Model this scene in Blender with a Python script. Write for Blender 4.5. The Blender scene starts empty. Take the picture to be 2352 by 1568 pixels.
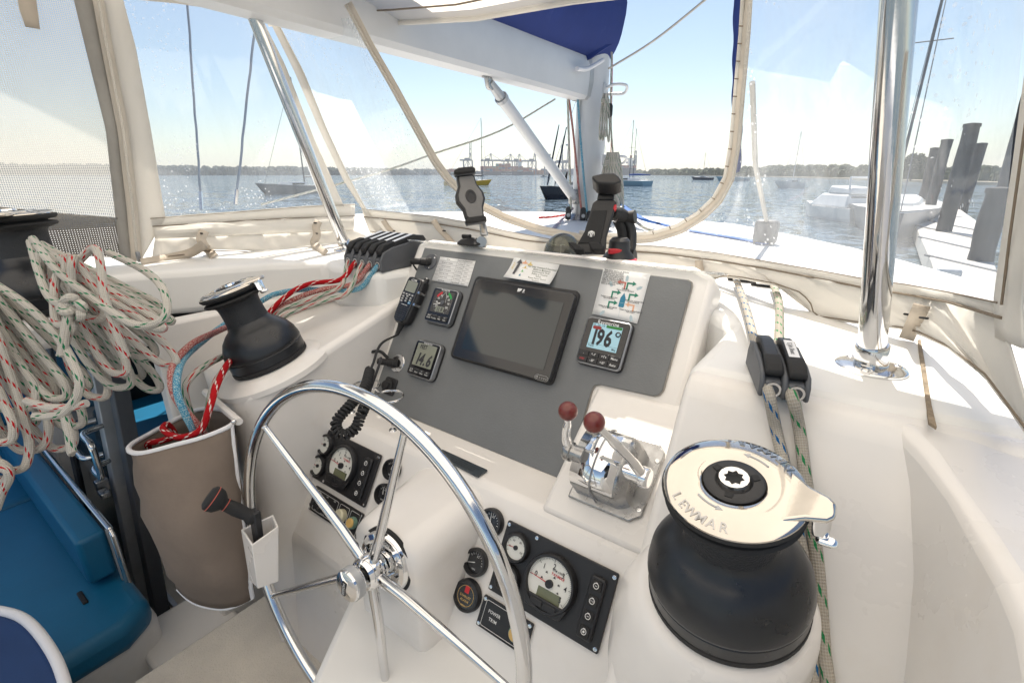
import bpy, bmesh, math, random
from mathutils import Vector as V, Matrix
R = math.radians
random.seed(7)
scene = bpy.context.scene
col = scene.collection

# ---------------------------------------------------------------- camera
FPX, CX, CY = 1112.0, 1176.0, 784.0            # working grid: the photograph scaled to 2352 x 1568
PITCH, YAW = R(19.0), R(36.0)                  # boat frame: X starboard, Y forward, Z up, camera at the origin
cd = bpy.data.cameras.new('Camera')
cam = bpy.data.objects.new('Camera', cd)
col.objects.link(cam)
cd.sensor_width = 36.0
cd.lens = 36.0 * FPX / 2352.0
cd.clip_start, cd.clip_end = 0.02, 20000
cam.rotation_euler = (math.pi / 2 - PITCH, 0, YAW)
scene.camera = cam

# ---------------------------------------------------------------- sky, sun, exposure
SUN_AZ, SUN_EL = R(25.0), R(57.0)                # azimuth to port of the bow, elevation
SUN = V((-math.sin(SUN_AZ) * math.cos(SUN_EL), math.cos(SUN_AZ) * math.cos(SUN_EL), math.sin(SUN_EL)))
world = bpy.data.worlds.new('World')
scene.world = world
world.use_nodes = True
wn = world.node_tree
bg = wn.nodes['Background']
sky = wn.nodes.new('ShaderNodeTexSky')
sky.sky_type = 'NISHITA'
sky.sun_disc = False
sky.sun_elevation = math.asin(SUN.z)
sky.sun_rotation = math.atan2(SUN.x, SUN.y)
sky.air_density, sky.dust_density, sky.ozone_density = 1.0, 0.4, 1.0
wn.links.new(sky.outputs[0], bg.inputs[0])
bg.inputs[1].default_value = 0.09
sl = bpy.data.lights.new('Sun', 'SUN')
sl.energy = 5.0
sl.angle = R(0.53)
sl.color = (1.0, 0.95, 0.88)
so = bpy.data.objects.new('Sun', sl)
col.objects.link(so)
so.rotation_euler = SUN.to_track_quat('Z', 'Y').to_euler()
scene.render.engine = 'CYCLES'
scene.view_settings.view_transform = 'Standard'
scene.view_settings.look = 'None'
scene.view_settings.gamma = 1.0
scene.view_settings.use_curve_mapping = False
scene.view_settings.exposure = 0.72
try:
    scene.view_settings.use_white_balance = True
    scene.view_settings.white_balance_temperature = 6900
except Exception: pass
scene.cycles.max_bounces = 10
scene.cycles.transparent_max_bounces = 24
scene.cycles.diffuse_bounces = 4

# ---------------------------------------------------------------- where a pixel of the photograph lies in the boat frame
FW = V((-math.sin(YAW) * math.cos(PITCH), math.cos(YAW) * math.cos(PITCH), -math.sin(PITCH)))
RT = V((math.cos(YAW), math.sin(YAW), 0))
UP = RT.cross(FW)
def ray(x, y): return (FW * FPX + RT * (x - CX) - UP * (y - CY)).normalized()
def pn(x, y, P, n):
    d = ray(x, y); n = V(n); return d * (V(P).dot(n) / d.dot(n))
def pz(x, y, z): return pn(x, y, (0, 0, z), (0, 0, 1))
def py(x, y, Y): return pn(x, y, (0, Y, 0), (0, 1, 0))
def px(x, y, X): return pn(x, y, (X, 0, 0), (1, 0, 0))
def pd(x, y, dep):
    d = ray(x, y); return d * (dep / d.dot(FW))
def frame(o, x, y, z=None):
    x = V(x).normalized(); y = V(y).normalized(); z = V(z).normalized() if z is not None else x.cross(y)
    m = Matrix((x, y, z)).transposed().to_4x4(); m.translation = V(o); return m
def axframe(o, z, hint=(1, 0, 0)):
    z = V(z).normalized(); x = V(hint); x = (x - z * x.dot(z)).normalized(); y = z.cross(x)
    return frame(o, x, y, z)
T = Matrix.Translation
def RX(a): return Matrix.Rotation(R(a), 4, 'X')
def RY(a): return Matrix.Rotation(R(a), 4, 'Y')
def RZ(a): return Matrix.Rotation(R(a), 4, 'Z')
ID = Matrix.Identity(4)

# ---------------------------------------------------------------- letter shapes, each converted once
GLY = {}
def load_glyphs(chars, bold=.012, key=''):
    obs = []
    for ch in chars:
        c = bpy.data.curves.new('g', 'FONT'); c.body = ch; c.size = 1.0; c.resolution_u = 2; c.offset = bold
        o = bpy.data.objects.new('g', c); col.objects.link(o); obs.append((ch, o, c))
    dg = bpy.context.evaluated_depsgraph_get()
    for ch, o, c in obs:
        m = o.evaluated_get(dg).to_mesh()
        vs = [(v.co.x, v.co.y) for v in m.vertices]; fs = [tuple(p.vertices) for p in m.polygons]
        w = max([v[0] for v in vs] + [0.25]) + 0.05
        GLY[key + ch] = (vs, fs, w)
    for ch, o, c in obs:
        bpy.data.objects.remove(o); bpy.data.curves.remove(c)
load_glyphs("ABCDEFGHIJKLMNOPQRSTUVWXYZabcdefghijklmnopqrstuvwxyz0123456789.,-+&'\u00b0/!<>^v()")
load_glyphs('0123456789.FETRaymrineLWMAYN', .035, 'b')

# ---------------------------------------------------------------- mesh builder
class MB:
    def __init__(s): s.v = []; s.f = []; s.uv = []; s.hasuv = False
    def add(s, vs, fs, uv=None):
        b = len(s.v); s.v += [V(v) for v in vs]
        for i, f in enumerate(fs):
            s.f.append(tuple(k + b for k in f)); s.uv.append(uv[i] if uv else None)
        if uv: s.hasuv = True
        return s
    def box(s, c, d, M=ID):
        x, y, z = d[0] / 2, d[1] / 2, d[2] / 2
        vs = [M @ (V(c) + V((a * x, b * y, e * z))) for e in (-1, 1) for a, b in ((-1, -1), (1, -1), (1, 1), (-1, 1))]
        return s.add(vs, [(3, 2, 1, 0), (4, 5, 6, 7), (0, 1, 5, 4), (1, 2, 6, 5), (2, 3, 7, 6), (3, 0, 4, 7)])
    def prism(s, poly, h0, h1, M=ID):
        n = len(poly)
        if sum(poly[i][0] * poly[(i + 1) % n][1] - poly[(i + 1) % n][0] * poly[i][1] for i in range(n)) < 0: poly = poly[::-1]
        vs = [M @ V((p[0], p[1], h0)) for p in poly] + [M @ V((p[0], p[1], h1)) for p in poly]
        fs = [tuple(range(n - 1, -1, -1)), tuple(range(n, 2 * n))] + [(i, (i + 1) % n, n + (i + 1) % n, n + i) for i in range(n)]
        return s.add(vs, fs)
    def hull(s, A, B):                                     # two 3-D rings of the same count joined and capped
        n = len(A); vs = list(A) + list(B)
        return s.add(vs, [tuple(range(n - 1, -1, -1)), tuple(range(n, 2 * n))] + [(i, (i + 1) % n, n + (i + 1) % n, n + i) for i in range(n)])
    def loft(s, rings, cap=True, closed=True):
        n = len(rings[0]); vs = [p for r in rings for p in r]; fs = []
        for k in range(len(rings) - 1):
            for i in range(n if closed else n - 1):
                j = (i + 1) % n; fs.append((k * n + i, k * n + j, (k + 1) * n + j, (k + 1) * n + i))
        if cap and closed: fs += [tuple(range(n - 1, -1, -1)), tuple(range((len(rings) - 1) * n, len(rings) * n))]
        return s.add(vs, fs)
    def lathe(s, prof, M=ID, seg=32, a0=0, a1=2 * math.pi):
        full = abs(a1 - a0 - 2 * math.pi) < 1e-6; n = seg if full else seg + 1; vs = []; fs = []
        for r, z in prof:
            for i in range(n):
                a = a0 + (a1 - a0) * i / seg; vs.append(M @ V((r * math.cos(a), r * math.sin(a), z)))
        for k in range(len(prof) - 1):
            for i in range(seg):
                j = (i + 1) % n; fs.append((k * n + i, k * n + j, (k + 1) * n + j, (k + 1) * n + i))
        if full:
            if prof[0][0] > 1e-6: fs.append(tuple(range(n - 1, -1, -1)))
            if prof[-1][0] > 1e-6: fs.append(tuple(range((len(prof) - 1) * n, len(prof) * n)))
        return s.add(vs, fs)
    def cyl(s, r, z0, z1, M=ID, seg=24): return s.lathe([(r, z0), (r, z1)], M, seg)
    def ring(s, r0, r1, z0, z1, M=ID, seg=32): return s.lathe([(r0, z0), (r1, z0), (r1, z1), (r0, z1), (r0, z0)], M, seg)
    def torus(s, Rr, r, M=ID, seg=64, ms=12):
        pts = [M @ V((Rr * math.cos(2 * math.pi * i / seg), Rr * math.sin(2 * math.pi * i / seg), 0)) for i in range(seg)]
        return s.tube(pts, r, ms, closed=True)
    def sphere(s, c, r, M=ID, seg=20, rings=12, sc=(1, 1, 1), t0=0, t1=math.pi):
        prof = [(r * math.sin(t0 + (t1 - t0) * k / rings), -r * math.cos(t0 + (t1 - t0) * k / rings)) for k in range(rings + 1)]
        return s.lathe(prof, M @ T(V(c)) @ Matrix.Diagonal((sc[0], sc[1], sc[2], 1)), seg)
    def tube(s, pts, r, seg=10, closed=False):
        pts = [V(p) for p in pts]; n = len(pts); rs = r if isinstance(r, (list, tuple)) else [r] * n
        up = None; rows = []; L = 0
        for i, p in enumerate(pts):
            a = pts[(i - 1) % n] if (closed or i > 0) else p; b = pts[(i + 1) % n] if (closed or i < n - 1) else p
            t = (b - a).normalized() if (b - a).length > 1e-9 else V((0, 0, 1))
            if up is None:
                up = V((0, 0, 1)) if abs(t.z) < 0.9 else V((1, 0, 0))
            up = (up - t * up.dot(t)); up = up.normalized() if up.length > 1e-6 else t.orthogonal().normalized()
            w = t.cross(up)
            rows.append(([p + (up * math.cos(2 * math.pi * k / seg) + w * math.sin(2 * math.pi * k / seg)) * rs[i] for k in range(seg)], L))
            if i < n - 1: L += (pts[i + 1] - p).length
        vs = [q for row, _ in rows for q in row]; fs = []; uv = []
        last = (pts[0] - pts[-1]).length + L
        for i in range(n if closed else n - 1):
            j = (i + 1) % n; l0 = rows[i][1]; l1 = rows[j][1] if j else last
            for k in range(seg):
                m = (k + 1) % seg; fs.append((i * seg + k, i * seg + m, j * seg + m, j * seg + k))
                uv.append([(l0, k / seg), (l0, (k + 1) / seg), (l1, (k + 1) / seg), (l1, k / seg)])
        if not closed:
            fs += [tuple(range(seg - 1, -1, -1)), tuple(range((n - 1) * seg, n * seg))]
            uv += [[(0, 0)] * seg, [(L, 0)] * seg]
        return s.add(vs, fs, uv)
    def text(s, t, size, M, align='c', sp=1.0, slant=0.0, xs=0.9, b=''):
        t = [b + c for c in t]
        w = sum(GLY[c][2] if c in GLY else 0.32 for c in t) * size * sp * xs
        x = {'c': -w / 2, 'l': 0, 'r': -w}[align]
        for c in t:
            if c in GLY:
                vs, fs, a = GLY[c]
                s.add([M @ V((x + (p[0] * xs + slant * p[1]) * size, p[1] * size - 0.35 * size, 0)) for p in vs], fs)
                x += a * size * sp * xs
            else: x += 0.32 * size * sp * xs
        return s
    def build(s, name, mat, parent=None, bevel=0, seg=2, smooth=True, solid=0, sub=0, angle=38, off=0):
        me = bpy.data.meshes.new(name); me.from_pydata([tuple(v) for v in s.v], [], s.f)
        if s.hasuv:
            ul = me.uv_layers.new(name='UVMap'); k = 0
            for i, p in enumerate(me.polygons):
                u = s.uv[i]
                for j in range(p.loop_total):
                    ul.data[p.loop_start + j].uv = u[j] if u else (0, 0)
        me.update()
        if smooth:
            me.polygons.foreach_set('use_smooth', [True] * len(me.polygons)); me.set_sharp_from_angle(angle=R(angle))
        if isinstance(mat, (list, tuple)):
            for m in mat: me.materials.append(m)
        else: me.materials.append(mat)
        o = bpy.data.objects.new(name, me); col.objects.link(o)
        if parent:
            o.parent = parent
            if parent.type == 'EMPTY': o.matrix_parent_inverse = T(-V(parent.location))
        if solid:
            m = o.modifiers.new('thickness', 'SOLIDIFY'); m.thickness = solid; m.offset = off
        if bevel:
            m = o.modifiers.new('bevel', 'BEVEL'); m.width = bevel; m.segments = seg; m.limit_method = 'ANGLE'; m.angle_limit = R(angle)
        if sub:
            m = o.modifiers.new('sub', 'SUBSURF'); m.levels = sub; m.render_levels = sub
        return o
def tag(o, label=None, cat=None, group=None, kind=None):
    if label: o['label'] = label
    if cat: o['category'] = cat
    if group: o['group'] = group
    if kind: o['kind'] = kind
    return o
def thing(name, label, cat, loc=(0, 0, 0), group=None):
    o = bpy.data.objects.new(name, None); o.empty_display_size = 0.05; o.location = loc; col.objects.link(o)
    return tag(o, label, cat, group)
def copy_tree(o, parent=None):
    c = o.copy(); col.objects.link(c); c.parent = parent
    for ch in o.children: copy_tree(ch, c)
    return c
def spline(pts, n=8, closed=False):
    pts = [V(p) for p in pts]; out = []; m = len(pts)
    for i in range(m if closed else m - 1):
        p1, p2 = pts[i], pts[(i + 1) % m]
        p0 = pts[(i - 1) % m] if (closed or i > 0) else p1 * 2 - p2
        p3 = pts[(i + 2) % m] if (closed or i < m - 2) else p2 * 2 - p1
        for k in range(n):
            t = k / n
            out.append(0.5 * ((2 * p1) + (p2 - p0) * t + (2 * p0 - 5 * p1 + 4 * p2 - p3) * t * t + (3 * p1 - p0 - 3 * p2 + p3) * t ** 3))
    if not closed: out.append(pts[-1])
    return out
def rrect(w, h, r, n=4, cx=0, cy=0):
    out = []
    for sx, sy, a in ((1, 1, 0), (-1, 1, 90), (-1, -1, 180), (1, -1, 270)):
        for k in range(n + 1):
            t = R(a + 90 * k / n); out.append((cx + sx * (w / 2 - r) + r * math.cos(t), cy + sy * (h / 2 - r) + r * math.sin(t)))
    return out

# ---------------------------------------------------------------- materials
MT = {}
def pm(name, c, rough=0.5, metal=0.0, coat=0.0, var=0.0, vs=6.0, bump=0.0, bs=80.0, spec=0.5, trans=0.0, emit=None, es=1.0, alpha=1.0, stain=None, rvar=0.0, aniso=None):
    m = bpy.data.materials.new(name); m.use_nodes = True; nt = m.node_tree; p = nt.nodes['Principled BSDF']
    p.inputs['Base Color'].default_value = (*c, 1); p.inputs['Roughness'].default_value = rough; p.inputs['Metallic'].default_value = metal
    p.inputs['Coat Weight'].default_value = coat; p.inputs['Coat Roughness'].default_value = 0.08
    p.inputs['Specular IOR Level'].default_value = spec; p.inputs['Transmission Weight'].default_value = trans; p.inputs['Alpha'].default_value = alpha
    N = nt.nodes.new; Lk = nt.links.new
    tc = N('ShaderNodeTexCoord')
    out = None
    if var:
        nz = N('ShaderNodeTexNoise'); nz.inputs['Scale'].default_value = vs; nz.inputs['Detail'].default_value = 6; nz.inputs['Roughness'].default_value = 0.6
        Lk(tc.outputs['Object'], nz.inputs['Vector'])
        mr = N('ShaderNodeMapRange'); mr.inputs['From Min'].default_value = 0.3; mr.inputs['From Max'].default_value = 0.7
        mr.inputs['To Min'].default_value = 1 - var; mr.inputs['To Max'].default_value = 1 + var * 0.5
        Lk(nz.outputs['Fac'], mr.inputs['Value'])
        mx = N('ShaderNodeVectorMath'); mx.operation = 'SCALE'; mx.inputs[0].default_value = c
        Lk(mr.outputs[0], mx.inputs['Scale']); out = mx.outputs[0]
        if rvar:
            r2 = N('ShaderNodeMapRange'); r2.inputs['From Min'].default_value = 0.3; r2.inputs['From Max'].default_value = 0.7
            r2.inputs['To Min'].default_value = max(0.02, rough - rvar); r2.inputs['To Max'].default_value = rough + rvar
            Lk(nz.outputs['Fac'], r2.inputs['Value']); Lk(r2.outputs[0], p.inputs['Roughness'])
    if stain:                                              # grime blotches: (colour, scale, threshold, strength)
        nz = N('ShaderNodeTexNoise'); nz.inputs['Scale'].default_value = stain[1]; nz.inputs['Detail'].default_value = 9; nz.inputs['Roughness'].default_value = 0.65
        Lk(tc.outputs['Object'], nz.inputs['Vector'])
        mr = N('ShaderNodeMapRange'); mr.inputs['From Min'].default_value = stain[2]; mr.inputs['From Max'].default_value = stain[2] + 0.26
        mr.inputs['To Max'].default_value = stain[3]
        Lk(nz.outputs['Fac'], mr.inputs['Value'])
        mx = N('ShaderNodeMix'); mx.data_type = 'RGBA'; mx.inputs['B'].default_value = (*stain[0], 1)
        if out: Lk(out, mx.inputs['A'])
        else: mx.inputs['A'].default_value = (*c, 1)
        Lk(mr.outputs[0], mx.inputs['Factor']); out = mx.outputs['Result']
    if out: Lk(out, p.inputs['Base Color'])
    if bump:
        nz = N('ShaderNodeTexNoise'); nz.inputs['Scale'].default_value = bs; nz.inputs['Detail'].default_value = 4
        Lk(tc.outputs['Object'], nz.inputs['Vector'])
        b = N('ShaderNodeBump'); b.inputs['Strength'].default_value = bump; b.inputs['Distance'].default_value = 0.004
        Lk(nz.outputs['Fac'], b.inputs['Height']); Lk(b.outputs[0], p.inputs['Normal'])
    if emit:
        p.inputs['Emission Color'].default_value = (*emit, 1); p.inputs['Emission Strength'].default_value = es
    MT[name] = m
    return m
def mth(nt, op, a, b=None, c=None):
    n = nt.nodes.new('ShaderNodeMath'); n.operation = op
    for i, q in enumerate((a, b, c)):
        if q is None: continue
        if isinstance(q, (int, float)): n.inputs[i].default_value = q
        else: nt.links.new(q, n.inputs[i])
    return n.outputs[0]
def rope_mat(name, base, fleck=None, fleck2=None, period=0.05, mottle=None):
    m = pm(name, base, 0.85, spec=0.25); nt = m.node_tree; p = nt.nodes['Principled BSDF']; N = nt.nodes.new; Lk = nt.links.new
    uv = N('ShaderNodeUVMap'); sp = N('ShaderNodeSeparateXYZ'); Lk(uv.outputs[0], sp.inputs[0]); U, W = sp.outputs[0], sp.outputs[1]
    # braid relief: two crossing sets of yarns
    a = mth(nt, 'SINE', mth(nt, 'ADD', mth(nt, 'MULTIPLY', U, 900.0), mth(nt, 'MULTIPLY', W, 50.265)))
    b = mth(nt, 'SINE', mth(nt, 'SUBTRACT', mth(nt, 'MULTIPLY', U, 900.0), mth(nt, 'MULTIPLY', W, 50.265)))
    h = mth(nt, 'MULTIPLY', a, b)
    bp = N('ShaderNodeBump'); bp.inputs['Strength'].default_value = 0.5; bp.inputs['Distance'].default_value = 0.0012
    Lk(h, bp.inputs['Height']); Lk(bp.outputs[0], p.inputs['Normal'])
    tc = N('ShaderNodeTexCoord'); nz = N('ShaderNodeTexNoise'); nz.inputs['Scale'].default_value = 9; nz.inputs['Detail'].default_value = 5
    Lk(tc.outputs['Object'], nz.inputs['Vector'])
    g = N('ShaderNodeMix'); g.data_type = 'RGBA'; g.inputs['A'].default_value = (*[x * 0.78 for x in base], 1); g.inputs['B'].default_value = (*base, 1)
    Lk(mth(nt, 'MULTIPLY_ADD', nz.outputs['Fac'], 2.2, -0.6), g.inputs['Factor']); cur = g.outputs['Result']
    g2 = N('ShaderNodeMix'); g2.data_type = 'RGBA'; g2.blend_type = 'MULTIPLY'; g2.inputs['B'].default_value = (0.72, 0.70, 0.66, 1)
    Lk(mth(nt, 'MULTIPLY_ADD', h, -0.5, 0.35), g2.inputs['Factor']); Lk(cur, g2.inputs['A']); cur = g2.outputs['Result']
    def fl(cur, c, ph):
        s = mth(nt, 'FRACT', mth(nt, 'ADD', mth(nt, 'MULTIPLY_ADD', U, 1.0 / period, ph), mth(nt, 'MULTIPLY', W, 2.0)))
        band = mth(nt, 'LESS_THAN', s, 0.2)
        dash = mth(nt, 'GREATER_THAN', mth(nt, 'FRACT', mth(nt, 'MULTIPLY_ADD', W, 8.0, ph * 3)), 0.42)
        x = N('ShaderNodeMix'); x.data_type = 'RGBA'; x.inputs['B'].default_value = (*c, 1)
        Lk(mth(nt, 'MULTIPLY', band, dash), x.inputs['Factor']); Lk(cur, x.inputs['A']); return x.outputs['Result']
    if fleck: cur = fl(cur, fleck, 0.0)
    if fleck2: cur = fl(cur, fleck2, 0.5)
    if mottle:
        v = N('ShaderNodeTexNoise'); v.inputs['Scale'].default_value = 420; Lk(tc.outputs['Object'], v.inputs['Vector'])
        x = N('ShaderNodeMix'); x.data_type = 'RGBA'; x.inputs['B'].default_value = (*mottle, 1)
        Lk(mth(nt, 'GREATER_THAN', v.outputs['Fac'], 0.53), x.inputs['Factor']); Lk(cur, x.inputs['A']); cur = x.outputs['Result']
    Lk(cur, p.inputs['Base Color']); return m
def vinyl_mat(name, haze=0.1, streak=0.15, sc=3.0):
    m = bpy.data.materials.new(name); m.use_nodes = True; nt = m.node_tree; nt.nodes.clear(); N = nt.nodes.new; Lk = nt.links.new
    o = N('ShaderNodeOutputMaterial'); tr = N('ShaderNodeBsdfTransparent'); tr.inputs[0].default_value = (0.93, 0.955, 0.97, 1)
    tl = N('ShaderNodeBsdfTranslucent'); tl.inputs[0].default_value = (0.85, 0.88, 0.9, 1)
    gl = N('ShaderNodeBsdfGlossy'); gl.inputs['Roughness'].default_value = 0.06; gl.inputs[0].default_value = (1, 1, 1, 1)
    tc = N('ShaderNodeTexCoord'); mp = N('ShaderNodeMapping'); mp.inputs['Scale'].default_value = (1.0, 1.0, 0.35); Lk(tc.outputs['Object'], mp.inputs[0])
    nz = N('ShaderNodeTexNoise'); nz.inputs['Scale'].default_value = sc; nz.inputs['Detail'].default_value = 8; nz.inputs['Roughness'].default_value = 0.7
    Lk(mp.outputs[0], nz.inputs['Vector'])
    sp = N('ShaderNodeTexVoronoi'); sp.inputs['Scale'].default_value = 75; Lk(tc.outputs['Object'], sp.inputs['Vector'])
    n2 = N('ShaderNodeTexNoise'); n2.inputs['Scale'].default_value = 5; n2.inputs['Detail'].default_value = 2; Lk(tc.outputs['Object'], n2.inputs['Vector'])
    dots = mth(nt, 'MULTIPLY', mth(nt, 'LESS_THAN', sp.outputs['Distance'], 0.22), mth(nt, 'MULTIPLY', mth(nt, 'GREATER_THAN', n2.outputs['Fac'], 0.5), 0.35))
    f = mth(nt, 'ADD', mth(nt, 'MULTIPLY', mth(nt, 'MAXIMUM', mth(nt, 'SUBTRACT', nz.outputs['Fac'], 0.42), 0.0), streak * 4), mth(nt, 'ADD', dots, haze))
    f = mth(nt, 'MINIMUM', f, 0.8)
    a = tr
    b = N('ShaderNodeMixShader'); Lk(f, b.inputs[0]); Lk(a.outputs[0], b.inputs[1]); Lk(tl.outputs[0], b.inputs[2])
    c = N('ShaderNodeMixShader'); c.inputs[0].default_value = 0.05; Lk(b.outputs[0], c.inputs[1]); Lk(gl.outputs[0], c.inputs[2])
    Lk(c.outputs[0], o.inputs[0]); MT[name] = m; return m
def cloth_mat(name, c, scale, gap=0.0, rough=0.9, var=0.15, transl=0.0, stain=None, bump=.25, bs=60):
    m = pm(name, c, rough, var=var, vs=5, bump=bump, bs=bs, spec=0.2, stain=stain); nt = m.node_tree; N = nt.nodes.new; Lk = nt.links.new
    p = nt.nodes['Principled BSDF']; o = [n for n in nt.nodes if n.type == 'OUTPUT_MATERIAL'][0]; last = p.outputs[0]
    if transl:
        t = N('ShaderNodeBsdfTranslucent'); t.inputs[0].default_value = (*c, 1); x = N('ShaderNodeMixShader'); x.inputs[0].default_value = transl
        Lk(last, x.inputs[1]); Lk(t.outputs[0], x.inputs[2]); last = x.outputs[0]
    if gap:
        tc = N('ShaderNodeTexCoord'); sp = N('ShaderNodeSeparateXYZ'); Lk(tc.outputs['Object'], sp.inputs[0])
        a = mth(nt, 'FRACT', mth(nt, 'MULTIPLY', sp.outputs[1], scale)); b = mth(nt, 'FRACT', mth(nt, 'MULTIPLY', sp.outputs[2], scale))
        hole = mth(nt, 'MULTIPLY', mth(nt, 'LESS_THAN', a, gap), mth(nt, 'LESS_THAN', b, gap))
        t = N('ShaderNodeBsdfTransparent'); x = N('ShaderNodeMixShader'); Lk(hole, x.inputs[0]); Lk(last, x.inputs[1]); Lk(t.outputs[0], x.inputs[2]); last = x.outputs[0]
    Lk(last, o.inputs[0]); return m

GEL = pm('gelcoat', (0.80, 0.77, 0.735), 0.3, coat=0.25, var=0.05, vs=3, bump=0.02, bs=400, stain=((0.62, 0.53, 0.42), 5.0, 0.54, 0.32), rvar=0.04)
DECK = pm('deck_white', (0.80, 0.79, 0.765), 0.45, var=0.04, vs=4, bump=0.05, bs=300, stain=((0.6, 0.54, 0.45), 4.0, 0.62, 0.2))
SOLE = pm('nonskid_sole', (0.72, 0.66, 0.57), 0.75, var=0.08, vs=9, bump=0.9, bs=220, stain=((0.42, 0.36, 0.26), 7.0, 0.62, 0.45))
GREY = pm('grey_panel_laminate', (0.165, 0.172, 0.176), 0.5, var=0.08, vs=9, bump=0.12, bs=240, stain=((0.30, 0.31, 0.32), 60, 0.70, 0.35))
BLK = pm('black_plastic', (0.018, 0.018, 0.02), 0.45, var=0.2, vs=20, bump=0.05, bs=300)
BLKG = pm('black_gloss', (0.012, 0.012, 0.014), 0.16, coat=0.3)
RUB = pm('black_rubber', (0.016, 0.016, 0.017), 0.75, bump=0.15, bs=300)
GLASS = pm('dark_screen_glass', (0.012, 0.02, 0.024), 0.06, coat=0.4, spec=0.6)
GPL = pm('grey_plastic', (0.10, 0.105, 0.115), 0.5, var=0.1, vs=25, bump=0.06, bs=250)
SILV = pm('silver_trim', (0.35, 0.36, 0.38), 0.32, metal=0.85)
CHR = pm('chrome', (0.86, 0.86, 0.86), 0.045, metal=1.0, var=0.03, vs=30, rvar=0.03, bump=0.015, bs=40)
CHRW = pm('winch_chrome', (0.64, 0.60, 0.545), 0.06, metal=1.0, var=0.05, vs=20, rvar=0.03, bump=0.03, bs=25)
STL = pm('polished_stainless', (0.72, 0.72, 0.72), 0.12, metal=1.0, var=0.06, vs=14, rvar=0.06, bump=0.02, bs=60)
CAST = pm('worn_cast_alloy', (0.42, 0.42, 0.42), 0.32, metal=1.0, var=0.25, vs=40, rvar=0.15, bump=0.12, bs=90, stain=((0.2, 0.19, 0.18), 18, 0.58, 0.6))
ALU = pm('anodised_aluminium', (0.45, 0.46, 0.47), 0.4, metal=0.35, var=0.12, vs=12)
WIN = pm('black_anodised_drum', (0.02, 0.022, 0.026), 0.33, metal=0.35, spec=0.7, var=0.2, vs=30, rvar=0.08, bump=0.03, bs=300)
WINR = pm('knurled_drum', (0.028, 0.030, 0.034), 0.55, metal=0.3, bump=0.5, bs=420)
WHT = pm('white_print', (0.75, 0.75, 0.74), 0.6)
PAPER = pm('laminated_paper', (0.78, 0.775, 0.765), 0.3, coat=0.3, var=0.04, vs=12)
INK = pm('ink', (0.03, 0.03, 0.035), 0.7)
INKG = pm('ink_green', (0.02, 0.22, 0.14), 0.7)
INKR = pm('ink_red', (0.50, 0.16, 0.12), 0.7)
INKB = pm('ink_blue', (0.02, 0.20, 0.32), 0.6)
INKY = pm('ink_yellow', (0.72, 0.55, 0.22), 0.7)
INKP = pm('ink_pale', (0.42, 0.52, 0.56), 0.7)
INKO = pm('ink_orange', (0.78, 0.42, 0.26), 0.7)
DIAL = pm('dial_white', (0.74, 0.74, 0.69), 0.4)
DIALB = pm('dial_black', (0.022, 0.022, 0.024), 0.25, coat=0.4, var=0.3, vs=30)
NEED = pm('needle_red', (0.55, 0.02, 0.03), 0.4)
LCD = pm('lcd_green', (0.15, 0.16, 0.09), 0.2, coat=0.4)
LCDG = pm('lcd_grey', (0.26, 0.27, 0.22), 0.2, coat=0.4)
LCDB = pm('lcd_blue', (0.30, 0.50, 0.58), 0.3, emit=(0.25, 0.5, 0.62), es=0.16)
RED = pm('red_plastic', (0.55, 0.02, 0.03), 0.35, coat=0.2)
KNOB = pm('knob_maroon', (0.16, 0.022, 0.016), 0.28, coat=0.35, var=0.15, vs=30)
BUTC = pm('button_cream', (0.60, 0.56, 0.40), 0.45, var=0.1, vs=40)
BUTY = pm('button_ochre', (0.62, 0.40, 0.14), 0.45)
VERD = pm('verdigris_ring', (0.20, 0.33, 0.26), 0.6, metal=0.3, var=0.3, vs=60)
BLUE = pm('blue_vinyl_cushion', (0.003, 0.125, 0.25), 0.42, var=0.12, vs=5, bump=0.08, bs=120)
NAVY = pm('navy_canvas', (0.006, 0.035, 0.125), 0.7, var=0.15, vs=6, bump=0.15, bs=200)
PIPE = pm('white_piping', (0.72, 0.72, 0.74), 0.7, bump=0.2, bs=300)
BAG = cloth_mat('taupe_canvas', (0.20, 0.160, 0.132), 0, var=0.18, stain=((0.30, 0.26, 0.22), 6, 0.6, 0.25), bump=1.0, bs=14)
CANV = cloth_mat('white_canvas', (0.80, 0.775, 0.73), 0, var=0.06, transl=0.42, stain=((0.52, 0.44, 0.34), 6, 0.58, 0.35))
CTAPE = cloth_mat('zip_tape', (0.74, 0.69, 0.62), 0, var=0.10, transl=0.4, stain=((0.20, 0.16, 0.12), 14, 0.66, 0.5))
ROOFC = cloth_mat('roof_canvas', (0.84, 0.79, 0.71), 0, var=0.04, transl=0.74)
WEB = cloth_mat('beige_webbing', (0.56, 0.49, 0.41), 0, var=0.15)
STITCH = pm('stitch_thread', (0.20, 0.16, 0.12), 0.9)
MESH = cloth_mat('privacy_mesh', (0.70, 0.68, 0.63), 210, gap=0.62, transl=0.6)
VIN1 = vinyl_mat('clear_vinyl', 0.07, 0.14, 2.5)
VIN2 = vinyl_mat('scuffed_vinyl', 0.085, 0.24, 3.5)
SAIL = pm('blue_acrylic_canvas', (0.010, 0.030, 0.17), 0.8, var=0.15, vs=3, bump=0.25, bs=30, stain=((0.10, 0.13, 0.32), 8, 0.62, 0.35))
SPAR = pm('painted_spar', (0.62, 0.63, 0.64), 0.4, var=0.06, vs=5, spec=0.5)
ACR = pm('clear_acrylic', (0.93, 0.95, 0.95), 0.06, trans=0.95, bump=0.02, bs=60)
DOME = pm('compass_dome', (0.30, 0.31, 0.24), 0.02, trans=0.85, spec=0.6)
DARK = pm('dark_interior', (0.012, 0.011, 0.011), 0.7)
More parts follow.
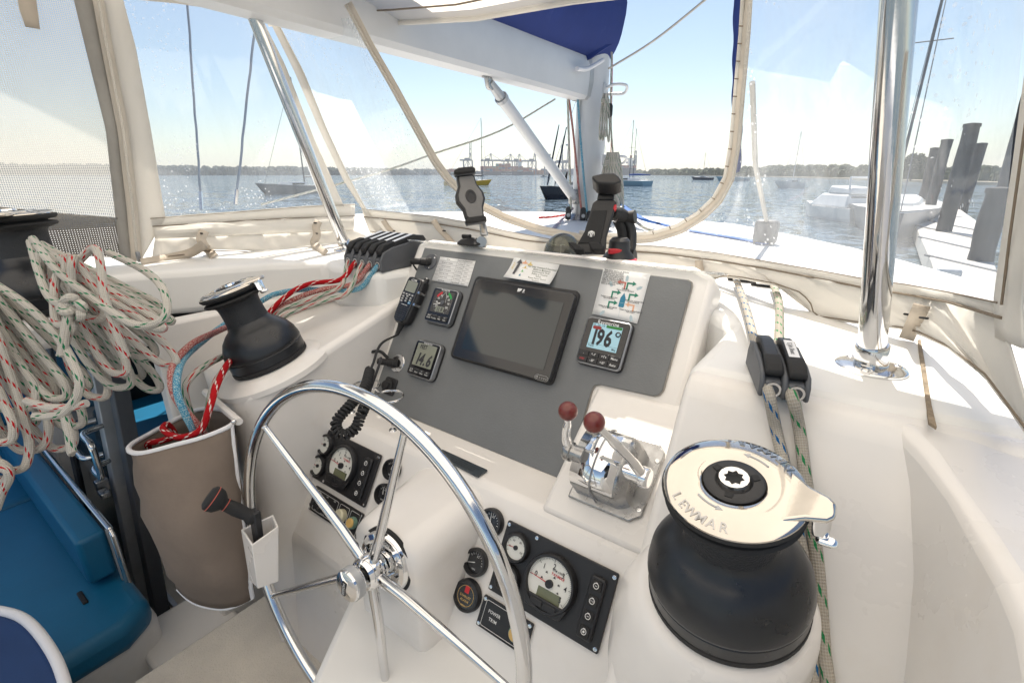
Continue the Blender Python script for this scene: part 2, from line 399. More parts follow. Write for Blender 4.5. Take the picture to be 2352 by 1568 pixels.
WOOD = pm('varnished_wood', (0.16, 0.06, 0.02), 0.35, var=0.3, vs=15)
SEAL = pm('grey_sealant', (0.33, 0.31, 0.28), 0.8, var=0.25, vs=50)
GRIME = pm('brown_dirt', (0.30, 0.235, 0.165), 0.9, var=0.4, vs=60, bump=0.5, bs=200)
RW = (0.60, 0.57, 0.52)
R_G = rope_mat('rope_green_fleck', RW, (0.01, 0.17, 0.075))
R_R = rope_mat('rope_red_fleck', RW, (0.45, 0.01, 0.015))
R_GR = rope_mat('rope_green_red_fleck', RW, (0.01, 0.17, 0.075), (0.45, 0.01, 0.015), 0.1)
R_B = rope_mat('rope_blue_fleck', (0.55, 0.51, 0.45), (0.01, 0.12, 0.30))
R_G2 = rope_mat('rope_green_fleck_worn', (0.50, 0.46, 0.40), (0.02, 0.22, 0.08))
R_RED = rope_mat('rope_red', (0.50, 0.006, 0.012), (0.70, 0.65, 0.6))
R_PINK = rope_mat('rope_pink', (0.46, 0.10, 0.09), mottle=(0.55, 0.40, 0.36))
R_BLUE = rope_mat('rope_light_blue', (0.055, 0.33, 0.52), mottle=(0.38, 0.52, 0.56))
R_W = rope_mat('rope_plain', (0.62, 0.60, 0.56))

# ================================================================ THE SETTING: water, deck, cockpit soles
ZW = -2.6
def water_mat():
    m = pm('sea_water', (0.085, 0.12, 0.145), 0.05, spec=0.5); nt = m.node_tree; p = nt.nodes['Principled BSDF']; N = nt.nodes.new; Lk = nt.links.new
    tc = N('ShaderNodeTexCoord'); acc = None
    mp = N('ShaderNodeMapping'); mp.inputs['Rotation'].default_value = (0, 0, 0.5); mp.inputs['Scale'].default_value = (1.0, 1.6, 1); Lk(tc.outputs['Object'], mp.inputs[0])
    for sc, amp in ((0.12, 0.45), (0.55, 1.15), (2.2, 1.3)):          # wave facets: slopes taken straight from the noise colour
        nz = N('ShaderNodeTexNoise'); nz.inputs['Scale'].default_value = sc; nz.inputs['Detail'].default_value = 2; Lk(mp.outputs[0], nz.inputs['Vector'])
        sb = N('ShaderNodeVectorMath'); sb.operation = 'SUBTRACT'; sb.inputs[1].default_value = (.5, .5, .5); Lk(nz.outputs['Color'], sb.inputs[0])
        ml = N('ShaderNodeVectorMath'); ml.operation = 'MULTIPLY'; ml.inputs[1].default_value = (amp, amp, 0); Lk(sb.outputs[0], ml.inputs[0])
        if acc is None: acc = ml.outputs[0]
        else:
            ad = N('ShaderNodeVectorMath'); ad.operation = 'ADD'; Lk(acc, ad.inputs[0]); Lk(ml.outputs[0], ad.inputs[1]); acc = ad.outputs[0]
    ad = N('ShaderNodeVectorMath'); ad.operation = 'ADD'; Lk(acc, ad.inputs[0]); ad.inputs[1].default_value = (0, 0, 1)
    nm = N('ShaderNodeVectorMath'); nm.operation = 'NORMALIZE'; Lk(ad.outputs[0], nm.inputs[0]); Lk(nm.outputs[0], p.inputs['Normal']); return m
WATER = water_mat()
w = MB(); S = 9000
w.add([(-S, -S, ZW), (S, -S, ZW), (S, S, ZW), (-S, S, ZW)], [(0, 1, 2, 3)])
tag(w.build('water', WATER, smooth=False), 'choppy grey blue harbour water glittering in the sun', 'water', kind='structure')

ZD = -0.28
roof_poly = [(-3.6, .40), (-1.78, .40), (-1.74, .55), (-1.70, .60), (-1.60, .83), (-1.48, .96), (-1.40, .93), (-1.17, .93), (-1.13, 1.07), (-.25, 1.07), (-.19, 1.0), (-.19, .72), (.05, .72), (.5, .76),
             (.42, 1.2), (.24, 1.7), (.09, 2.05), (-.01, 2.4), (-.29, 2.78), (-.64, 3.2), (-1.1, 3.42), (-1.6, 3.5), (-2.1, 3.42), (-2.6, 3.15), (-3.0, 2.7), (-3.4, 1.9)]
d = MB().prism(roof_poly, ZD - .14, ZD)
tag(d.build('deck', DECK, bevel=.022, seg=3), 'white moulded coachroof deck under the canvas', 'deck', kind='structure')
d = MB().prism([(-1.44, -1.6), (.9, -1.6), (.9, .55), (-1.40, .55)], -1.46, -1.32)
tag(d.build('helm_sole', SOLE, bevel=.008), 'cream non-skid floor of the raised helm', 'floor', kind='structure')
d = MB().prism([(-5.5, -3), (-1.3, -3), (-1.3, 2.4), (-5.5, 2.4)], -1.85, -1.75)
tag(d.build('cockpit_sole', SOLE, None), 'cockpit floor below the helm', 'floor', kind='structure')
d = MB().prism([(-1.44, -3.8), (1.2, -3.8), (1.2, -1.25), (-1.44, -1.25)], -1.46, -.95)  # out of view behind the camera, added so sunlight bounces onto the console
tag(d.build('aft_bounce_deck', DECK, bevel=.03), 'unseen white aft deck behind the helm, added to bounce sunlight forward', 'deck', kind='structure')
d = MB().prism([(-4.6, 1.0), (.75, -2), (1.5, -2), (1.5, 3.0), (.9, 6.0), (.2, 7.4), (-.5, 6.0), (-1.6, 6.2), (-2.7, 6.0), (-3.6, 7.4), (-4.3, 6.0)][1:], -1.0, -.92)
d.prism([(.75, -2), (1.5, -2), (1.5, 3.0), (.9, 6.0), (.2, 7.4), (-.4, 5.6), (.1, 2)], -2.55, -1.003)
tag(d.build('side_deck', DECK, bevel=.02), 'white starboard side deck and hull below the coachroof', 'deck', kind='structure')

# ================================================================ HELM CONSOLE
P0 = pd(803.9 + 1030 * .3662, 545.5 + 570 * .3662, 1) ; P0 = P0.normalized() * 1.25
TLT = R(59.5)
DX, DY = V((1, 0, 0)), V((0, math.cos(TLT), math.sin(TLT))); DN = DX.cross(DY)
def DM(u, v, h=0): return frame(P0 + DX * u + DY * v + DN * h, DX, DY, DN)
def Dp(u, v, h=0): return P0 + DX * u + DY * v + DN * h
def z1(x, y): return (803.9 + .3662 * x, 545.5 + .3662 * y)
def duv(zx, zy, h=0):
    P = pn(*z1(zx, zy), P0 + DN * h, DN) - P0; return P.dot(DX), P.dot(DY)
F0 = V((-.436, .688, -.646)); T2 = R(60)
LY = V((0, math.cos(T2), math.sin(T2))); LN = DX.cross(LY)
def LM(u, v, h=0): return frame(F0 + DX * u + LY * v + LN * h, DX, LY, LN)
def z2(x, y): return (516.8 + .4508 * x, 861.3 + .4508 * y)
def z3(x, y): return (976.2 + .3043 * x, 1091 + .3043 * y)
def luv(p, h=0):
    P = pn(*p, F0 + LN * h, LN) - F0; return P.dot(DX), P.dot(LY)
NT = V((-.163, -.254, .953)).normalized(); BL = pd(626, 834, 1.30)
def tz(x, y): return BL.z - (NT.x * (x - BL.x) + NT.y * (y - BL.y)) / NT.z

con = thing('helm_console', 'white moulded helm console with sloping grey dash under the wheel', 'console', (-.65, .7, -1.32))
# sloping face around the grey dash
o = MB().prism([(-.452, .205), (-.40, .222), (.40, .222), (.452, .20), (.455, -.40), (-.47, -.40)], -.10, -.004, DM(0, 0)).build('dash_frame', GEL, con, bevel=.016, seg=3)
gp = [(-.407, .186), (.395, .184), (.404, .180), (.407, .172), (.407, -.060), (.402, -.072), (.392, -.078), (.270, -.083), (.258, -.088), (.254, -.10), (.254, -.294), (.250, -.306), (.240, -.310), (-.40, -.306), (-.410, -.295)]
MB().prism(gp, -.004, .003, DM(0, 0)).build('dash_panel', GREY, con, bevel=.0012)
MB().prism([(p[0] * 1.006, p[1] * 1.008) for p in gp], -.0045, .0006, DM(0, 0)).build('panel_sealant', SEAL, con)
# ledge, lower sloping fascia and wall, as one swept profile
def sweep(prof, x0, x1): return MB().hull([V((x0, p[0], p[1])) for p in prof], [V((x1, p[0], p[1])) for p in prof])
a = F0 + LY * -.335
prof = [(.86, -.60), (.835, -.642), (.70, -.640), (F0.y, F0.z - .006), (a.y, a.z), (.495, -1.34), (.95, -1.34)]
sweep(prof, -1.16, -.02).build('lower_fascia', GEL, con, bevel=.02, seg=3, angle=15)
# raised wedge that carries the engine lever
wd = [(-.075, -.02), (-.088, .001), (-.366, .104), (-.40, .02), (-.31, -.03)]
MB().hull([Dp(.264, v, h) for v, h in wd], [Dp(.60, v, h) for v, h in wd]).build('lever_mount', GEL, con, bevel=.010, seg=3, angle=15)
WA, WB = Dp(0, -.088, .001), Dp(0, -.366, .104)
WYv = (WA - WB).normalized(); WN = DX.cross(WYv)
# arched boss that carries the wheel shaft
bx = -.655
def arch(y, hw, zt, rc, dx=0, low=-1.335):
    pts = [(bx + hw + dx, low)] + [(bx + dx + hw - rc + rc * math.cos(R(a)), zt - rc + rc * math.sin(R(a))) for a in (0, 15, 30, 45, 60, 75, 90)]
    pts += [(bx - hw + rc + rc * math.cos(R(a)), zt - rc + rc * math.sin(R(a))) for a in (90, 105, 120, 135, 150, 165, 180)] + [(bx - hw, low)]
    return [V((p[0], y, p[1])) for p in pts]
bx = -.668
MB().loft([arch(.80, .120, -.655, .06), arch(.69, .118, -.655, .06), arch(.62, .112, -.658, .06), arch(.54, .105, -.664, .06), arch(.500, .101, -.668, .06), arch(.486, .097, -.673, .06), arch(.478, .086, -.685, .06)]).build('wheel_boss', GEL, con, angle=50)
# port winch pod
top = [(-1.13, 1.05), (-1.115, .82), (-1.11, .667), (-1.112, .53), (-1.135, .487), (-1.18, .468), (-1.26, .475), (-1.47, .52), (-1.60, .56), (-1.72, .62), (-1.62, .90), (-1.50, 1.08)]
bot = [(-1.13, 1.05), (-1.125, .82), (-1.125, .667), (-1.13, .53), (-1.15, .487), (-1.19, .465), (-1.23, .48), (-1.33, .54), (-1.45, .60), (-1.62, .70), (-1.60, .90), (-1.50, 1.08)]
MB().hull([V((x, y, -1.335)) for x, y in bot], [V((x, y, tz(x, y))) for x, y in top]).build('port_winch_pod', GEL, con, bevel=.022, seg=4, angle=40)
MB().lathe([(.150, -.012), (.150, .002), (.142, .008), (.118, .016), (.115, .018), (0, .018)], axframe(BL - NT * .012, NT), 48).build('winch_pad', GEL, con)
# starboard pod: deck edge, rope slope, pedestal
prof = [(1.10, ZD - .006), (.715, ZD - .006), (.694, ZD - .022), (.45, ZD - .022 - .244 * 1.732), (.40, -.95), (.40, -1.335), (1.10, -1.335)]
sweep(prof, -.185, .34).build('starboard_winch_pod', GEL, con, bevel=.03, seg=4, angle=20)
BRW = pd(1667, 1352, .585); AR = V((-.03, -.25, .967)).normalized()
rg_ = []
for r_, h_, sh_ in ((.150, -.80, .045), (.142, -.45, .040), (.132, -.20, .030), (.122, -.08, .020), (.112, -.035, .010), (.104, -.012, .004), (.0935, -.003, 0), (.05, 0, 0)):
    Mr = axframe(BRW - AR * .004, AR); rg_.append([Mr @ V((-sh_ + r_ * math.cos(a), sh_ * .3 + r_ * math.sin(a), h_)) for a in [2 * math.pi * k / 56 for k in range(56)]])
MB().loft(rg_).build('winch_pedestal', GEL, con, angle=50)
# starboard coaming beside the camera
rg = [(.059, .722, -.283), (.098, .668, -.30), (.122, .62, -.312), (.138, .565, -.322), (.150, .52, -.328), (.156, .475, -.332), (.154, .40, -.338), (.145, .20, -.345), (.14, -.3, -.35)]
outr = [(.9, -.3, -.36), (.9, .76, -.32)]
lo = [(x - .035 - .02 * i / 8, y - .012, -1.0) for i, (x, y, z) in enumerate(rg)] + [(.9, -.3, -1.0), (.9, .76, -1.0)]
MB().hull([V(p) for p in lo], [V(p) for p in rg + outr]).build('side_coaming', GEL, con, bevel=.016, seg=3, angle=30)
# strip of old sealant on the deck by the pole
s = [pz(*p, ZD + .003) for p in ((2108, 780), (2115, 779), (2124, 830), (2140, 930), (2152, 980), (2134, 968), (2122, 880), (2113, 820))]
ts = MB().hull([p - V((0, 0, .004)) for p in s], s).build('sealant_strip', GRIME)
tag(ts, 'cracked brown strip of old sealant on the white deck beside the right-hand pole', 'sealant')

# ================================================================ INSTRUMENTS ON THE GREY DASH
def drect(zs, h):                                          # photo corners -> upright rectangle on the dash: centre u, v and size
    q = [duv(*z, h) for z in zs]
    u0, u1 = (q[0][0] + q[3][0]) / 2, (q[1][0] + q[2][0]) / 2; v1, v0 = (q[0][1] + q[1][1]) / 2, (q[2][1] + q[3][1]) / 2
    return (u0 + u1) / 2, (v0 + v1) / 2, u1 - u0, v1 - v0
def dloc(u, v): return tuple(Dp(u, v, 0))
# chart plotter
cu, cv, cw, ch = drect([(800, 243), (1452, 345), (1275, 937), (635, 750)], .004)
t = thing('chart_plotter', 'large black touchscreen chart plotter, dark screen, in the middle of the grey dash', 'chart plotter', dloc(cu, cv - ch / 2))
MB().prism(rrect(cw, ch, .014), .0025, .013, DM(cu, cv)).build('mounting_bezel', BLK, t, bevel=.003)
fu, fv, fw, fh = drect([(795, 255), (1420, 350), (1245, 910), (635, 745)], .030)
MB().prism(rrect(fw, fh, .011), .012, .030, DM(fu, fv)).build('housing', BLKG, t, bevel=.003)
su, sv, sw, sh = drect([(822, 320), (1343, 413), (1210, 832), (697, 690)], .0305)
MB().prism(rrect(sw, sh, .001), .0295, .0308, DM(su, sv)).build('screen', GLASS, t)
lu, lv = duv(1075, 333, .031)
lg = MB(); M = DM(lu, lv, .0310)
lg.add([M @ V(p) for p in ((-.012, .005, 0), (.000, .005, 0), (.002, .0045, 0), (-.002, -.001, 0), (-.006, -.0035, 0), (-.012, -.004, 0))], [(5, 4, 3, 2, 1, 0)]); lg.text('R', .0135, M @ T((.007, 0, 0)), slant=.2)
lg.build('logo', WHT, t, smooth=False)
pu, pv = duv(1200, 880, .031); M = DM(pu, pv, .0312); g = MB()
oval = rrect(.036, .012, .0059, 5)
g.tube([M @ V((p[0], p[1], 0)) for p in oval], .0002, 4, closed=True); g.torus(.0026, .0003, M @ T((-.0125, 0, 0)), 14, 4); g.box((-.0125, .0022, 0), (.0004, .0026, .0004), M)
for k in range(4): g.tube([M @ V((-.0055 + k * .0058, .0024, 0)), M @ V((-.0035 + k * .0058, 0, 0)), M @ V((-.0055 + k * .0058, -.0024, 0))], .00022, 4)
g.build('power_strip', WHT, t)
# two square instrument displays
def instrument(zs, name, label, kind):
    u, v, w, h = drect(zs, .018)
    t = thing(name, label, 'instrument display', dloc(u, v - h / 2))
    MB().prism(rrect(w * 1.01, h * 1.01, .018), .0025, .010, DM(u, v)).build('base', BLK, t, bevel=.002)
    A = [V((p[0], p[1], 0)) for p in rrect(w, h, .017, 5)]; B = [V((p[0], p[1], 0)) for p in rrect(w * .90, h * .93, .010, 5)]
    M0, M1 = DM(u, v, .009), DM(u, v, .021)
    MB().hull([M0 @ p for p in A], [M1 @ p for p in B]).build('bezel', SILV, t, bevel=.0015)
    MB().prism(rrect(w * .86, h * .90, .006), .020, .0222, DM(u, v)).build('face', BLKG, t)
    dw, dh, dv = w * .70, h * .60, h * .105
    M = DM(u, v + dv, .0226)
    scr = MB().prism(rrect(dw, dh, .002), -.0008, .0002, M).build('screen', pm('wind_dial', (.055, .05, .047), .3) if kind == 'wind' else LCDG, t)
    MB().text('Raymarine', .0075, DM(u, v + h * .435, .0226)).build('lettering', WHT, t, smooth=False)
    keys = ('Display', 'TrueApp', 'VMG', 'Tack') if kind == 'wind' else ('Depth', 'Alarm', 'Offset', 'Reset')
    for k in range(4):
        ku = u - w * .285 + k * w * .19; kk = MB().prism(rrect(w * .175, h * .135, .003), .0215, .0245, DM(ku, v - h * .335)).build('key', BLK, t, bevel=.001)
        g = MB().text(keys[k], .0052, DM(ku, v - h * .36, .0247))
        if k == 0: g.torus(.0017, .0004, DM(ku - .003, v - h * .31, .0247), 12, 4); g.torus(.0012, .0005, DM(ku + .003, v - h * .31, .0247), 10, 4)
        elif k >= 2 or kind != 'wind':
            s_ = 1 if k == 3 else -1
            if k >= 2: g.tube([DM(ku, v - h * .305, .0247) @ V(p) for p in ((-.0025, -.001 * s_, 0), (0, .001 * s_, 0), (.0025, -.001 * s_, 0))], .0004, 4)
        g.build('key_lettering', WHT, kk, smooth=False)
    if kind == 'wind':
        M = DM(u + w * .03, v + dv - dh * .03, .0230); r = dw * .46; sx = 1.0
        def P(a, q): return M @ V((q * math.sin(R(a)), q * math.cos(R(a)) * 1.05, 0))
        for nm, a0, a1, mt in (('port_sector', -62, -22, INKR), ('starboard_sector', 22, 62, INKG)):
            m = MB(); n = 8
            for k in range(n):
                a, b = a0 + (a1 - a0) * k / n, a0 + (a1 - a0) * (k + 1) / n
                m.add([P(a, r * .80), P(b, r * .80), P(b, r * .99), P(a, r * .99)], [(3, 2, 1, 0)])
            m.build(nm, NEED if mt is INKR else pm('sector_green', (0.02, 0.35, 0.08), .5), scr, smooth=False)
        m = MB()
        for a in range(-150, 151, 10):
            l = .14 if a % 30 == 0 else .05
            if 20 < abs(a) < 65: continue
            p, q = P(a, r * .98), P(a, r * (.98 - l)); m.tube([p, q], .00028, 4)
        for a, s_ in ((30, '30'), (60, '60'), (90, '90'), (120, '120')):
            for q in (-1, 1): m.text(s_, .0085, T(P(a * q, r * .66)) @ DM(0, 0).to_3x3().to_4x4())
        m.tube([P(-38, r * .42), P(-20, r * .62), P(0, r * .93), P(20, r * .62), P(38, r * .42), P(80, r * .28)], .0004, 4)
        m.build('scale', WHT, scr, smooth=False)
        MB().tube([P(255, r * .98), P(255, .006)], [.0005, .0014], 6).build('needle', WHT, scr)
        MB().cyl(.0065, -.001, .003, M, 16).build('needle_hub', GPL, scr)
        MB().prism(rrect(dw * .42, dh * .24, .001), .0, .0012, DM(u + w * .0, v + dv - dh * .34, .0226)).build('readout', LCDG, scr)
        MB().text('11.8', .016, DM(u + w * .0, v + dv - dh * .34, .0242), slant=.1).build('digits', INK, scr, smooth=False)
    else:
        MB().text('FEET', .0165, DM(u - dw * .16, v + dv + dh * .36, .0232), xs=.72, b='b').build('unit_lettering', INK, scr, smooth=False)
        MB().text('14.6', .046, DM(u + dw * .02, v + dv - dh * .17, .0232), slant=.12, xs=.72, b='b').build('digits', INK, scr, smooth=False)
    return t
instrument([(530, 305), (700, 335), (622, 568), (458, 520)], 'wind_display', 'square wind angle display with dial and needle, red and green sectors', 'wind')
instrument([(425, 630), (588, 678), (512, 910), (345, 855)], 'depth_display', 'square depth display reading 14.6 feet, below the wind dial', 'depth')
# autopilot head
u, v, w, h = drect([(1497, 483), (1778, 545), (1682, 848), (1408, 772)], .020)
t = thing('autopilot_display', 'square autopilot control showing 196 degrees on a pale blue screen', 'autopilot', dloc(u, v - h / 2))
MB().prism(rrect(w * 1.02, h * 1.02, .012), .0025, .011, DM(u, v)).build('base', BLK, t, bevel=.002)
MB().prism(rrect(w, h, .011), .010, .0195, DM(u, v)).build('bezel', SILV, t, bevel=.003)
MB().prism(rrect(w * .94, h * .94, .009), .019, .0212, DM(u, v)).build('face', BLKG, t, bevel=.001)
scr = MB().prism(rrect(w * .66, h * .52, .001), .0205, .0217, DM(u, v + h * .11)).build('screen', LCDB, t)
M = DM(u, v + h * .11, .0220); sw, sh = w * .66, h * .52
MB().text('196', .052, M @ T((-.006, -.001, 0)), xs=.70, sp=.98, b='b').torus(.0050, .0015, M @ T((.0300, .0120, 0)), 20, 5).build('heading_digits', INK, scr, smooth=False)
MB().text('Track', .0065, M @ T((-sw * .47, -sh * .40, 0)), 'l').text('Mag', .0065, M @ T((sw * .47, -sh * .40, 0)), 'r').tube([M @ V((-sw / 2, -sh * .32, 0)), M @ V((sw / 2, -sh * .32, 0))], .0002, 4).build('caption', INK, scr, smooth=False)
MB().prism(rrect(sw * .52, sh * .10, .0003, 1), 0, .0003, M @ T((sw * .23, sh * .44, 0))).build('green_bar', pm('lcd_bar_green', (0.02, .2, .03), .5), scr)
MB().prism(rrect(sw * .30, sh * .13, .004), 0, .0003, M @ T((-sw * .32, sh * .33, 0))).build('standby_badge', pm('lcd_red', (.30, .03, .03), .5), scr)
g = MB()
for k, s_ in enumerate(('30', '20', '10')): g.text(s_, .0055, M @ T((-sw * .43 + k * sw * .16, sh * .44, 0)))
for k in range(7): g.box((-sw * .48 + k * sw * .16, sh * .44, 0), (.0004, sh * .1, .0003), M)
g.build('scale_marks', INK, scr, smooth=False)
MB().text('Raymarine', .0125, DM(u, v + h * .41, .0216)).build('lettering', WHT, t, smooth=False)
for i, (kx, a, b) in enumerate(((-.34, '.', ''), (-.115, '^-1\u00b0', '-10\u00b0'), (.115, '+1\u00b0v', '+10\u00b0'), (.34, 'Menu', 'Auto'))):
    for j, s_ in enumerate((a, b)):
        ky = v - h * (.275 + .125 * j)
        kk = MB().prism(rrect(w * .215, h * .115, .002), .0205, .0235, DM(u + kx * w, ky)).build('key', BLK, t, bevel=.001)
        if s_: MB().text(s_, .0078, DM(u + kx * w, ky, .0238)).build('key_lettering', WHT, kk, smooth=False)
        elif j: MB().text('STBY', .006, DM(u + kx * w, ky, .0238)).build('key_lettering', RED, kk, smooth=False)
# sheets of paper taped to the dash
def paper(zs, name, label, curl=.006, hs=.004, group=None):
    t = thing(name, label, 'paper sheet', tuple(pn(*z1(*zs[3]), P0 + DN * hs, DN)))
    q = [pn(*z1(*z), P0 + DN * hs, DN) for z in zs]; n = 8; rows = []
    for j in range(n + 1):
        a = q[0].lerp(q[3], j / n); b = q[1].lerp(q[2], j / n); rows.append([a.lerp(b, i / 4) + DN * curl * (j / n) ** 2 for i in range(5)])
    sh = MB().loft(rows, False, False).build('sheet', PAPER, t, solid=.0006)
    X = (q[1] - q[0]).normalized(); Y = (q[0] - q[3]); H = Y.length; Y.normalize(); W = (q[1] - q[0]).length; Nn = X.cross(Y)
    def Mx(a, b): # a across 0..1, b down 0..1
        return frame(q[0].lerp(q[1], a).lerp(q[3].lerp(q[2], a), b) + Nn * (curl * b * b + .0009), X, Y, Nn)
    return t, sh, Mx, W, H
t, sh, Mx, W, H = paper([(568, 120), (788, 147), (742, 310), (515, 272)], 'sail_table', 'printed table of sail reefs against wind, taped above the wind display', .002)
g = MB(); rows = [('Sails set', 'Velocity in Knots', 'Beaufort Scale'), ('Full main sail + full genoa', '0 - 20 Knots', 'Force 5'), ('First reef in main sail', '21 - 25 Knots', 'Force 6'), ('First reef + 3 rolls on genoa', '25 - 30 Knots', 'Force 7'), ('Second reef + 3 rolls', '30 - 35 Knots', 'Force 8'), ('Second reef + 6 rolls', '35 - 40 Knots', 'Force 9'), ('Storm jib only', 'Above 40 Knots', 'Force 9')]
for j, r_ in enumerate(rows):
    for (x_, s_) in zip((.26, .64, .85), r_): g.text(s_, .0052, Mx(x_, .07 + j * .143), xs=.72)
g.build('print', INK, sh, smooth=False)
g = MB()
for j in range(8): g.tube([Mx(.01, min(.995, .003 + j * .1425)).translation, Mx(.99, min(.995, .003 + j * .1425)).translation], .00025, 3)
for x_ in (.53, .74): g.tube([Mx(x_, .01).translation, Mx(x_, .99).translation], .00025, 3)
g.build('rules', INK, sh)
t, sh, Mx, W, H = paper([(1030, 125), (1315, 170), (1268, 308), (980, 260)], 'priority_sheet', 'curling paper sheet of give-way order with grey arrow, above the chart plotter', .016)
g = MB(); A = [Mx(a, b).translation for a, b in ((.14, .78), (.14, .22), (.10, .24), (.165, .02), (.24, .24), (.20, .22), (.19, .78))]
g.add(A, [tuple(range(7))]); g.build('arrow', pm('ink_grey', (.07, .07, .08), .7), sh, smooth=False)
g = MB()
for j, s_ in enumerate(('Not Under Command & Restricted in', 'Ability to Manoeuvre', 'Constrained by Draft', 'Fishing or Trawling', 'Sailing', 'Power Driven Vessels', 'Seaplanes')): g.text(s_, .0075, Mx(.70, .28 + j * .11), xs=.75)
g.build('print', pm('ink_olive', (.10, .13, .09), .7), sh, smooth=False)
MB().text('GIVE WAY', .010, Mx(.07, .55) @ RZ(80), xs=.8).build('side_print', INKY, sh, smooth=False)
for (a, b, mt) in ((.28, .12, INKO), (.40, .16, INKY), (.33, .38, INKY), (.31, .58, pm('ink_lime', (.25, .55, .25), .7)), (.31, .80, INKB)):
    M = Mx(a, b); MB().add([M @ V(p) for p in ((-.009, -.002, 0), (-.006, -.006, 0), (.006, -.006, 0), (.010, -.002, 0), (.004, -.001, 0), (.001, .006, 0), (-.003, -.001, 0))], [(0, 1, 2, 3, 4, 5, 6)]).build('ship_print', mt, sh, smooth=False)
t, sh, Mx, W, H = paper([(1590, 192), (1885, 228), (1803, 542), (1520, 480)], 'visibility_sheet', 'paper diagram of boat headings with blue boat and arrows, above the autopilot', .002)
g = MB(); lines = ["There are no 'stand-on' or 'give-way'", 'vessels in restricted visibility.', 'Every vessel must take action', 'and every vessel must proceed', 'at a safe speed with its engines', 'ready for immediate manoeuvre.', 'Follow Rule 19 to take appropriate', 'actions in restricted visibility as', 'shown on the picture.']
for j, s_ in enumerate(lines): g.text(s_, .0062, Mx(.03, .03 + j * .036), 'l', xs=.62)
for a, b, s_ in ((.58, .37, 'Overtaking'), (.58, .40, 'Turn to port or starboard'), (.28, .58, 'Contact on your port bow'), (.28, .61, 'Turn to starboard'), (.80, .58, 'Contact on your starboard bow'), (.80, .61, 'Turn to starboard'), (.30, .78, 'Contact on your port quarter'), (.30, .81, 'Turn to starboard'), (.80, .78, 'Contact on your starboard quarter'), (.80, .81, 'Turn to port')): g.text(s_, .0058, Mx(a, b), xs=.62)
g.build('print', INK, sh, smooth=False)
MB().add([Mx(a, b).translation for a, b in ((.58, .45), (.635, .56), (.64, .73), (.62, .75), (.54, .75), (.52, .73), (.525, .56))], [tuple(range(6, -1, -1))]).build('boat_print', INKB, sh, smooth=False)
def arrow(a, b, dirx, mt):
    m = MB(); M = Mx(a, b)
    m.add([M @ V((dirx * p[0], p[1], 0)) for p in ((-.002, -.011, 0), (.002, -.011, 0), (.002, .002, 0), (.013, .002, 0), (.013, .006, 0), (.020, 0, 0), (.013, -.006 + .004, 0), (.013, .006, 0), (-.002, .006, 0))], [(0, 1, 2, 8), (2, 3, 7, 8)])
    m.add([M @ V((dirx * p[0], p[1], 0)) for p in ((.012, .010, 0), (.021, .004, 0), (.012, -.002, 0))], [(0, 1, 2)])
    m.build('arrow_print', mt, sh, smooth=False)
for a, b, dr, mt in ((.60, .28, 1, INKG), (.55, .28, -1, INKR), (.33, .50, 1, INKG), (.70, .50, 1, INKG), (.31, .72, 1, INKG), (.84, .70, -1, INKO)): arrow(a, b, dr, mt)
for a, b, r_ in ((.25, .31, 30), (.86, .31, -60), (.56, .15, 0), (.22, .93, -40), (.85, .92, 20)):
    M = Mx(a, b) @ RZ(r_); MB().add([M @ V(p) for p in ((-.003, -.007, 0), (.003, -.007, 0), (.0035, .003, 0), (0, .008, 0), (-.0035, .003, 0))], [(0, 1, 2, 3, 4)]).build('small_boat_print', INKP, sh, smooth=False)
MB().tube([Mx(.17, .66).translation, Mx(.93, .66).translation], .0003, 3).tube([Mx(.58, .42).translation, Mx(.58, .36).translation], .0003, 3).tube([Mx(.58, .76).translation, Mx(.58, .97).translation], .0003, 3).build('line_print', INKP, sh)
# round deck plugs and a charging socket
def plug(z, name, label, r, flange, tilt, cap):
    u, v = duv(*z); M = DM(u, v, .003); t = thing(name, label, 'deck plug', dloc(u, v))
    MB().lathe([(r, 0), (r, .002), (r * .95, .0035), (0, .0035)], M, 32).build('flange', flange, t)
    for a in (40, 160, 280): MB().lathe([(.0035, .003), (.003, .0052), (0, .0055)], M @ RZ(a) @ T((r * .76, 0, 0)), 12).build('screw', STL, t)
    M2 = M @ RX(tilt[0]) @ RY(tilt[1])
    MB().lathe([(r * .5, 0), (r * .52, .012), (r * .44, .014), (r * .44, .03), (r * .36, .032), (r * .38, .055), (r * .30, .06), (0, .061)], M2, 20).build('plug_body', RUB, t)
    return t, M2
t, M2 = plug((510, 155), 'aerial_socket', 'grey round socket with black capped plug in the top left corner of the dash', .026, GPL, (25, -40), 0)
MB().tube(spline([M2 @ V((0, 0, .045)), M2 @ V((-.02, -.012, .05)), M2 @ V((-.035, -.035, .035)), M2 @ V((-.036, -.06, .02))], 6), .003, 6).build('tether', RUB, t)
t, M2 = plug((305, 790), 'radio_socket', 'stainless round socket with black cable plug at the left edge of the dash', .027, STL, (20, -55), 0)
PLUG_END = M2 @ V((0, 0, .06))
MB().tube(spline([M2 @ V((.0, .012, .03)), M2 @ V((-.0, .03, .055)), M2 @ V((-.005, .022, .09))], 6), [.005] * 13, 8).lathe([(.011, 0), (.011, .006), (0, .006)], axframe(M2 @ V((-.005, .02, .088)), M2.to_3x3() @ V((0, -.3, 1))), 16).build('hanging_cap', RUB, t)
u, v = duv(258, 933); t = thing('charging_socket', 'black square charging socket with round cap at the lower left of the dash', 'socket', dloc(u, v))
MB().prism(rrect(.050, .050, .008), .002, .008, DM(u, v)).build('plate', BLK, t, bevel=.002)
MB().lathe([(.019, .008), (.019, .014), (.016, .016), (.013, .017), (.013, .024), (.010, .026), (0, .026)], DM(u - .003, v, 0), 28).build('cap', RUB, t)
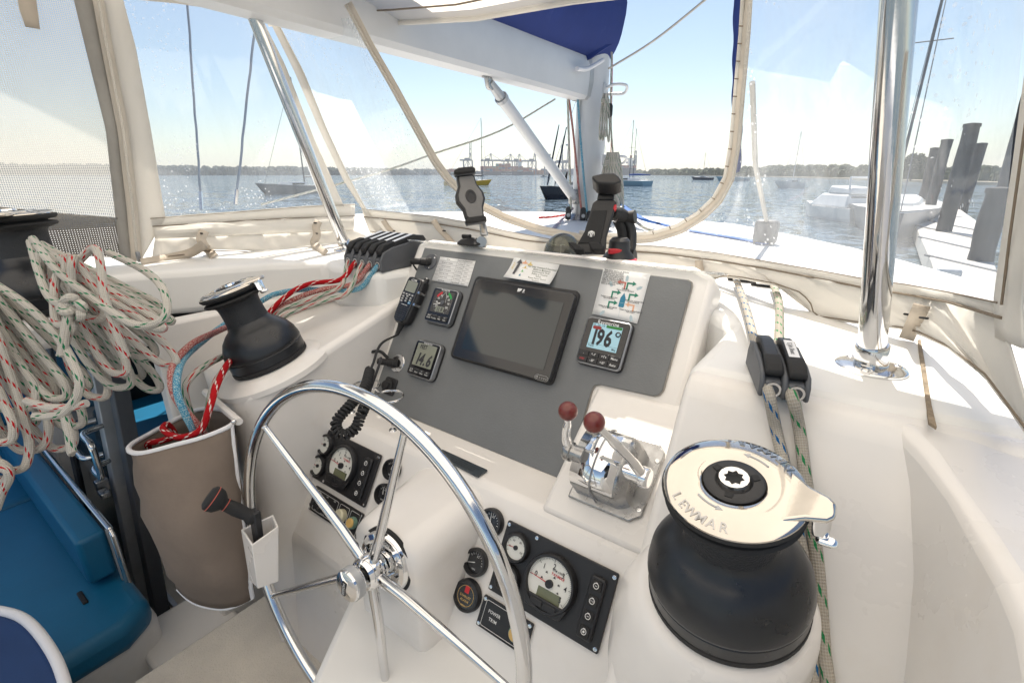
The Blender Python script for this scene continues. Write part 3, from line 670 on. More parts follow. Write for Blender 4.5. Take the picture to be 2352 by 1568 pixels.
MB().lathe([(.003, .008), (.0025, .010), (0, .010)], DM(u + .019, v - .012), 10).build('screw', STL, t)
# handheld radio microphone hanging on the dash, with coiled cord
a, b = pn(*z1(420, 245), P0 + DN * .035, DN), pn(*z1(300, 535), P0 + DN * .035, DN)
ax = (a - b).normalized(); L = (a - b).length; mid = (a + b) / 2; mx = (DX - ax * DX.dot(ax)).normalized(); mn = mx.cross(ax)
M = frame(mid, mx, ax, mn)
t = thing('radio_microphone', 'black handheld marine radio microphone with keypad hanging at the left of the dash', 'radio', tuple(b - mn * .03))
out = [(.030, L * .48), (.034, L * .40), (.035, 0), (.031, -L * .12), (.030, -L * .34), (.026, -L * .44), (.016, -L * .5)]
out = out + [(-x, y) for x, y in out[::-1]]
MB().prism(out, -.030, .0, M).build('body', BLK, t, bevel=.008, seg=3)
MB().prism([(x * .86, y * .95) for x, y in out], -.002, .004, M).build('front_plate', BLKG, t, bevel=.003)
MB().prism(rrect(.042, .033, .003), .0035, .0052, M @ T((0, L * .27, 0))).build('display', LCDG, t)
MB().text('iCOM', .010, M @ T((0, L * .41, .0045))).build('lettering', WHT, t, smooth=False)
for j, (n, y_) in enumerate(((4, .105), (3, .045), (3, -.005), (3, -.055))):
    for i in range(n):
        x_ = (i - (n - 1) / 2) * (.0125 if n == 4 else .0165); y2 = L * y_ + (.003 if (n == 3 and i == 1) else 0)
        k = MB().prism(rrect(.0105, .0075, .002), .0035, .0058, M @ T((x_, y2, 0))).build('key', pm('key_blue', (.02, .2, .4), .4) if (j == 3 and i == 2) else GPL, t, bevel=.0008)
        MB().box((0, 0, 0), (.006, .0022, .0003), M @ T((x_, y2, .0061))).build('key_mark', WHT, k)
MB().text('COMMANDMIC', .0042, M @ T((0, -L * .115, .0045))).build('model_lettering', WHT, t, smooth=False)
for k in range(7): MB().box((0, -L * (.165 + .042 * k), .0045), (.046 - .002 * k, .0022, .002), M).build('speaker_slat', BLK, t)
MB().lathe([(.008, 0), (.008, .014), (.006, .016), (0, .016)], M @ T((.028, L * .43, -.015)) @ RX(-90), 14).build('knob', BLK, t)
MB().cyl(.004, 0, .026, M @ T((.038, -L * .05, -.02)) @ RX(0), 10).cyl(.004, 0, .026, M @ T((.038, L * .2, -.02)), 10).build('hook_stud', STL, t)
bt = M @ V((0, -L * .5, -.015))
MB().lathe([(.010, 0), (.0085, .010), (.0075, .012), (.0078, .016), (.006, .018), (.0062, .024), (.0045, .034)], axframe(bt, -ax), 14).build('cable_boot', RUB, t)
def D2(zx, zy): return z2(zx, zy)
c0 = bt - ax * .034
path = spline([c0, pd(875, 790, 1.22), pd(857, 835, 1.13), pd(850, 850, 1.09)], 8)
MB().tube(path, .0032, 8).build('cable', RUB, t)
cc = spline([pd(850, 850, 1.09), pd(835, 895, 1.02), pd(800, 935, .98), pd(772, 970, .965), pd(785, 998, .96), pd(815, 985, .965), pd(828, 955, .975), pd(835, 940, .98), pd(845, 912, 1.02), pd(862, 860, 1.10), pd(875, 825, 1.16)], 30)
hel = []; acc = 0; up = V((0, 0, 1))
nn = len(cc); cut = int(nn * .74)
for i in range(cut):
    p = cc[i]; q = cc[min(i + 1, nn - 1)]; tn = (q - p).normalized(); acc += (q - p).length
    sx_ = (up - tn * up.dot(tn)).normalized(); sy_ = tn.cross(sx_); sub = 8
    for k in range(sub):
        pp = p.lerp(q, k / sub); ang = 2 * math.pi * (acc + (q - p).length * (k / sub - 1)) / .0072
        hel.append(pp + (sx_ * math.cos(ang) + sy_ * math.sin(ang)) * .0085)
MB().tube(hel, .0033, 6).build('coiled_cord', RUB, t)
MB().tube([hel[-1]] + spline([cc[cut + 4], cc[min(cut + 30, nn - 1)], cc[-1], PLUG_END], 10), .0030, 8).build('plug_lead', RUB, t)
# wire drink holder: two stainless rings on stems standing on the ledge
t = thing('wire_cup_holder', 'stainless wire cup holder of two rings standing on the ledge behind the wheel', 'cup holder', (-1.0, .76, -.642))
for (rx, ry, sx_) in ((-1.075, .775, -1.055), (-.965, .765, -.92)):
    MB().torus(.038, .0028, T((rx, ry, -.565)), 36, 8).build('ring', STL, t)
for (x_, y_) in ((-1.10, .735), (-.925, .735)):
    MB().tube([V((x_, y_, -.640)), V((x_, y_, -.565))], .0032, 8).lathe([(.011, 0), (.009, .003), (0, .004)], T((x_, y_, -.6405)), 16).build('stem', STL, t)
MB().tube([V((-1.037, .775, -.565)), V((-1.003, .765, -.565))], .0028, 8).build('link', STL, t)
# engraved warning plate on the ledge
q = [pn(*z1(*z), (0, 0, -.634), (0, 0, 1)) for z in ((580, 1327), (862, 1455), (802, 1495), (532, 1355))]
t = thing('warning_plate', 'blue grey engraved propeller warning plate on the ledge below the dash', 'plate', tuple(q[3]))
X = (q[1] - q[0]).normalized(); Yv = (q[0] - q[3]); Yv = (Yv - X * Yv.dot(X)).normalized(); Nn = X.cross(Yv)
MB().hull([p - Nn * .004 for p in q[::-1]], q[::-1]).build('plate', pm('engraved_plate', (.055, .07, .082), .35, metal=.3, var=.2, vs=30), t)
W = (q[1] - q[0]).length
Mw = frame((q[0] + q[1] + q[2] + q[3]) / 4 + Nn * .0008, X, Yv, Nn)
g = MB().text('WARNING', .0075, Mw @ T((.012, .0105, 0))).text('ROTATING PROPELLER MAY CAUSE SERIOUS', .0052, Mw @ T((.012, .003, 0)), xs=.8).text('INJURY OR DEATH. SHUT OFF ENGINE', .0052, Mw @ T((.012, -.003, 0)), xs=.8).text('WHEN NEAR PERSONS IN THE WATER.', .0052, Mw @ T((.012, -.009, 0)), xs=.8)
g.tube([Mw @ V(p) for p in ((-.064, -.006, 0), (-.053, .009, 0), (-.042, -.006, 0))], .0006, 4, closed=True); g.text('!', .010, Mw @ T((-.053, 0, 0)))
g.build('lettering', INK, t, smooth=False)

# ================================================================ LOWER FASCIA: engine panels, gauges, switches
def screw(t, M, r=.0042): return MB().lathe([(r, 0), (r * .9, .0018), (r * .5, .0022), (0, .0018)], M, 12).build('screw', STL, t)
def dial(t, M, r, name, face, needle_deg, ring=True, mats=None):
    part = MB().lathe([(r * 1.30, 0), (r * 1.30, .006), (r * 1.2, .012), (r * 1.04, .013), (r, .010), (r, .004)], M, 40).build(name, BLK, t)
    MB().cyl(r * 1.01, .003, .0055, M, 36).build('face', face, part)
    nd = WHT if face is DIALB else NEED
    a = R(needle_deg); MB().tube([M @ V((-math.sin(a) * r * .1, -math.cos(a) * r * .1, .0075)), M @ V((math.sin(a) * r * .8, math.cos(a) * r * .8, .0075))], [.0009, .0004], 5).build('needle', nd, part)
    MB().cyl(r * .20, .006, .0095, M, 16).build('needle_hub', BLK, part)
    g = MB(); ink = WHT if face is DIALB else INK
    for k in range(13):
        b = R(-120 + k * 20); l = .16 if k % 3 == 0 else .09
        g.tube([M @ V((math.sin(b) * r * .94, math.cos(b) * r * .94, .006)), M @ V((math.sin(b) * r * (.94 - l), math.cos(b) * r * (.94 - l), .006))], .0004, 3)
    g.build('scale', ink, part)
    return part
def yanmar(x0, x1, v0, v1, name, label):
    w, h = x1 - x0, v1 - v0; t = thing(name, label, 'engine panel', tuple(F0 + DX * (x0 + x1) / 2 + LY * v0))
    MB().prism(rrect(w, h, .003, 2), .001, .007, LM((x0 + x1) / 2, (v0 + v1) / 2)).build('plate', BLK, t, bevel=.0015)
    def at(a, b, hh=.007): return LM(x0 + a * w, v1 - b * h, hh)
    for a, b in ((.025, .05), (.025, .95), (.30, .05), (.30, .95), (.975, .06), (.975, .95)): screw(t, at(a, b))
    dl = dial(t, at(.155, .29), .0225, 'temperature_gauge', DIAL, -95)
    g = MB()
    for aa, s_ in ((-95, '40'), (-35, '60'), (30, '80'), (110, '120')): g.text(s_, .0055, at(.155, .29) @ T((math.sin(R(aa)) * .0145, math.cos(R(aa)) * .0145, .0062)))
    g.build('numerals', INK, dl, smooth=False)
    dl = dial(t, at(.155, .73), .0225, 'oil_pressure_gauge', DIAL, -92)
    g = MB()
    for aa, s_ in ((-92, '0'), (-40, '2'), (5, '4'), (60, '6')): g.text(s_, .0055, at(.155, .73) @ T((math.sin(R(aa)) * .0145, math.cos(R(aa)) * .0145, .0062)))
    g.text('bar', .005, at(.155, .73) @ T((-.012, -.008, .0062))); g.build('numerals', INK, dl, smooth=False)
    M = at(.52, .50); r = .047
    tac = MB().lathe([(r * 1.16, 0), (r * 1.16, .010), (r * 1.10, .015), (r * 1.02, .015), (r, .010), (r, .004)], M, 56).build('tachometer', BLK, t)
    MB().cyl(r * 1.005, .003, .0062, M, 48).build('face', DIAL, tac)
    MB().prism(rrect(.050, .024, .001), .006, .0068, M @ T((.004, -.024, 0))).build('display', LCD, tac)
    MB().prism([(-r * 1.02, -r * .62), (r * 1.02, -r * .62), (r * .8, -r * 1.12), (-r * .8, -r * 1.12)], .006, .012, M).build('chin', BLK, tac, bevel=.002)
    for s_ in (-1, 1): MB().prism(rrect(.026, .012, .003), .0115, .0145, M @ T((s_ * .0145, -r * .84, 0))).build('button', BLK, tac, bevel=.001)
    g = MB()
    for k in range(0, 51):
        b = R(-88 + k * 4.28); l = .13 if k % 10 == 0 else .07
        g.tube([M @ V((math.sin(b) * r * .97, math.cos(b) * r * .97, .0068)), M @ V((math.sin(b) * r * (.97 - l), math.cos(b) * r * (.97 - l), .0068))], .0005 if k % 10 == 0 else .0003, 3)
    for k in range(6): b = R(-80 + k * 40.5); g.text(str(k), .0135, M @ T((math.sin(b) * r * .70, math.cos(b) * r * .70, .0070)))
    g.text('RPM x1000', .0055, M @ T((.010, r * .56, .007)))
    for px_, py_ in ((-.012, .016), (.006, .013), (.018, .004), (-.019, .003), (.020, -.010)):
        g.box((px_, py_, .0070), (.0055, .0008, .0003), M); g.box((px_, py_ + .0015, .0070), (.003, .0022, .0003), M)
    g.build('scale', INK, tac, smooth=False)
    MB().text('YANMAR', .0075, M @ T((.012, r * .40, .007)) @ RZ(-4), slant=.15).build('lettering', NEED, tac, smooth=False)
    MB().tube([M @ V((.005, -.0006, .009)), M @ V((-r * .92, .003, .009))], [.0012, .0004], 6).build('needle', NEED, tac)
    MB().cyl(.0075, .006, .0125, M, 20).build('needle_hub', BLK, tac)
    MB().prism(rrect(.030, h * .78, .006), .006, .015, at(.875, .52, 0)).build('key_block', BLK, t, bevel=.003)
    for k in range(4):
        kk = MB().prism(rrect(.020, .019, .003), .014, .018, at(.875, .235 + k * .19, 0)).build('key', RUB, t, bevel=.0012)
        g = MB().torus(.0048, .0007, at(.875, .235 + k * .19, .0184), 18, 5); g.box((0, .0055, 0), (.004, .0012, .0003), at(.875, .235 + k * .19, .0184))
        if k in (0, 2): g.box((0, 0, 0), (.004, .001, .0003), at(.875, .235 + k * .19, .0184))
        if k == 1: g.text('STOP', .0035, at(.875, .235 + k * .19, .0184))
        if k == 3: g.cyl(.0022, 0, .0004, at(.875, .235 + k * .19, .0184), 10)
        g.build('key_symbol', WHT, kk, smooth=False)
    return t
yanmar(-.703, -.457, -.167, -.032, 'engine_instruments', 'black port engine panel with rev counter, left of the wheel hub')
yanmar(-.056, .190, -.178, -.036, 'engine_instruments', 'black starboard engine panel with rev counter, right of the wheel rim beside the large winch')
def gauge(p, r, name, label, cat, needle=-15, alarm=False):
    u, v = luv(p, .008); M = LM(u, v, .001); t = thing(name, label, cat, tuple(LM(u, v).translation))
    MB().lathe([(r, 0), (r, .010), (r * .95, .014), (r * .80, .015), (r * .76, .010), (r * .76, .004)], M, 40).build('rim', BLK, t)
    if alarm:
        MB().cyl(r * .78, .003, .0125, M, 36).build('face', DIALB, t)
        MB().torus(r * .62, .0005, M @ T((0, 0, .0128)), 40, 4).build('gold_ring', BUTY, t)
        MB().text('EXHAUST', .0068, M @ T((.0, -.001, .0128))).text('ALARM', .0068, M @ T((.0, -.009, .0128))).text('vetus', .006, M @ T((0, -.018, .0128))).build('lettering', BUTY, t, smooth=False)
        MB().prism(rrect(.011, .014, .001), .0124, .0131, M @ T((0, .013, 0))).build('emblem', NEED, t)
    else:
        MB().cyl(r * .78, .003, .0065, M, 36).build('face', DIALB, t)
        g = MB(); q = r * .70
        for k in range(9): b = R(-50 + k * 18); g.tube([M @ V((math.sin(b) * q, math.cos(b) * q, .007)), M @ V((math.sin(b) * q * .78, math.cos(b) * q * .78, .007))], .0006, 3)
        g.text('1/2', .006, M @ T((.003, q * .62, .007))).text('VDO', .0045, M @ T((0, -q * .7, .007))); g.build('scale', WHT, t, smooth=False)
        a = R(needle); MB().tube([M @ V((0, 0, .0085)), M @ V((math.sin(a) * q * .95, math.cos(a) * q * .95, .0085))], [.0011, .0004], 5).build('needle', WHT, t)
    return t
gauge(z2(848, 480), .026, 'fuel_gauge', 'small black fuel gauge with scratched glass left of the wheel hub', 'gauge', 5)
gauge(z2(806, 606), .026, 'water_gauge', 'small black gauge half hidden behind the wheel boss on its left', 'gauge')
gauge(z3(495, 355), .0295, 'fuel_gauge', 'small black fuel gauge above the exhaust alarm right of the wheel boss', 'gauge', -10)
gauge(z3(380, 655), .0285, 'water_gauge', 'small black gauge with 120 and 150 marks, partly behind the right wheel rim', 'gauge', -110)
gauge(z3(318, 905), .0325, 'exhaust_alarm', 'round black exhaust alarm with gold lettering and red emblem', 'alarm', alarm=True)
# switch panel, port
c4 = [luv(z2(*q)) for q in ((487, 560), (735, 708), (665, 818), (418, 640))]
u0, u1 = -.655, -.452; v1, v0 = -.181, -.246
t = thing('switch_panel', 'black switch panel with three toggles, a cream button and an ochre horn button', 'switch panel', tuple(LM((u0 + u1) / 2, v0).translation))
MB().prism(rrect(u1 - u0, v1 - v0, .002, 1), .001, .006, LM((u0 + u1) / 2, (v0 + v1) / 2)).build('plate', BLK, t, bevel=.001)
def sp_(a, b, hh=.006): return LM(u0 + a * (u1 - u0), v1 - b * (v1 - v0), hh)
for a in (.03, .97):
    for b in (.1, .9): screw(t, sp_(a, b))
for a, b, w_, s_ in ((.30, .5, .50, 0), (.66, .5, .20, 0), (.88, .5, .20, 0)):
    MB().tube([sp_(a, b, .0064) @ V((p[0], p[1], 0)) for p in rrect(w_ * (u1 - u0) * .92, .052, .004, 3)], .0005, 4, closed=True).build('outline', WHT, t)
for k in range(3):
    M = sp_(.14 + k * .155, .48)
    MB().lathe([(.010, 0), (.010, .003), (.007, .005), (.006, .010)], M, 16).tube([M @ V((0, 0, .006)), M @ V((-.002, -.012, .020))], [.0035, .0045], 8).build('toggle_switch', RUB, t)
    MB().text('ON', .0055, sp_(.14 + k * .155, .16, .0064)).build('lettering', WHT, t, smooth=False)
    MB().text(('NAV', 'ANCHOR', 'RED LIGHT')[k], .0042, sp_(.14 + k * .155, .86, .0064)).build('lettering', WHT, t, smooth=False)
MB().lathe([(.0165, 0), (.0165, .012), (.014, .015), (0, .015)], sp_(.66, .47), 28).build('cream_button', BUTC, t)
MB().text('BILGE PUMP ON', .0042, sp_(.66, .88, .0064)).build('pump_lettering', WHT, t, smooth=False)
MB().text('HORN', .005, sp_(.88, .9, .0064)).build('horn_lettering', WHT, t, smooth=False)
hb = MB().lathe([(.015, 0), (.014, .010), (.012, .010), (.012, 0)], sp_(.88, .48), 28).build('horn_ring', VERD, t)
MB().lathe([(.0115, .0), (.0115, .013), (.010, .015), (0, .015)], sp_(.88, .48), 28).build('horn_button', BUTY, hb)
# switch panel, starboard
u0, u1, v1, v0 = -.060, .060, -.191, -.252
t = thing('power_trim_panel', 'black power trim panel with one ochre button below the starboard engine panel', 'switch panel', tuple(LM(0, v0).translation))
MB().prism(rrect(u1 - u0, v1 - v0, .002, 1), .001, .006, LM(0, (v0 + v1) / 2)).build('plate', BLK, t, bevel=.001)
for a in (.05, .95):
    for b in (.1, .9): screw(t, sp_(a, b))
MB().tube([sp_(.5, .5, .0064) @ V((p[0], p[1], 0)) for p in rrect(.100, .050, .004, 3)], .0005, 4, closed=True).build('outline', WHT, t)
MB().text('POWER', .009, sp_(.29, .38, .0064)).build('lettering', WHT, t, smooth=False)
MB().text('TRIM', .009, sp_(.29, .6, .0064)).build('lettering', WHT, t, smooth=False)
hb = MB().lathe([(.016, 0), (.015, .010), (.013, .010), (.013, 0)], sp_(.78, .5), 28).build('button_ring', VERD, t)
MB().lathe([(.0125, .0), (.0125, .013), (.011, .015), (0, .015)], sp_(.78, .5), 28).build('push_button', BUTY, hb)

# ================================================================ STEERING WHEEL
WC = ray(820, 1330) * 1.05; WR = .354 * 1.05
wax = V((.03, -math.cos(R(5.8)), math.sin(R(5.8)))).normalized()       # towards the helmsman
WM = axframe(WC, wax, (1, 0, 0))
t = thing('steering_wheel', 'large polished stainless five spoke steering wheel in front of the console', 'steering wheel', tuple(WC - V((0, 0, WR))))
MB().torus(WR, .0122, WM, 120, 16).build('rim', STL, t)
hub = WM @ T((0, 0, -.030))
p_ = pn(*z2(222, 295), WC, wax); a_ = WM.inverted() @ p_; ang0 = math.atan2(a_.y, a_.x)
for k in range(5):
    a = ang0 + k * 2 * math.pi / 5; dr = V((math.cos(a), math.sin(a), 0))
    MB().tube([hub @ (dr * .022), hub @ (dr * .10) + wax * .004, WM @ (dr * (WR - .008))], [.0105, .0098, .0058], 14).build('spoke', STL, t)
    MB().sphere(WM @ (dr * (WR - .011)), .0072, ID, 10, 6).build('weld', STL, t)
MB().lathe([(.020, -.024), (.028, -.022), (.033, -.014), (.034, 0), (.033, .014), (.028, .021), (.020, .023), (.0, .023)], hub, 40).build('hub', CHR, t)
MB().cyl(.014, .020, .036, hub, 20).build('shaft_end', BLK, t)
kn = MB().lathe([(.006, .030), (.029, .031), (.031, .034), (.031, .050), (.029, .054), (.020, .058), (.0, .060)], hub, 40).build('hub_knob', CHR, t)
MB().ring(.0305, .0318, .035, .049, hub, 60).build('knurl', ALU, kn)
MB().prism(rrect(.030, .011, .0015), .0575, .0600, hub @ RZ(80)).build('badge', BLKG, kn)
MB().text('EDSON', .0085, hub @ RZ(80) @ T((0, 0, .0604))).build('lettering', WHT, kn, smooth=False)
fl = V((WC.x - .004, .478, WC.z - .012))
FMx = axframe(fl, wax)
MB().cyl(.013, 0, (fl - hub.translation).length, FMx, 20).build('shaft', STL, t)
fp = MB().lathe([(.064, -.004), (.064, .004), (.060, .012), (.050, .014), (.047, .004), (.03, .003), (.026, .014), (.018, .016), (0, .016)], FMx, 56).build('brake_flange', CHR, t)
MB().lathe([(.069, -.006), (.069, .001), (.062, .002)], FMx, 48).build('gasket', RUB, fp)
for k in range(8): a = k * math.pi / 4 + .2; MB().cyl(.004, .004, .008, FMx @ T((.037 * math.cos(a), .037 * math.sin(a), 0)), 6).build('bolt', STL, fp)
MB().prism(rrect(.032, .009, .001), .0125, .0150, FMx @ RZ(-12) @ T((0, .0555, 0))).build('badge', BLKG, fp)
MB().text('EDSON', .009, FMx @ RZ(-12) @ T((0, .0555, .0155))).build('lettering', WHT, fp, smooth=False)

# ================================================================ WINCHES
def winch(name, label, o, ax, s, rot, hk=1.12):
    M0 = axframe(o, ax, (1, 0, 0)) @ Matrix.Diagonal((s, s, s * hk, 1))
    t = thing(name, label, 'winch', tuple(o))
    MB().lathe([(.098, 0), (.101, .003), (.101, .010), (.0985, .011)], M0, 64).build('foot', RUB, t)
    MB().lathe([(.0985, .0105), (.100, .012), (.100, .031), (.098, .033)], M0, 64).build('base_ring', WIN, t)
    sk = [(.0985, .0325), (.101, .036), (.101, .040), (.097, .058), (.085, .078), (.070, .091), (.058, .099), (.0535, .108)]
    MB().lathe(sk, M0, 64).build('drum_skirt', WIN, t)
    MB().lathe([(.0535, .107), (.052, .118), (.0515, .140), (.053, .152), (.058, .158), (.064, .160)], M0, 64).build('drum', WINR, t)
    MB().lathe([(.058, .157), (.073, .161), (.077, .165), (.074, .168), (.060, .170), (.060, .172), (.075, .174), (.0795, .179), (.078, .183), (.066, .186)], M0, 64).build('rope_jaw', RUB, t)
    M = M0 @ Matrix.Diagonal((.93, .93, 1, 1)) @ RZ(rot)
    # polished self-tailer top with feeder arm
    top = MB().lathe([(.0835, .178), (.0845, .181), (.083, .1845), (.078, .187), (.066, .1898), (.052, .191), (.040, .1908), (.036, .1885), (.033, .186)], M, 72).build('self_tailer_top', CHRW, t)
    pr = [(.056, -.040), (.080, -.024), (.100, -.018), (.107, -.010), (.107, .010), (.100, .018), (.080, .026), (.056, .046)]
    arm = MB()
    arm.prism(pr, .183, .1905, M)
    arm.build('feeder_arm', CHRW, t, bevel=.005, seg=4)
    MB().hull([M @ V(p) for p in ((.084, -.020, .190), (.104, -.016, .190), (.105, .000, .190), (.086, -.002, .190))], [M @ V(p) for p in ((.087, -.022, .163), (.104, -.018, .160), (.107, -.008, .160), (.090, -.008, .163))]).build('stripper_finger', CHR, t, bevel=.004, seg=3)
    MB().prism(rrect(.022, .014, .006), .157, .164, M @ T((.103, -.017, 0))).build('finger_tip', CHR, t, bevel=.003)
    MB().lathe([(.0345, .1865), (.0355, .1905), (.033, .192), (.022, .1915), (.019, .188)], M, 48).build('centre_cap', BLK, t)
    # socket ring with eight-point star recess
    star = []
    for k in range(16): a = k * math.pi / 8; r_ = .0125 if k % 2 == 0 else .0092; star.append((r_ * math.cos(a), r_ * math.sin(a)))
    circ = [(.0175 * math.cos(k * math.pi / 8), .0175 * math.sin(k * math.pi / 8)) for k in range(16)]
    m = MB(); n = 16; vs = [M @ V((p[0], p[1], .196)) for p in circ] + [M @ V((p[0], p[1], .1955)) for p in star] + [M @ V((p[0] * 1.12, p[1] * 1.12, .188)) for p in circ] + [M @ V((p[0], p[1], .172)) for p in star]
    fs = []
    for i in range(n):
        j = (i + 1) % n; fs += [(i, j, n + j, n + i), (i, 2 * n + i, 2 * n + j, j), (n + i, n + j, 3 * n + j, 3 * n + i)]
    m.add(vs, fs); m.build('handle_socket', CHR, t, angle=25)
    MB().add([M @ V((p[0], p[1], .1745)) for p in star], [tuple(range(16))]).build('socket_bottom', RUB, t, smooth=False)
    word = 'LEWMAR'; r_ = .0725; LM_ = pm('cast_letter', (.45, .45, .45), .3, metal=1)
    for side, a0 in ((0, -112), (1, 68)):
        g = MB()
        for k, c_ in enumerate(word):
            a = R(a0 + (k - 2.5) * 10.5); g.text(c_, .016, M @ T((r_ * math.cos(a), r_ * math.sin(a), .1888)) @ RZ(math.degrees(a) + 90) @ RX(16), xs=1.0)
        g.build('lettering', LM_, top, smooth=False, solid=.0012)
    for a0 in (50, 230):
        g = MB(); pts = [(.050 * math.cos(R(a0 + k * 5)), .050 * math.sin(R(a0 + k * 5))) for k in range(7)]
        g.tube([M @ V((p[0], p[1], .1912)) for p in pts], .0011, 5)
        e = pts[-1]; a = R(a0 + 30); tn = V((-math.sin(a), math.cos(a), 0)); nr = V((math.cos(a), math.sin(a), 0)); E_ = V((e[0], e[1], .1912))
        g.add([M @ (E_ + tn * .008), M @ (E_ + nr * .004), M @ (E_ - nr * .004)], [(0, 1, 2)]); g.build('rotation_arrow', ALU, top, smooth=False)
    for a in (30, 150, 270): MB().prism([(.022, -.005), (.030, -.004), (.030, .004), (.022, .005)], .1912, .1926, M @ RZ(a)).build('cap_rib', RUB, t)
    return t
winch('sheet_winch', 'large black self-tailing winch with chrome top in the right foreground', BRW, AR, .89, 2, 1.08)
winch('halyard_winch', 'small looking black self-tailing winch with chrome top on the left of the console', BL + NT * .006, NT * .75 + (pd(532, 668, 1.235) - BL).normalized() * .25, .96, 34, 1.2)
FL = V((-1.86, .30, -.36))
winch('far_winch', 'black winch cut off by the left edge, with coils of rope hanging in front', FL, V((-.05, -.05, 1)), 1.25, -20)

# ================================================================ TWIN ENGINE LEVER
bc = pn(1405, 1085, WA, WN)                                  # foot of the housing on its wedge
def WMx(o_): return frame(o_, DX, WYv, WN)
t = thing('engine_levers', 'chrome twin engine control with two maroon ball levers', 'throttle', tuple(bc))
M = WMx(bc)
MB().prism([(-.062, -.078), (.066, -.078), (.086, -.060), (.086, .070), (.070, .085), (-.062, .085)], .0, .008, M).build('base_plate', CAST, t, bevel=.003)
rings = []
for x_, k_ in ((-.050, .90), (-.047, 1.0), (.040, 1.0), (.050, .93), (.060, .80)):
    rr = []
    for i in range(17):
        a = math.pi * i / 16; c_, s_ = math.cos(a), math.sin(a); rr.append(M @ V((x_, -.064 * c_ * k_ if True else 0, .008 + (.034 + .052 * s_ ** .8) * k_ if 0 < i < 16 else .006)))
    rings.append(rr)
MB().loft(rings).build('housing', CAST, t, angle=40)
rings = []
for x_ in (-.0472, .0408):
    rings.append([M @ V((x_, -.0655 * math.cos(math.pi * i / 16), .008 + .034 + .0535 * max(0, math.sin(math.pi * i / 16)) ** .8)) for i in range(2, 15)])
MB().loft(rings, False, False).build('polished_cover', CHR, t, solid=.002)
MB().tube([M @ V((-.004, -.0675 * math.cos(math.pi * i / 16), .009 + (.034 + .0545 * max(0, math.sin(math.pi * i / 16)) ** .8 if 0 < i < 16 else 0))) for i in range(17)], .0016, 6).build('band', SILV, t)
MB().prism(rrect(.030, .034, .008), -.001, .0015, M @ T((-.026, -.018, .0915)) @ RX(14)).build('worn_sticker', pm('sticker_residue', (.42, .42, .41), .5), t)
MB().prism(rrect(.030, .036, .007), -.001, .0015, M @ T((.016, -.020, .0912)) @ RX(16)).build('worn_sticker', MT['sticker_residue'], t)
for x_, y_ in ((.077, .050), (.077, -.050)): screw(t, M @ T((x_, y_, .008)), .005)
xl = bc.x - .060; xr = bc.x + .082
pivL, pivR = px(1310, 1036, xl), px(1478, 1095, xr)
knL, knR = px(1304.5, 944, xl - .002), px(1365, 969.5, xr - .066)
for piv, kn_, sgn, nm in ((pivL, knL, -1, 'lever'), (pivR, knR, 1, 'lever')):
    axM = axframe(piv, (sgn, 0, 0), (0, 0, 1))
    MB().lathe([(.016, -.030 if sgn < 0 else -.04), (.016, -.006), (.019, -.004), (.019, .008), (.016, .012), (0, .012)], axM, 28).build('pivot', CHR if sgn > 0 else CAST, t)
    dr_ = (kn_ - piv); side = V((sgn * .010, 0, 0))
    pts = spline([piv, piv + dr_ * .35 + side * .8, piv + dr_ * .72 + side * .25, kn_], 6)
    MB().tube(pts, [.0095] * 6 + [.0085] * 6 + [.0068] * 7, 12).build(nm, CHR, t)
    MB().sphere(kn_, .0182, ID, 28, 18).build('ball_knob', KNOB, t)

# ================================================================ ROPE CLUTCHES
def clutch(t, M, w=.031, lab=None, closed=True):
    side = [(-.060, 0), (-.060, .020), (-.052, .033), (-.030, .040), (.030, .047), (.052, .043), (.062, .026), (.064, 0)]
    body = MB()
    for s_ in (-1, 1):
        body.hull([M @ V((s_ * w * .5, y, z)) for y, z in side], [M @ V((s_ * w * .30, y, z)) for y, z in side][::1])
    body.hull([M @ V((-w * .32, y, z)) for y, z in ((-.058, .001), (-.058, .022), (-.045, .026), (.050, .026), (.058, .001))], [M @ V((w * .32, y, z)) for y, z in ((-.058, .001), (-.058, .022), (-.045, .026), (.050, .026), (.058, .001))])
    b = body.build('clutch_body', GPL, t, bevel=.003, seg=2)
    lv = [(-.050, .030), (-.047, .040), (-.030, .0455), (.025, .056), (.052, .053), (.060, .044), (.050, .040), (.0, .038)]
    l_ = MB().hull([M @ V((-w * .27, y, z)) for y, z in lv], [M @ V((w * .27, y, z)) for y, z in lv]).build('lever', BLK, t, bevel=.002)
    MB().hull([M @ V((-w * .33, y, z)) for y, z in ((-.054, .028), (-.056, .036), (-.046, .045), (-.022, .050), (-.018, .044))], [M @ V((w * .33, y, z)) for y, z in ((-.054, .028), (-.056, .036), (-.046, .045), (-.022, .050), (-.018, .044))]).build('lever_grip', RUB, t, bevel=.003)
    MB().ring(.0075, .0105, 0, .003, axframe(M @ V((0, -.0575, .0115)), M.to_3x3() @ V((0, -1, 0))), 20).build('rope_bush', STL, t)
    if lab is not None:
        k = MB().hull([M @ V((-w * .2, y, z)) for y, z in ((-.024, .0472), (.026, .0567))] + [M @ V((w * .2, y, z)) for y, z in ((.026, .0567), (-.024, .0472))], [M @ V((-w * .2, y, z + .0006)) for y, z in ((-.024, .0472), (.026, .0567))] + [M @ V((w * .2, y, z + .0006)) for y, z in ((.026, .0567), (-.024, .0472))]).build('label_strip', PAPER, l_)
        if lab: MB().text(lab, .0085, M @ T((0, .002, .0534)) @ RX(10.8) @ RZ(-90), xs=.8).build('lettering', INK, k, smooth=False)
th_ = -18.5
cA, cB = pz(1768, 915, ZD), pz(1822, 925, ZD)
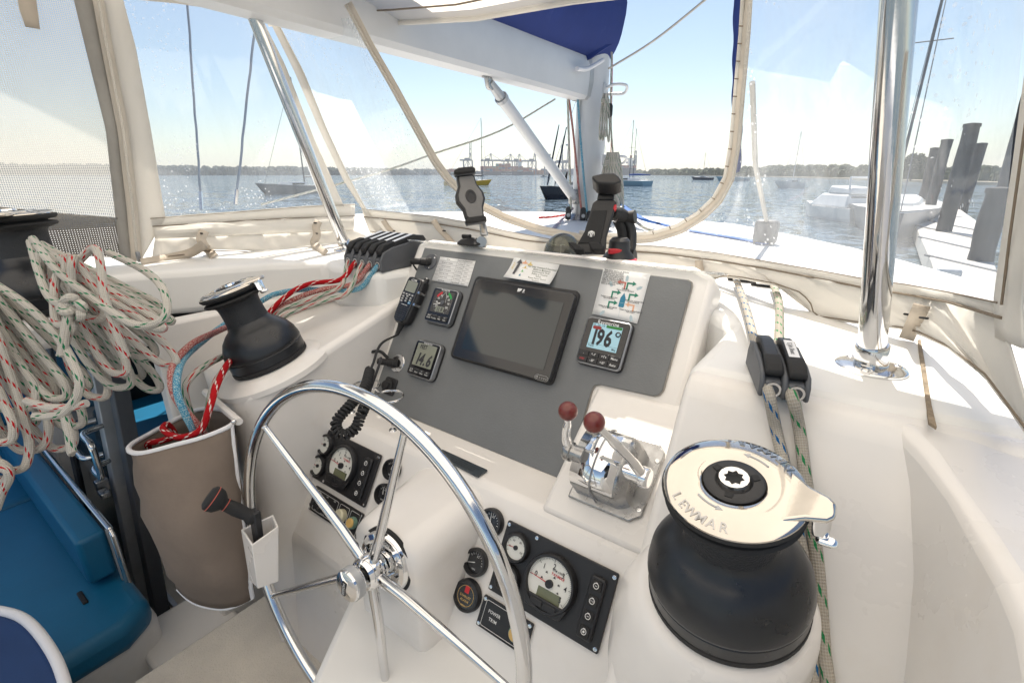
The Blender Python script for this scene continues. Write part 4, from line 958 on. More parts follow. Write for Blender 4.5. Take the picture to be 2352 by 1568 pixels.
for c_, nm, lab, mm in ((cA, 'black rope clutch with plain lever, left of the pair on the right deck', None, 0), (cB, 'black rope clutch with paper label S Jib Sheet on the right deck', 'S Jib Sheet', 1)):
    t = thing('rope_clutch', nm, 'rope clutch', tuple(c_))
    clutch(t, T(c_ + V((-.018, .060, 0))) @ RZ(-th_) @ Matrix.Scale(1.0, 4), .033, lab)
CLX = [-1.335 + .036 * k for k in range(5)]
t5 = []
names = ['leftmost of the five', 'second from the left of the five', 'middle one of the five', 'second from the right of the five', 'rightmost of the five']
for k, x_ in enumerate(CLX):
    t = thing('rope_clutch', names[k] + ' rope clutches, ' + ['green flecked rope', 'red rope', 'green flecked rope', 'pink rope', 'light blue rope'][k] + ', left of the dash', 'rope clutch', (x_, .95, ZD), 'bank of five rope clutches')
    clutch(t, T((x_, 1.045, ZD)) @ RZ(2) @ Matrix.Diagonal((1, 1.75, 1.75, 1)), .035, '' if k != 0 else '')

# ================================================================ ROPES
def rope(name, label, pts, r, mat, n=8, seg=10, group=None, closed=False):
    o = MB().tube(spline(pts, n, closed), r, seg, closed).build(name, mat)
    return tag(o, label, 'rope', group)
nS = V((0, -.866, .5))
def slp(x, y, off=.011): return pn(x, y, V((0, .694, ZD - .022)) + nS * off, nS)
e1, e2 = cA + V((-.005, .004, .0115)), cB + V((-.005, .004, .0115))
f1, f2 = cA + V((-.036, .118, .012)), cB + V((-.036, .118, .012))
rope('jib_sheet', 'grey white rope with blue flecks running from the plain clutch past the large winch',
     [pz(1690, 640, ZD + .02), pz(1712, 700, ZD + .02), f1, e1, slp(1782, 985), slp(1800, 1060), slp(1822, 1160), slp(1840, 1250), slp(1855, 1350), slp(1862, 1450), slp(1868, 1568), slp(1876, 1700)], .0075, R_B)
rope('jib_sheet', 'grey white rope with green flecks running from the labelled clutch past the large winch',
     [pz(1775, 650, ZD + .02), pz(1790, 700, ZD + .02), f2, e2, slp(1836, 985), slp(1848, 1080), slp(1862, 1180), slp(1876, 1280), slp(1886, 1400), slp(1893, 1500), slp(1902, 1568), slp(1912, 1700)], .0078, R_G2)
# port lines: clutch -> behind the port winch -> bag
def tp(x, y, off=.009): return pn(x, y, BL + NT * off, NT)
def cl(k): return V((CLX[k], .95, ZD + .020))
BT = pd(455, 985, 1.12)
rope('reefing_line', 'bright red rope with white flecks, from the clutches behind the small winch into the bag',
     [cl(1) + V((0, .06, 0)), cl(1), pd(784, 641, 1.50), pd(720, 650, 1.48), pd(681, 664, 1.46), pd(646, 690, 1.44), pd(616, 722, 1.42), pd(592, 770, 1.38), pd(565, 815, 1.30), pd(528, 830, 1.20), pd(500, 880, 1.12), pd(482, 935, 1.08), pd(462, 985, 1.08), pd(425, 1003, 1.09), pd(395, 1000, 1.11), pd(375, 985, 1.13), pd(385, 975, 1.15), pd(400, 1000, 1.17), pd(370, 1012, 1.16), pd(340, 1020, 1.18), pd(350, 1050, 1.2)], .0075, R_RED)
rope('topping_lift', 'mottled pink rope from the clutches round the small winch into the bag',
     [cl(3) + V((0, .06, 0)), cl(3), pd(813, 651, 1.50), pd(740, 665, 1.49), pd(681, 685, 1.47), pd(637, 709, 1.45), pd(590, 742, 1.43), pd(540, 745, 1.38), pd(490, 765, 1.28), pd(440, 790, 1.18), pd(400, 835, 1.10), pd(393, 880, 1.07), pd(410, 925, 1.07), pd(445, 965, 1.09), pd(470, 1000, 1.12), pd(478, 1030, 1.15)], .0078, R_PINK)
rope('outhaul', 'light blue mottled rope from the clutches round the small winch into the bag',
     [cl(4) + V((0, .06, 0)), cl(4), pd(828, 661, 1.50), pd(769, 666, 1.50), pd(696, 665, 1.49), pd(637, 674, 1.48), pd(606, 688, 1.46), pd(570, 712, 1.45), pd(520, 742, 1.40), pd(470, 780, 1.30), pd(425, 820, 1.15), pd(408, 860, 1.08), pd(408, 905, 1.06), pd(425, 950, 1.07), pd(445, 990, 1.10), pd(450, 1030, 1.14)], .0078, R_BLUE)
rope('main_halyard', 'white green flecked rope, upper of two, from the clutches to the small winch',
     [cl(0) + V((0, .06, 0)), cl(0), pd(784, 656, 1.49), pd(740, 678, 1.48), pd(696, 696, 1.46), pd(637, 718, 1.44), pd(598, 780, 1.42), pd(530, 810, 1.32), pd(480, 835, 1.20), pd(440, 865, 1.13), pd(425, 900, 1.12), pd(440, 960, 1.15), pd(450, 1010, 1.18)], .0078, R_GR)
rope('jib_halyard', 'white green flecked rope, lower of two, from the clutches to the small winch',
     [cl(2) + V((0, .06, 0)), cl(2), pd(799, 671, 1.48), pd(755, 688, 1.46), pd(711, 703, 1.45), pd(661, 722, 1.43), pd(625, 745, 1.42), pd(590, 800, 1.40), pd(540, 830, 1.28), pd(510, 855, 1.18), pd(490, 890, 1.14), pd(478, 940, 1.13), pd(470, 985, 1.15), pd(470, 1020, 1.18)], .0078, R_GR)
rope('fender_line', 'white rope with green flecks lying on deck beside the slanting pole', [pz(800, 556, ZD + .01), pz(850, 555, ZD + .01), pz(900, 560, ZD + .01), pz(960, 562, ZD + .01)], .008, R_G2)

# hanging coils: each coil is one rope laid in long hanging loops
def coil(name, label, loops, r, mat, extra=(), dep=1.12, seed=1):
    rnd = random.Random(seed); m = MB()
    for (tx, ty, bx_, by_, w, dz, slant) in loops:
        pts = []
        hx = (bx_ - tx); hy = (by_ - ty)
        def at(s, side, dd): # s 0 top..1 bottom
            bell = math.sin(min(1, s * 1.05) * math.pi * .5) ** .8
            return pd(tx + hx * s ** 1.15 + side * w * bell * .5, ty + hy * s + side * slant * s, dep + dz + dd)
        ss = (0, .15, .35, .55, .75, .90)
        L = [at(s, -1, rnd.uniform(-.006, .006)) for s in ss]; Rr = [at(s, 1, .014 + rnd.uniform(-.006, .006)) for s in ss]
        bottom = [pd(bx_ - w * .28, by_ + w * .13 - slant * .5, dep + dz + .004), pd(bx_ + w * .05, by_ + w * .22, dep + dz + .007), pd(bx_ + w * .33, by_ + w * .10 + slant * .5, dep + dz + .010)]
        pts = L + bottom + Rr[::-1]
        m.tube(spline(pts, 6), r, 9)
    for e in extra: m.tube(spline([pd(*p) for p in e], 7), r, 9)
    return tag(m.build(name, mat), label, 'rope coil', 'coils of rope hanging by the far winch')
rr = .0083
coil('rope_coil', 'upper right hanging coil of white rope with green flecks', [
    (95, 560, 352, 695, 60, .06, 10), (100, 575, 375, 725, 62, .02, 12), (92, 570, 300, 850, 80, .05, 8), (105, 590, 325, 800, 95, .00, 10), (85, 565, 235, 800, 70, .08, 0), (110, 600, 345, 880, 70, .04, 8), (90, 580, 270, 870, 90, -.02, 6)], rr, R_G,
    extra=[[(70, 555, 1.12), (88, 620, 1.06), (112, 680, 1.02), (150, 705, 1.0), (172, 720, .995), (165, 745, .99), (145, 800, .99), (140, 818, .99)],
           [(75, 548, 1.12), (130, 620, 1.04), (220, 690, 1.0), (300, 742, .985), (350, 745, .99), (382, 720, 1.0), (375, 665, 1.03), (330, 620, 1.08), (250, 580, 1.12)]], dep=1.10, seed=2)
coil('rope_coil', 'upper right hanging coil of white rope with red flecks', [
    (150, 585, 380, 820, 75, .01, 6), (140, 590, 360, 745, 50, -.03, 6), (150, 590, 270, 845, 60, -.035, 4), (170, 590, 215, 720, 62, -.05, 4), (120, 600, 218, 895, 80, .0, 10)], rr, R_R,
    extra=[[(180, 600, 1.05), (215, 570, 1.04), (230, 600, 1.02), (240, 680, 1.0), (268, 760, 1.0), (290, 820, 1.01)],
           [(140, 610, 1.06), (125, 660, 1.03), (130, 740, 1.0), (165, 745, .985), (150, 780, .99)]], dep=1.08, seed=3)
coil('rope_coil', 'lower left hanging coil of white rope with red flecks at the photo edge', [
    (-60, 660, 70, 1010, 110, .0, -10), (-40, 680, 30, 1060, 90, -.03, -5), (-70, 650, 100, 900, 80, .04, 0), (-50, 670, 140, 1010, 90, .03, -6), (-90, 720, 5, 1000, 70, -.05, 0)], rr, R_R,
    extra=[[(-20, 1055, .98), (10, 1068, .98), (22, 1085, .985), (10, 1100, .99), (-15, 1095, .99), (-10, 1075, .97), (15, 1078, .965), (20, 1100, .97), (5, 1130, .98), (-10, 1170, .98)], [(60, 920, .99), (110, 935, .98), (160, 935, .975), (200, 925, .98)]], dep=1.03, seed=4)
coil('rope_coil', 'lower left hanging coil of white rope with green flecks at the photo edge', [
    (-50, 650, 160, 960, 90, .02, 0), (-60, 640, 60, 960, 70, .06, 0), (-70, 690, 40, 920, 110, -.02, -8), (-40, 620, 185, 880, 60, .05, 0), (-40, 640, 130, 900, 70, .0, 0)], rr, R_G,
    extra=[[(-30, 640, 1.08), (60, 700, 1.03), (130, 770, .99), (175, 850, .97), (180, 900, .97), (150, 945, .975), (110, 955, .98), (80, 955, .985)], [(150, 955, .98), (160, 1000, .975), (165, 1035, .975), (168, 1040, .975)]], dep=1.04, seed=5)
kt = MB()
for (cx_, cy_, r1, r2, rot_, dz) in ((168, 705, 24, 13, 15, .985), (158, 700, 20, 14, -40, .98), (172, 712, 22, 11, 60, .99)):
    pts = []
    for k in range(10):
        a = 2 * math.pi * k / 10; x_, y_ = r1 * math.cos(a), r2 * math.sin(a); c_, s_ = math.cos(R(rot_)), math.sin(R(rot_))
        pts.append(pd(cx_ + x_ * c_ - y_ * s_, cy_ + x_ * s_ + y_ * c_, dz + .010 * math.sin(a * 2)))
    kt.tube(spline(pts, 4, True), .0088, 9, closed=True)
kt.tube(spline([pd(160, 715, .98), pd(150, 760, .975), pd(143, 815, .975)], 6), .0088, 9)
tag(kt.build('rope_knot', R_G), 'stopper knot with a short tail of green flecked rope in front of the coils', 'knot')

# ================================================================ ROPE BAG, WINCH HANDLE AND ITS POCKET
t = thing('rope_bag', 'taupe canvas rope bag with white edging hung on the side of the console', 'rope bag', tuple(pd(500, 1390, 1.2)))
top_ = [pd(*p) for p in ((532, 975, 1.10), (470, 1003, 1.075), (400, 1022, 1.06), (330, 1040, 1.06), (298, 1036, 1.08), (302, 1020, 1.13), (345, 995, 1.20), (400, 965, 1.25), (455, 940, 1.28), (505, 940, 1.24), (530, 955, 1.17))]
mid1 = [pd(*p) for p in ((538, 1040, 1.10), (480, 1075, 1.05), (410, 1090, 1.03), (340, 1085, 1.04), (308, 1078, 1.08), (318, 1070, 1.14), (370, 1050, 1.22), (420, 1030, 1.28), (470, 1020, 1.30), (515, 1015, 1.26), (538, 1020, 1.18))]
mid2 = [pd(*p) for p in ((555, 1180, 1.10), (490, 1215, 1.03), (420, 1220, 1.01), (360, 1205, 1.03), (325, 1185, 1.08), (340, 1180, 1.15), (400, 1160, 1.24), (450, 1150, 1.30), (500, 1140, 1.32), (540, 1140, 1.26), (555, 1155, 1.18))]
mid3 = [pd(*p) for p in ((572, 1320, 1.10), (515, 1345, 1.06), (460, 1340, 1.05), (410, 1325, 1.07), (380, 1305, 1.10), (390, 1300, 1.17), (430, 1285, 1.25), (475, 1275, 1.32), (515, 1270, 1.34), (550, 1275, 1.28), (570, 1295, 1.19))]
bot_ = [pd(*p) for p in ((580, 1372, 1.12), (525, 1396, 1.12), (475, 1393, 1.13), (437, 1378, 1.14), (408, 1352, 1.15), (415, 1350, 1.2), (450, 1335, 1.27), (490, 1325, 1.33), (525, 1320, 1.35), (555, 1325, 1.30), (575, 1345, 1.21))]
rings = [top_, mid1, mid2, mid3, bot_]
def sm(r_): return spline(r_, 4, True)
def mixr(a, b, k): return [p.lerp(q, k) for p, q in zip(a, b)]
RG = []
rnd = random.Random(9)
for a, b in zip(rings[:-1], rings[1:]):
    for k in (0, .33, .66):
        q = mixr(a, b, k); c_ = sum(q, V()) / len(q)
        RG.append([p + (p - c_) * (rnd.uniform(-.05, .05) if k else 0) for p in q])
RG.append(bot_)
bg_ = MB().loft([sm(r_) for r_ in RG], cap=False); n_ = len(sm(bot_)); bg_.add(sm(bot_), [tuple(range(n_))])
bg_.build('bag_body', BAG, t, solid=.003, angle=80)
MB().tube(sm(top_), .0055, 8, closed=True).build('top_edging', PIPE, t)
MB().tube(spline([r_[0] for r_ in rings], 6), .005, 8).build('side_edging', PIPE, t)
MB().tube(spline(bot_[:5], 6), .004, 8).build('bottom_edging', PIPE, t)
MB().tube([pd(472, 900, 1.24), pd(510, 935, 1.17), pd(549, 968, 1.10)], .009, 8).build('hanging_rail', GEL, t)
MB().sphere(pd(537, 968, 1.085), .006).build('stud', STL, t)
t = thing('handle_pocket', 'white plastic winch handle pocket fixed to the console beside the bag', 'holder', tuple(pd(600, 1352, 1.03)))
q0 = [pd(*p) for p in ((553, 1215, 1.03), (578, 1252, .985), (640, 1208, 1.02), (628, 1180, 1.07))]
q1 = [pd(*p) for p in ((572, 1330, 1.05), (592, 1352, 1.01), (640, 1335, 1.04), (630, 1310, 1.09))]
c0_ = sum(q0, V()) / 4; c1_ = sum(q1, V()) / 4
i0 = [p.lerp(c0_, .14) for p in q0]; i1 = [p.lerp(c1_, .16) + V((0, 0, .02)) for p in q1]
m = MB(); m.add(q0 + q1 + i0 + i1, [(0, 4, 5, 1), (1, 5, 6, 2), (2, 6, 7, 3), (3, 7, 4, 0), (4, 7, 6, 5), (0, 1, 9, 8), (1, 2, 10, 9), (2, 3, 11, 10), (3, 0, 8, 11), (8, 9, 13, 12), (9, 10, 14, 13), (10, 11, 15, 14), (11, 8, 12, 15), (12, 13, 14, 15)])
m.build('pocket', GEL, t, bevel=.012, seg=4)
t = thing('winch_crank', 'black winch handle with red rings standing in the white pocket', 'winch handle', tuple(c1_ + V((0, 0, .03))))
hA, hB = pd(482, 1142, .98), pd(588, 1190, 1.02)
axh = (hB - hA).normalized(); Lh = (hB - hA).length
Mh = axframe(hA, axh)
MB().lathe([(0, -.006), (.018, -.005), (.0245, .0), (.0255, .008), (.0235, .018), (.017, .026), (.0125, .030), (.0125, .036)], Mh, 28).build('end_knob', RUB, t)
MB().lathe([(.0125, .035), (.0135, .05), (.0145, Lh * .55), (.0125, Lh * .8), (.016, Lh * .86), (.017, Lh * .92), (.013, Lh)], Mh, 24).build('grip', RUB, t)
MB().torus(.0252, .0009, Mh @ T((0, 0, .006)), 32, 6).torus(.0128, .0009, Mh @ T((0, 0, .0345)), 24, 6).build('red_ring', pm('handle_ring', (.50, .10, .07), .5), t)
lowh = c1_ + V((.0, .0, .03))
MB().hull([hB + V(p) for p in ((-.012, -.008, .02), (.012, -.008, .02), (.012, .008, .02), (-.012, .008, .02))], [lowh + V(p) for p in ((-.012, -.006, 0), (.012, -.006, 0), (.012, .006, 0), (-.012, .006, 0))]).build('arm', BLK, t, bevel=.003)

# ================================================================ STAINLESS POLES
def pole(name, label, b, tp_, r, Rf):
    t = thing(name, label, 'pole', tuple(b)); ax_ = (tp_ - b).normalized()
    MB().tube([b + ax_ * .004, tp_], r, 28).build('tube', STL, t)
    MB().lathe([(Rf, 0), (Rf, .003), (Rf * .95, .005), (r * 1.5, .008)], T(b), 40).build('base_flange', STL, t)
    MB().lathe([(r * 1.22, .0), (r * 1.22, .035), (r * 1.12, .038)], axframe(b + V((0, 0, .003)), ax_), 28).build('socket', STL, t)
    for k in range(3): a = R(20 + 120 * k); MB().sphere(b + V((Rf * .74 * math.cos(a), Rf * .74 * math.sin(a), .005)), .007, ID, 12, 6, (1, 1, .6)).build('bolt', STL, t)
    return t
pb = pz(1999, 845, ZD); pt = ray(2064, 0) * .80; dirp = (pt - pb)
pole('support_pole', 'thick stainless pole with round base on the right deck', pb, pb + dirp * 1.35, .0182, .047)
pb = pz(797, 575, ZD); pt = ray(568, 0) * 1.95; dirp = (pt - pb)
pole('support_pole', 'slanting stainless pole with round base behind the five clutches', pb, pb + dirp * 1.02, .0205, .050)

# ================================================================ CANVAS ENCLOSURE
ldir = V((.10, .83, 0)).normalized(); lnrm = V((ldir.y, -ldir.x, 0))
def LS(x, y, off=0): return pn(x, y, V((-1.97, .60, 0)) + lnrm * off, lnrm)
SEG = [(V((-1.87, 1.43, ZD)), V((-.36, 1.415, ZD)), V((0, -.34, 1))), (V((-.36, 1.415, ZD)), V((-.06, 1.19, ZD)), V((-.08, -.30, 1))), (V((-.06, 1.19, ZD)), V((.105, 1.08, ZD)), V((-.10, -.22, 1))), (V((.105, 1.08, ZD)), V((.215, .50, ZD)), V((-.14, -.06, 1)))]
def FS(x, y, off=0):
    d_ = ray(x, y); best = None
    for i, (A, B, w_) in enumerate(SEG):
        n_ = (B - A).cross(w_).normalized()
        if n_.dot(d_) > 0: n_ = -n_
        P = d_ * ((A + n_ * off).dot(n_) / d_.dot(n_)); k = P - A; h_ = k.z; q = k - w_ * h_; tt = q.dot(B - A) / (B - A).length_squared
        e = max(0, -tt if i > 0 else 0, tt - 1 if i < len(SEG) - 1 else 0)
        if d_.dot(n_) > -1e-3: e += 5
        if best is None or e < best[0]: best = (e, P, n_)
    return best[1]
def resamp(pl, n):
    L = [0]
    for a, b in zip(pl[:-1], pl[1:]): L.append(L[-1] + math.hypot(b[0] - a[0], b[1] - a[1]))
    out = []
    for k in range(n):
        s_ = L[-1] * k / (n - 1); i = 0
        while i < len(L) - 2 and L[i + 1] < s_: i += 1
        f_ = (s_ - L[i]) / max(1e-9, L[i + 1] - L[i]); out.append((pl[i][0] + (pl[i + 1][0] - pl[i][0]) * f_, pl[i][1] + (pl[i + 1][1] - pl[i][1]) * f_))
    return out
def strip(pa, pb, fn, n=40, m=4, wr=.004, seed=1, off=0.0, bulge=0.0):
    rnd = random.Random(seed); A, B = resamp(pa, n), resamp(pb, n); rows = []
    ph = [rnd.uniform(0, 6) for _ in range(6)]
    for j in range(m + 1):
        t_ = j / m; row = []
        for i in range(n):
            x_ = A[i][0] * (1 - t_) + B[i][0] * t_; y_ = A[i][1] * (1 - t_) + B[i][1] * t_
            wv = wr * (math.sin(i * .55 + ph[0] + t_ * 2) * .5 + math.sin(i * 1.3 + ph[1] - t_) * .3 + math.sin(i * .21 + ph[2]) * .6)
            row.append(fn(x_, y_, off + wv + bulge * math.sin(math.pi * t_)))
        rows.append(row)
    return MB().loft(rows, False, False)
def offs(pl, d_):
    out = []
    for i, p in enumerate(pl):
        a = pl[max(0, i - 1)]; b = pl[min(len(pl) - 1, i + 1)]; dx, dy = b[0] - a[0], b[1] - a[1]; l = math.hypot(dx, dy) or 1
        out.append((p[0] - dy / l * d_, p[1] + dx / l * d_))
    return out
def line(pl, fn, r, name, mat, parent, n=50, off=.006): return MB().tube([fn(x_, y_, off) for x_, y_ in resamp(pl, n)], r, 5).build(name, mat, parent)
def strap(pts, w, name, label, buckles=()):
    t = thing(name, label, 'strap', tuple(pts[-1])); P = spline(pts, 5); rows = [[], []]
    for i, p in enumerate(P):
        a = P[max(0, i - 1)]; b = P[min(len(P) - 1, i + 1)]; tn = (b - a).normalized(); sd = tn.cross(-p.normalized()).normalized()
        rows[0].append(p - sd * w / 2); rows[1].append(p + sd * w / 2)
    MB().loft(rows, False, False).build('webbing', WEB, t, solid=.003)
    for (p, s_) in buckles:
        MB().box(p, (s_ * 1.6, s_ * .5, s_ * .45)).build('buckle', RUB, t, bevel=.002)
    return t
# ---- left-hand mesh panel with zip
tm = thing('mesh_panel', 'see-through woven mesh panel at the far left edge', 'canvas panel', tuple(LS(150, 560)))
strip([(-80, -60), (-80, 110), (-80, 300), (-80, 480)], [(166, -50), (202, 110), (249, 300), (268, 500)], LS, 12, 10, .004, 3).build('mesh', MESH, tm)
strip([(-80, 466), (100, 486), (270, 500)], [(-80, 560), (110, 585), (285, 592)], LS, 16, 5, .008, 4, .004).build('lower_band', cloth_mat('grey_mesh_band', (.25, .235, .215), 160, gap=.35, transl=.2), tm, solid=.002)
strip([(160, -40), (196, 110), (243, 300), (262, 470), (276, 595)], [(205, -40), (245, 110), (280, 300), (297, 470), (304, 598)], LS, 30, 2, .003, 5, .004).build('binding', cloth_mat('binding_mesh', (.40, .385, .36), 0, var=.25, transl=.15, stain=((.14, .12, .09), 10, .6, .6)), tm, solid=.003)
strip([(33, -40), (44, 20), (58, 62)], [(78, -40), (86, 20), (92, 68)], LS, 6, 2, .001, 5, .010).build('tab', WEB, tm, solid=.003)
# ---- zip between mesh and window
tz_ = thing('zip_strip', 'long beige zip tape between the mesh and the left clear window', 'zip', tuple(LS(318, 598)))
zc = [(218, -40), (246, 110), (283, 300), (303, 470), (315, 600)]
strip(offs(zc, 13), offs(zc, -13), LS, 30, 2, .002, 6, .012).build('tape', CTAPE, tz_, solid=.002)
line(zc, LS, .0045, 'zip_teeth', pm('zip_teeth', (.62, .58, .52), .6, bump=1.0, bs=300), tz_, 60, .016)
MB().box(LS(318, 590, .02), (.012, .012, .035)).build('zip_slider', SILV, tz_, bevel=.003)
# ---- left clear window
tl = thing('left_window', 'left canvas window with clear vinyl pane and rolled white skirt', 'canvas panel', tuple(LS(500, 580)))
strip([(262, -60), (420, 5), (575, 40)], [(378, 496), (560, 482), (742, 470)], LS, 24, 14, .004, 7).build('pane', VIN1, tl)
strip([(224, -40), (252, 110), (289, 300), (309, 470), (322, 602)], [(272, -40), (312, 110), (347, 300), (368, 430), (380, 500)], LS, 30, 2, .003, 8, .006).build('side_border', CANV, tl, solid=.003)
strip([(262, -60), (420, -50), (590, -30)], [(275, -4), (400, 8), (540, 28), (600, 52)], LS, 24, 2, .004, 9, .006).build('top_border', CANV, tl, solid=.003)
strip([(572, 30), (625, 150), (690, 320), (752, 468)], [(600, 40), (655, 150), (722, 320), (790, 474)], LS, 30, 2, .003, 9, .008).build('front_border', CANV, tl, solid=.003)
sk0 = [(345, 500), (400, 496), (560, 484), (700, 473), (815, 468)]
sk1 = [(350, 520), (480, 512), (650, 502), (815, 496)]
sk2 = [(356, 548), (480, 543), (650, 536), (812, 528)]
sk3 = [(350, 590), (420, 582), (480, 572), (560, 575), (640, 581), (720, 574), (850, 545)]
strip(sk0, sk1, LS, 40, 2, .004, 10, .006).build('hem', CANV, tl, solid=.003)
strip(sk1, sk2, LS, 40, 5, .006, 11, .010, .022).build('rolled_flap', CANV, tl, solid=.003)
strip(sk2, sk3, LS, 46, 5, .014, 12, .006, .010).build('skirt', CANV, tl, solid=.003)
line(offs(sk0, 2), LS, .0012, 'seam', STITCH, tl, 60, .012); line(sk1, LS, .0016, 'seam', STITCH, tl, 60, .013); line(offs(sk3, 3), LS, .0020, 'seam', STITCH, tl, 60, .014)
strap([LS(470, 530, .045), LS(462, 548, .055), LS(470, 566, .06), pz(480, 576, ZD + .012), pz(492, 590, ZD + .006)], .03, 'canvas_strap', 'beige webbing strap with black buckles under the left window, nearer the zip', ((LS(462, 536, .052), .012), (LS(464, 565, .06), .014)))
strap([pz(470, 560, ZD + .06), pz(440, 580, ZD + .02), pz(390, 593, ZD + .006), pz(325, 604, ZD + .006)], .03, 'canvas_strap', 'long beige webbing tail lying on the deck below the left window', ())
strap([LS(732, 508, .04), LS(726, 522, .05), LS(728, 540, .055), pz(722, 560, ZD + .015), pz(748, 583, ZD + .006)], .03, 'canvas_strap', 'beige webbing strap with black buckle under the left window beside the slanting pole', ((LS(724, 512, .05), .012), (LS(727, 536, .055), .010)))
# ---- front window: fixed vinyl wings either side of the unzipped middle
tf = thing('front_window', 'front canvas window, middle panel unzipped, scuffed vinyl wings either side', 'canvas panel', tuple(FS(1500, 600)))
zipc = [(799, 8), (806, 20), (850, 105), (905, 200), (960, 300), (1000, 372), (1030, 412), (1060, 440), (1100, 470), (1160, 500), (1240, 527), (1330, 546), (1420, 553), (1500, 548), (1560, 530), (1610, 500), (1650, 462), (1678, 410), (1692, 330), (1703, 200), (1714, 80), (1722, -60)]
def zipx(y):
    for a, b in zip(zipc[:9], zipc[1:9]):
        if a[1] <= y <= b[1]: return a[0] + (b[0] - a[0]) * (y - a[1]) / (b[1] - a[1])
    return 1100
ys = [60 + (470 - 60) * k / 20 for k in range(21)]
seamL = [(636, 55), (690, 170), (745, 300), (795, 410), (832, 482)]
sl_ = resamp(seamL, 21)
strip([(x_, y_) for x_, y_ in sl_], [(zipx(40 + k * 21), 40 + k * 21) for k in range(21)], FS, 21, 10, .003, 13).build('port_pane', VIN2, tf)
strip([(832, 482), (900, 488), (1000, 498), (1075, 512)], [(832, 482), (900, 470), (1000, 450), (1060, 440)], FS, 8, 3, .002, 14).build('port_pane_corner', VIN2, tf)
# starboard pane: columns from the zip to the right-hand corner
lo_edge = [(1420, 556), (1520, 562), (1640, 577), (1760, 597), (1880, 618), (1990, 638), (2080, 650), (2180, 668), (2290, 692)]
up_edge = [(1420, 553), (1500, 548), (1560, 530), (1610, 500), (1650, 462), (1678, 410), (1692, 330), (1703, 200), (1722, -90), (1800, -90), (2000, -90), (2200, -90), (2400, -90)]
def yint(pl, x):
    for a, b in zip(pl[:-1], pl[1:]):
        if a[0] <= x <= b[0]: return a[1] + (b[1] - a[1]) * (x - a[0]) / (b[0] - a[0])
    return pl[-1][1]
cols = []
xs = [1425, 1470, 1515, 1555, 1595, 1630, 1655, 1672, 1684, 1694, 1704, 1714, 1722] + [1740 + k * 27.5 for k in range(21)]
rows = []
for x_ in xs:
    a_, b_ = yint(up_edge, x_), yint(lo_edge, x_); rows.append([FS(x_ + (0.55 * max(0, x_ - 2150) * (1 - k / 12)), a_ + (b_ - a_) * k / 12, .003 * math.sin(x_ * .02 + k)) for k in range(13)])
MB().loft(rows, False, False).build('starboard_pane', VIN2, tf)
strip(offs(zipc, 9), offs(zipc, -9), FS, 90, 2, .002, 15, .006).build('zip_tape', CTAPE, tf, solid=.002)
strip(offs(zipc[11:], -9), offs(zipc[11:], -17), FS, 50, 1, .001, 15, .007).build('zip_border', CANV, tf, solid=.002)
line(offs(zipc, 4), FS, .0035, 'zip_teeth', MT['zip_teeth'], tf, 120, .010)
tk = resamp(offs(zipc[12:], -13), 20)
for k in range(1, 17):
    a, b = tk[k], tk[k + 1]; dx, dy = b[1] - a[1], a[0] - b[0]; l_ = math.hypot(dx, dy)
    MB().tube([FS(a[0] - dx / l_ * 4, a[1] - dy / l_ * 4, .012), FS(a[0] + dx / l_ * 4, a[1] + dy / l_ * 4, .012)], .0012, 4).build('stitch', STITCH, tf)
strip([(618, 45), (675, 160), (735, 300), (790, 415), (845, 500), (872, 545)], [(638, 52), (697, 165), (752, 300), (803, 410), (842, 482), (890, 540)], FS, 30, 2, .004, 16, .008).build('corner_border', CANV, tf, solid=.004)
e0 = [(832, 480), (1000, 497), (1060, 508), (1075, 508), (1160, 530), (1300, 556), (1420, 560), (1520, 566), (1640, 580), (1760, 600), (1880, 621), (1990, 641), (2080, 653), (2180, 671), (2290, 695)]
e1_ = [(836, 498), (1000, 514), (1075, 526), (1200, 552), (1420, 575), (1520, 582), (1640, 598), (1760, 617), (1880, 640), (1990, 662), (2080, 676), (2180, 694), (2300, 730)]
e2_ = [(850, 535), (960, 560), (1100, 582), (1300, 605), (1500, 622), (1640, 646), (1656, 636), (1700, 640), (1780, 655), (1840, 676), (1862, 703), (1868, 728), (1974, 744), (2069, 755), (2113, 768), (2180, 800), (2260, 862), (2352, 985), (2400, 1070)]
strip(e0, e1_, FS, 70, 2, .004, 17, .004).build('hem', CANV, tf, solid=.003)
strip(e1_, e2_, FS, 80, 5, .007, 18, .004, .006).build('skirt', CANV, tf, solid=.003)
line(e0, FS, .0011, 'seam', STITCH, tf, 90, .010); line(e1_, FS, .0020, 'seam', STITCH, tf, 90, .010); line(offs(e2_, -4), FS, .0014, 'seam', STITCH, tf, 90, .012)
strip([(2374, 60), (2352, 215), (2330, 380), (2306, 545), (2286, 690), (2290, 775)], [(2440, 60), (2415, 215), (2390, 380), (2366, 545), (2346, 700), (2352, 800)], FS, 24, 2, .003, 19, .006).build('aft_border', CANV, tf, solid=.004)
line([(2386, 60), (2365, 215), (2342, 380), (2319, 545), (2300, 700)], FS, .0014, 'seam', STITCH, tf, 60, .012)
for a, lbl in ((1000, 'pale webbing strap on the front skirt behind the phone holder'), (885, 'narrow webbing strap on the front skirt just right of the corner seam')):
    strap([FS(a - 5, 506, .02), FS(a + 8, 525, .024), FS(a + 30, 548, .022), FS(a + 46, 565, .015)], .022, 'canvas_strap', lbl, ((FS(a + 20, 530, .022), .010),))
strap([FS(1605, 598, .02), FS(1606, 612, .022), FS(1612, 636, .02), FS(1618, 655, .015)], .020, 'canvas_strap', 'pale webbing strap on the front skirt beside the right end of the dash', ((FS(1624, 632, .022), .009),))
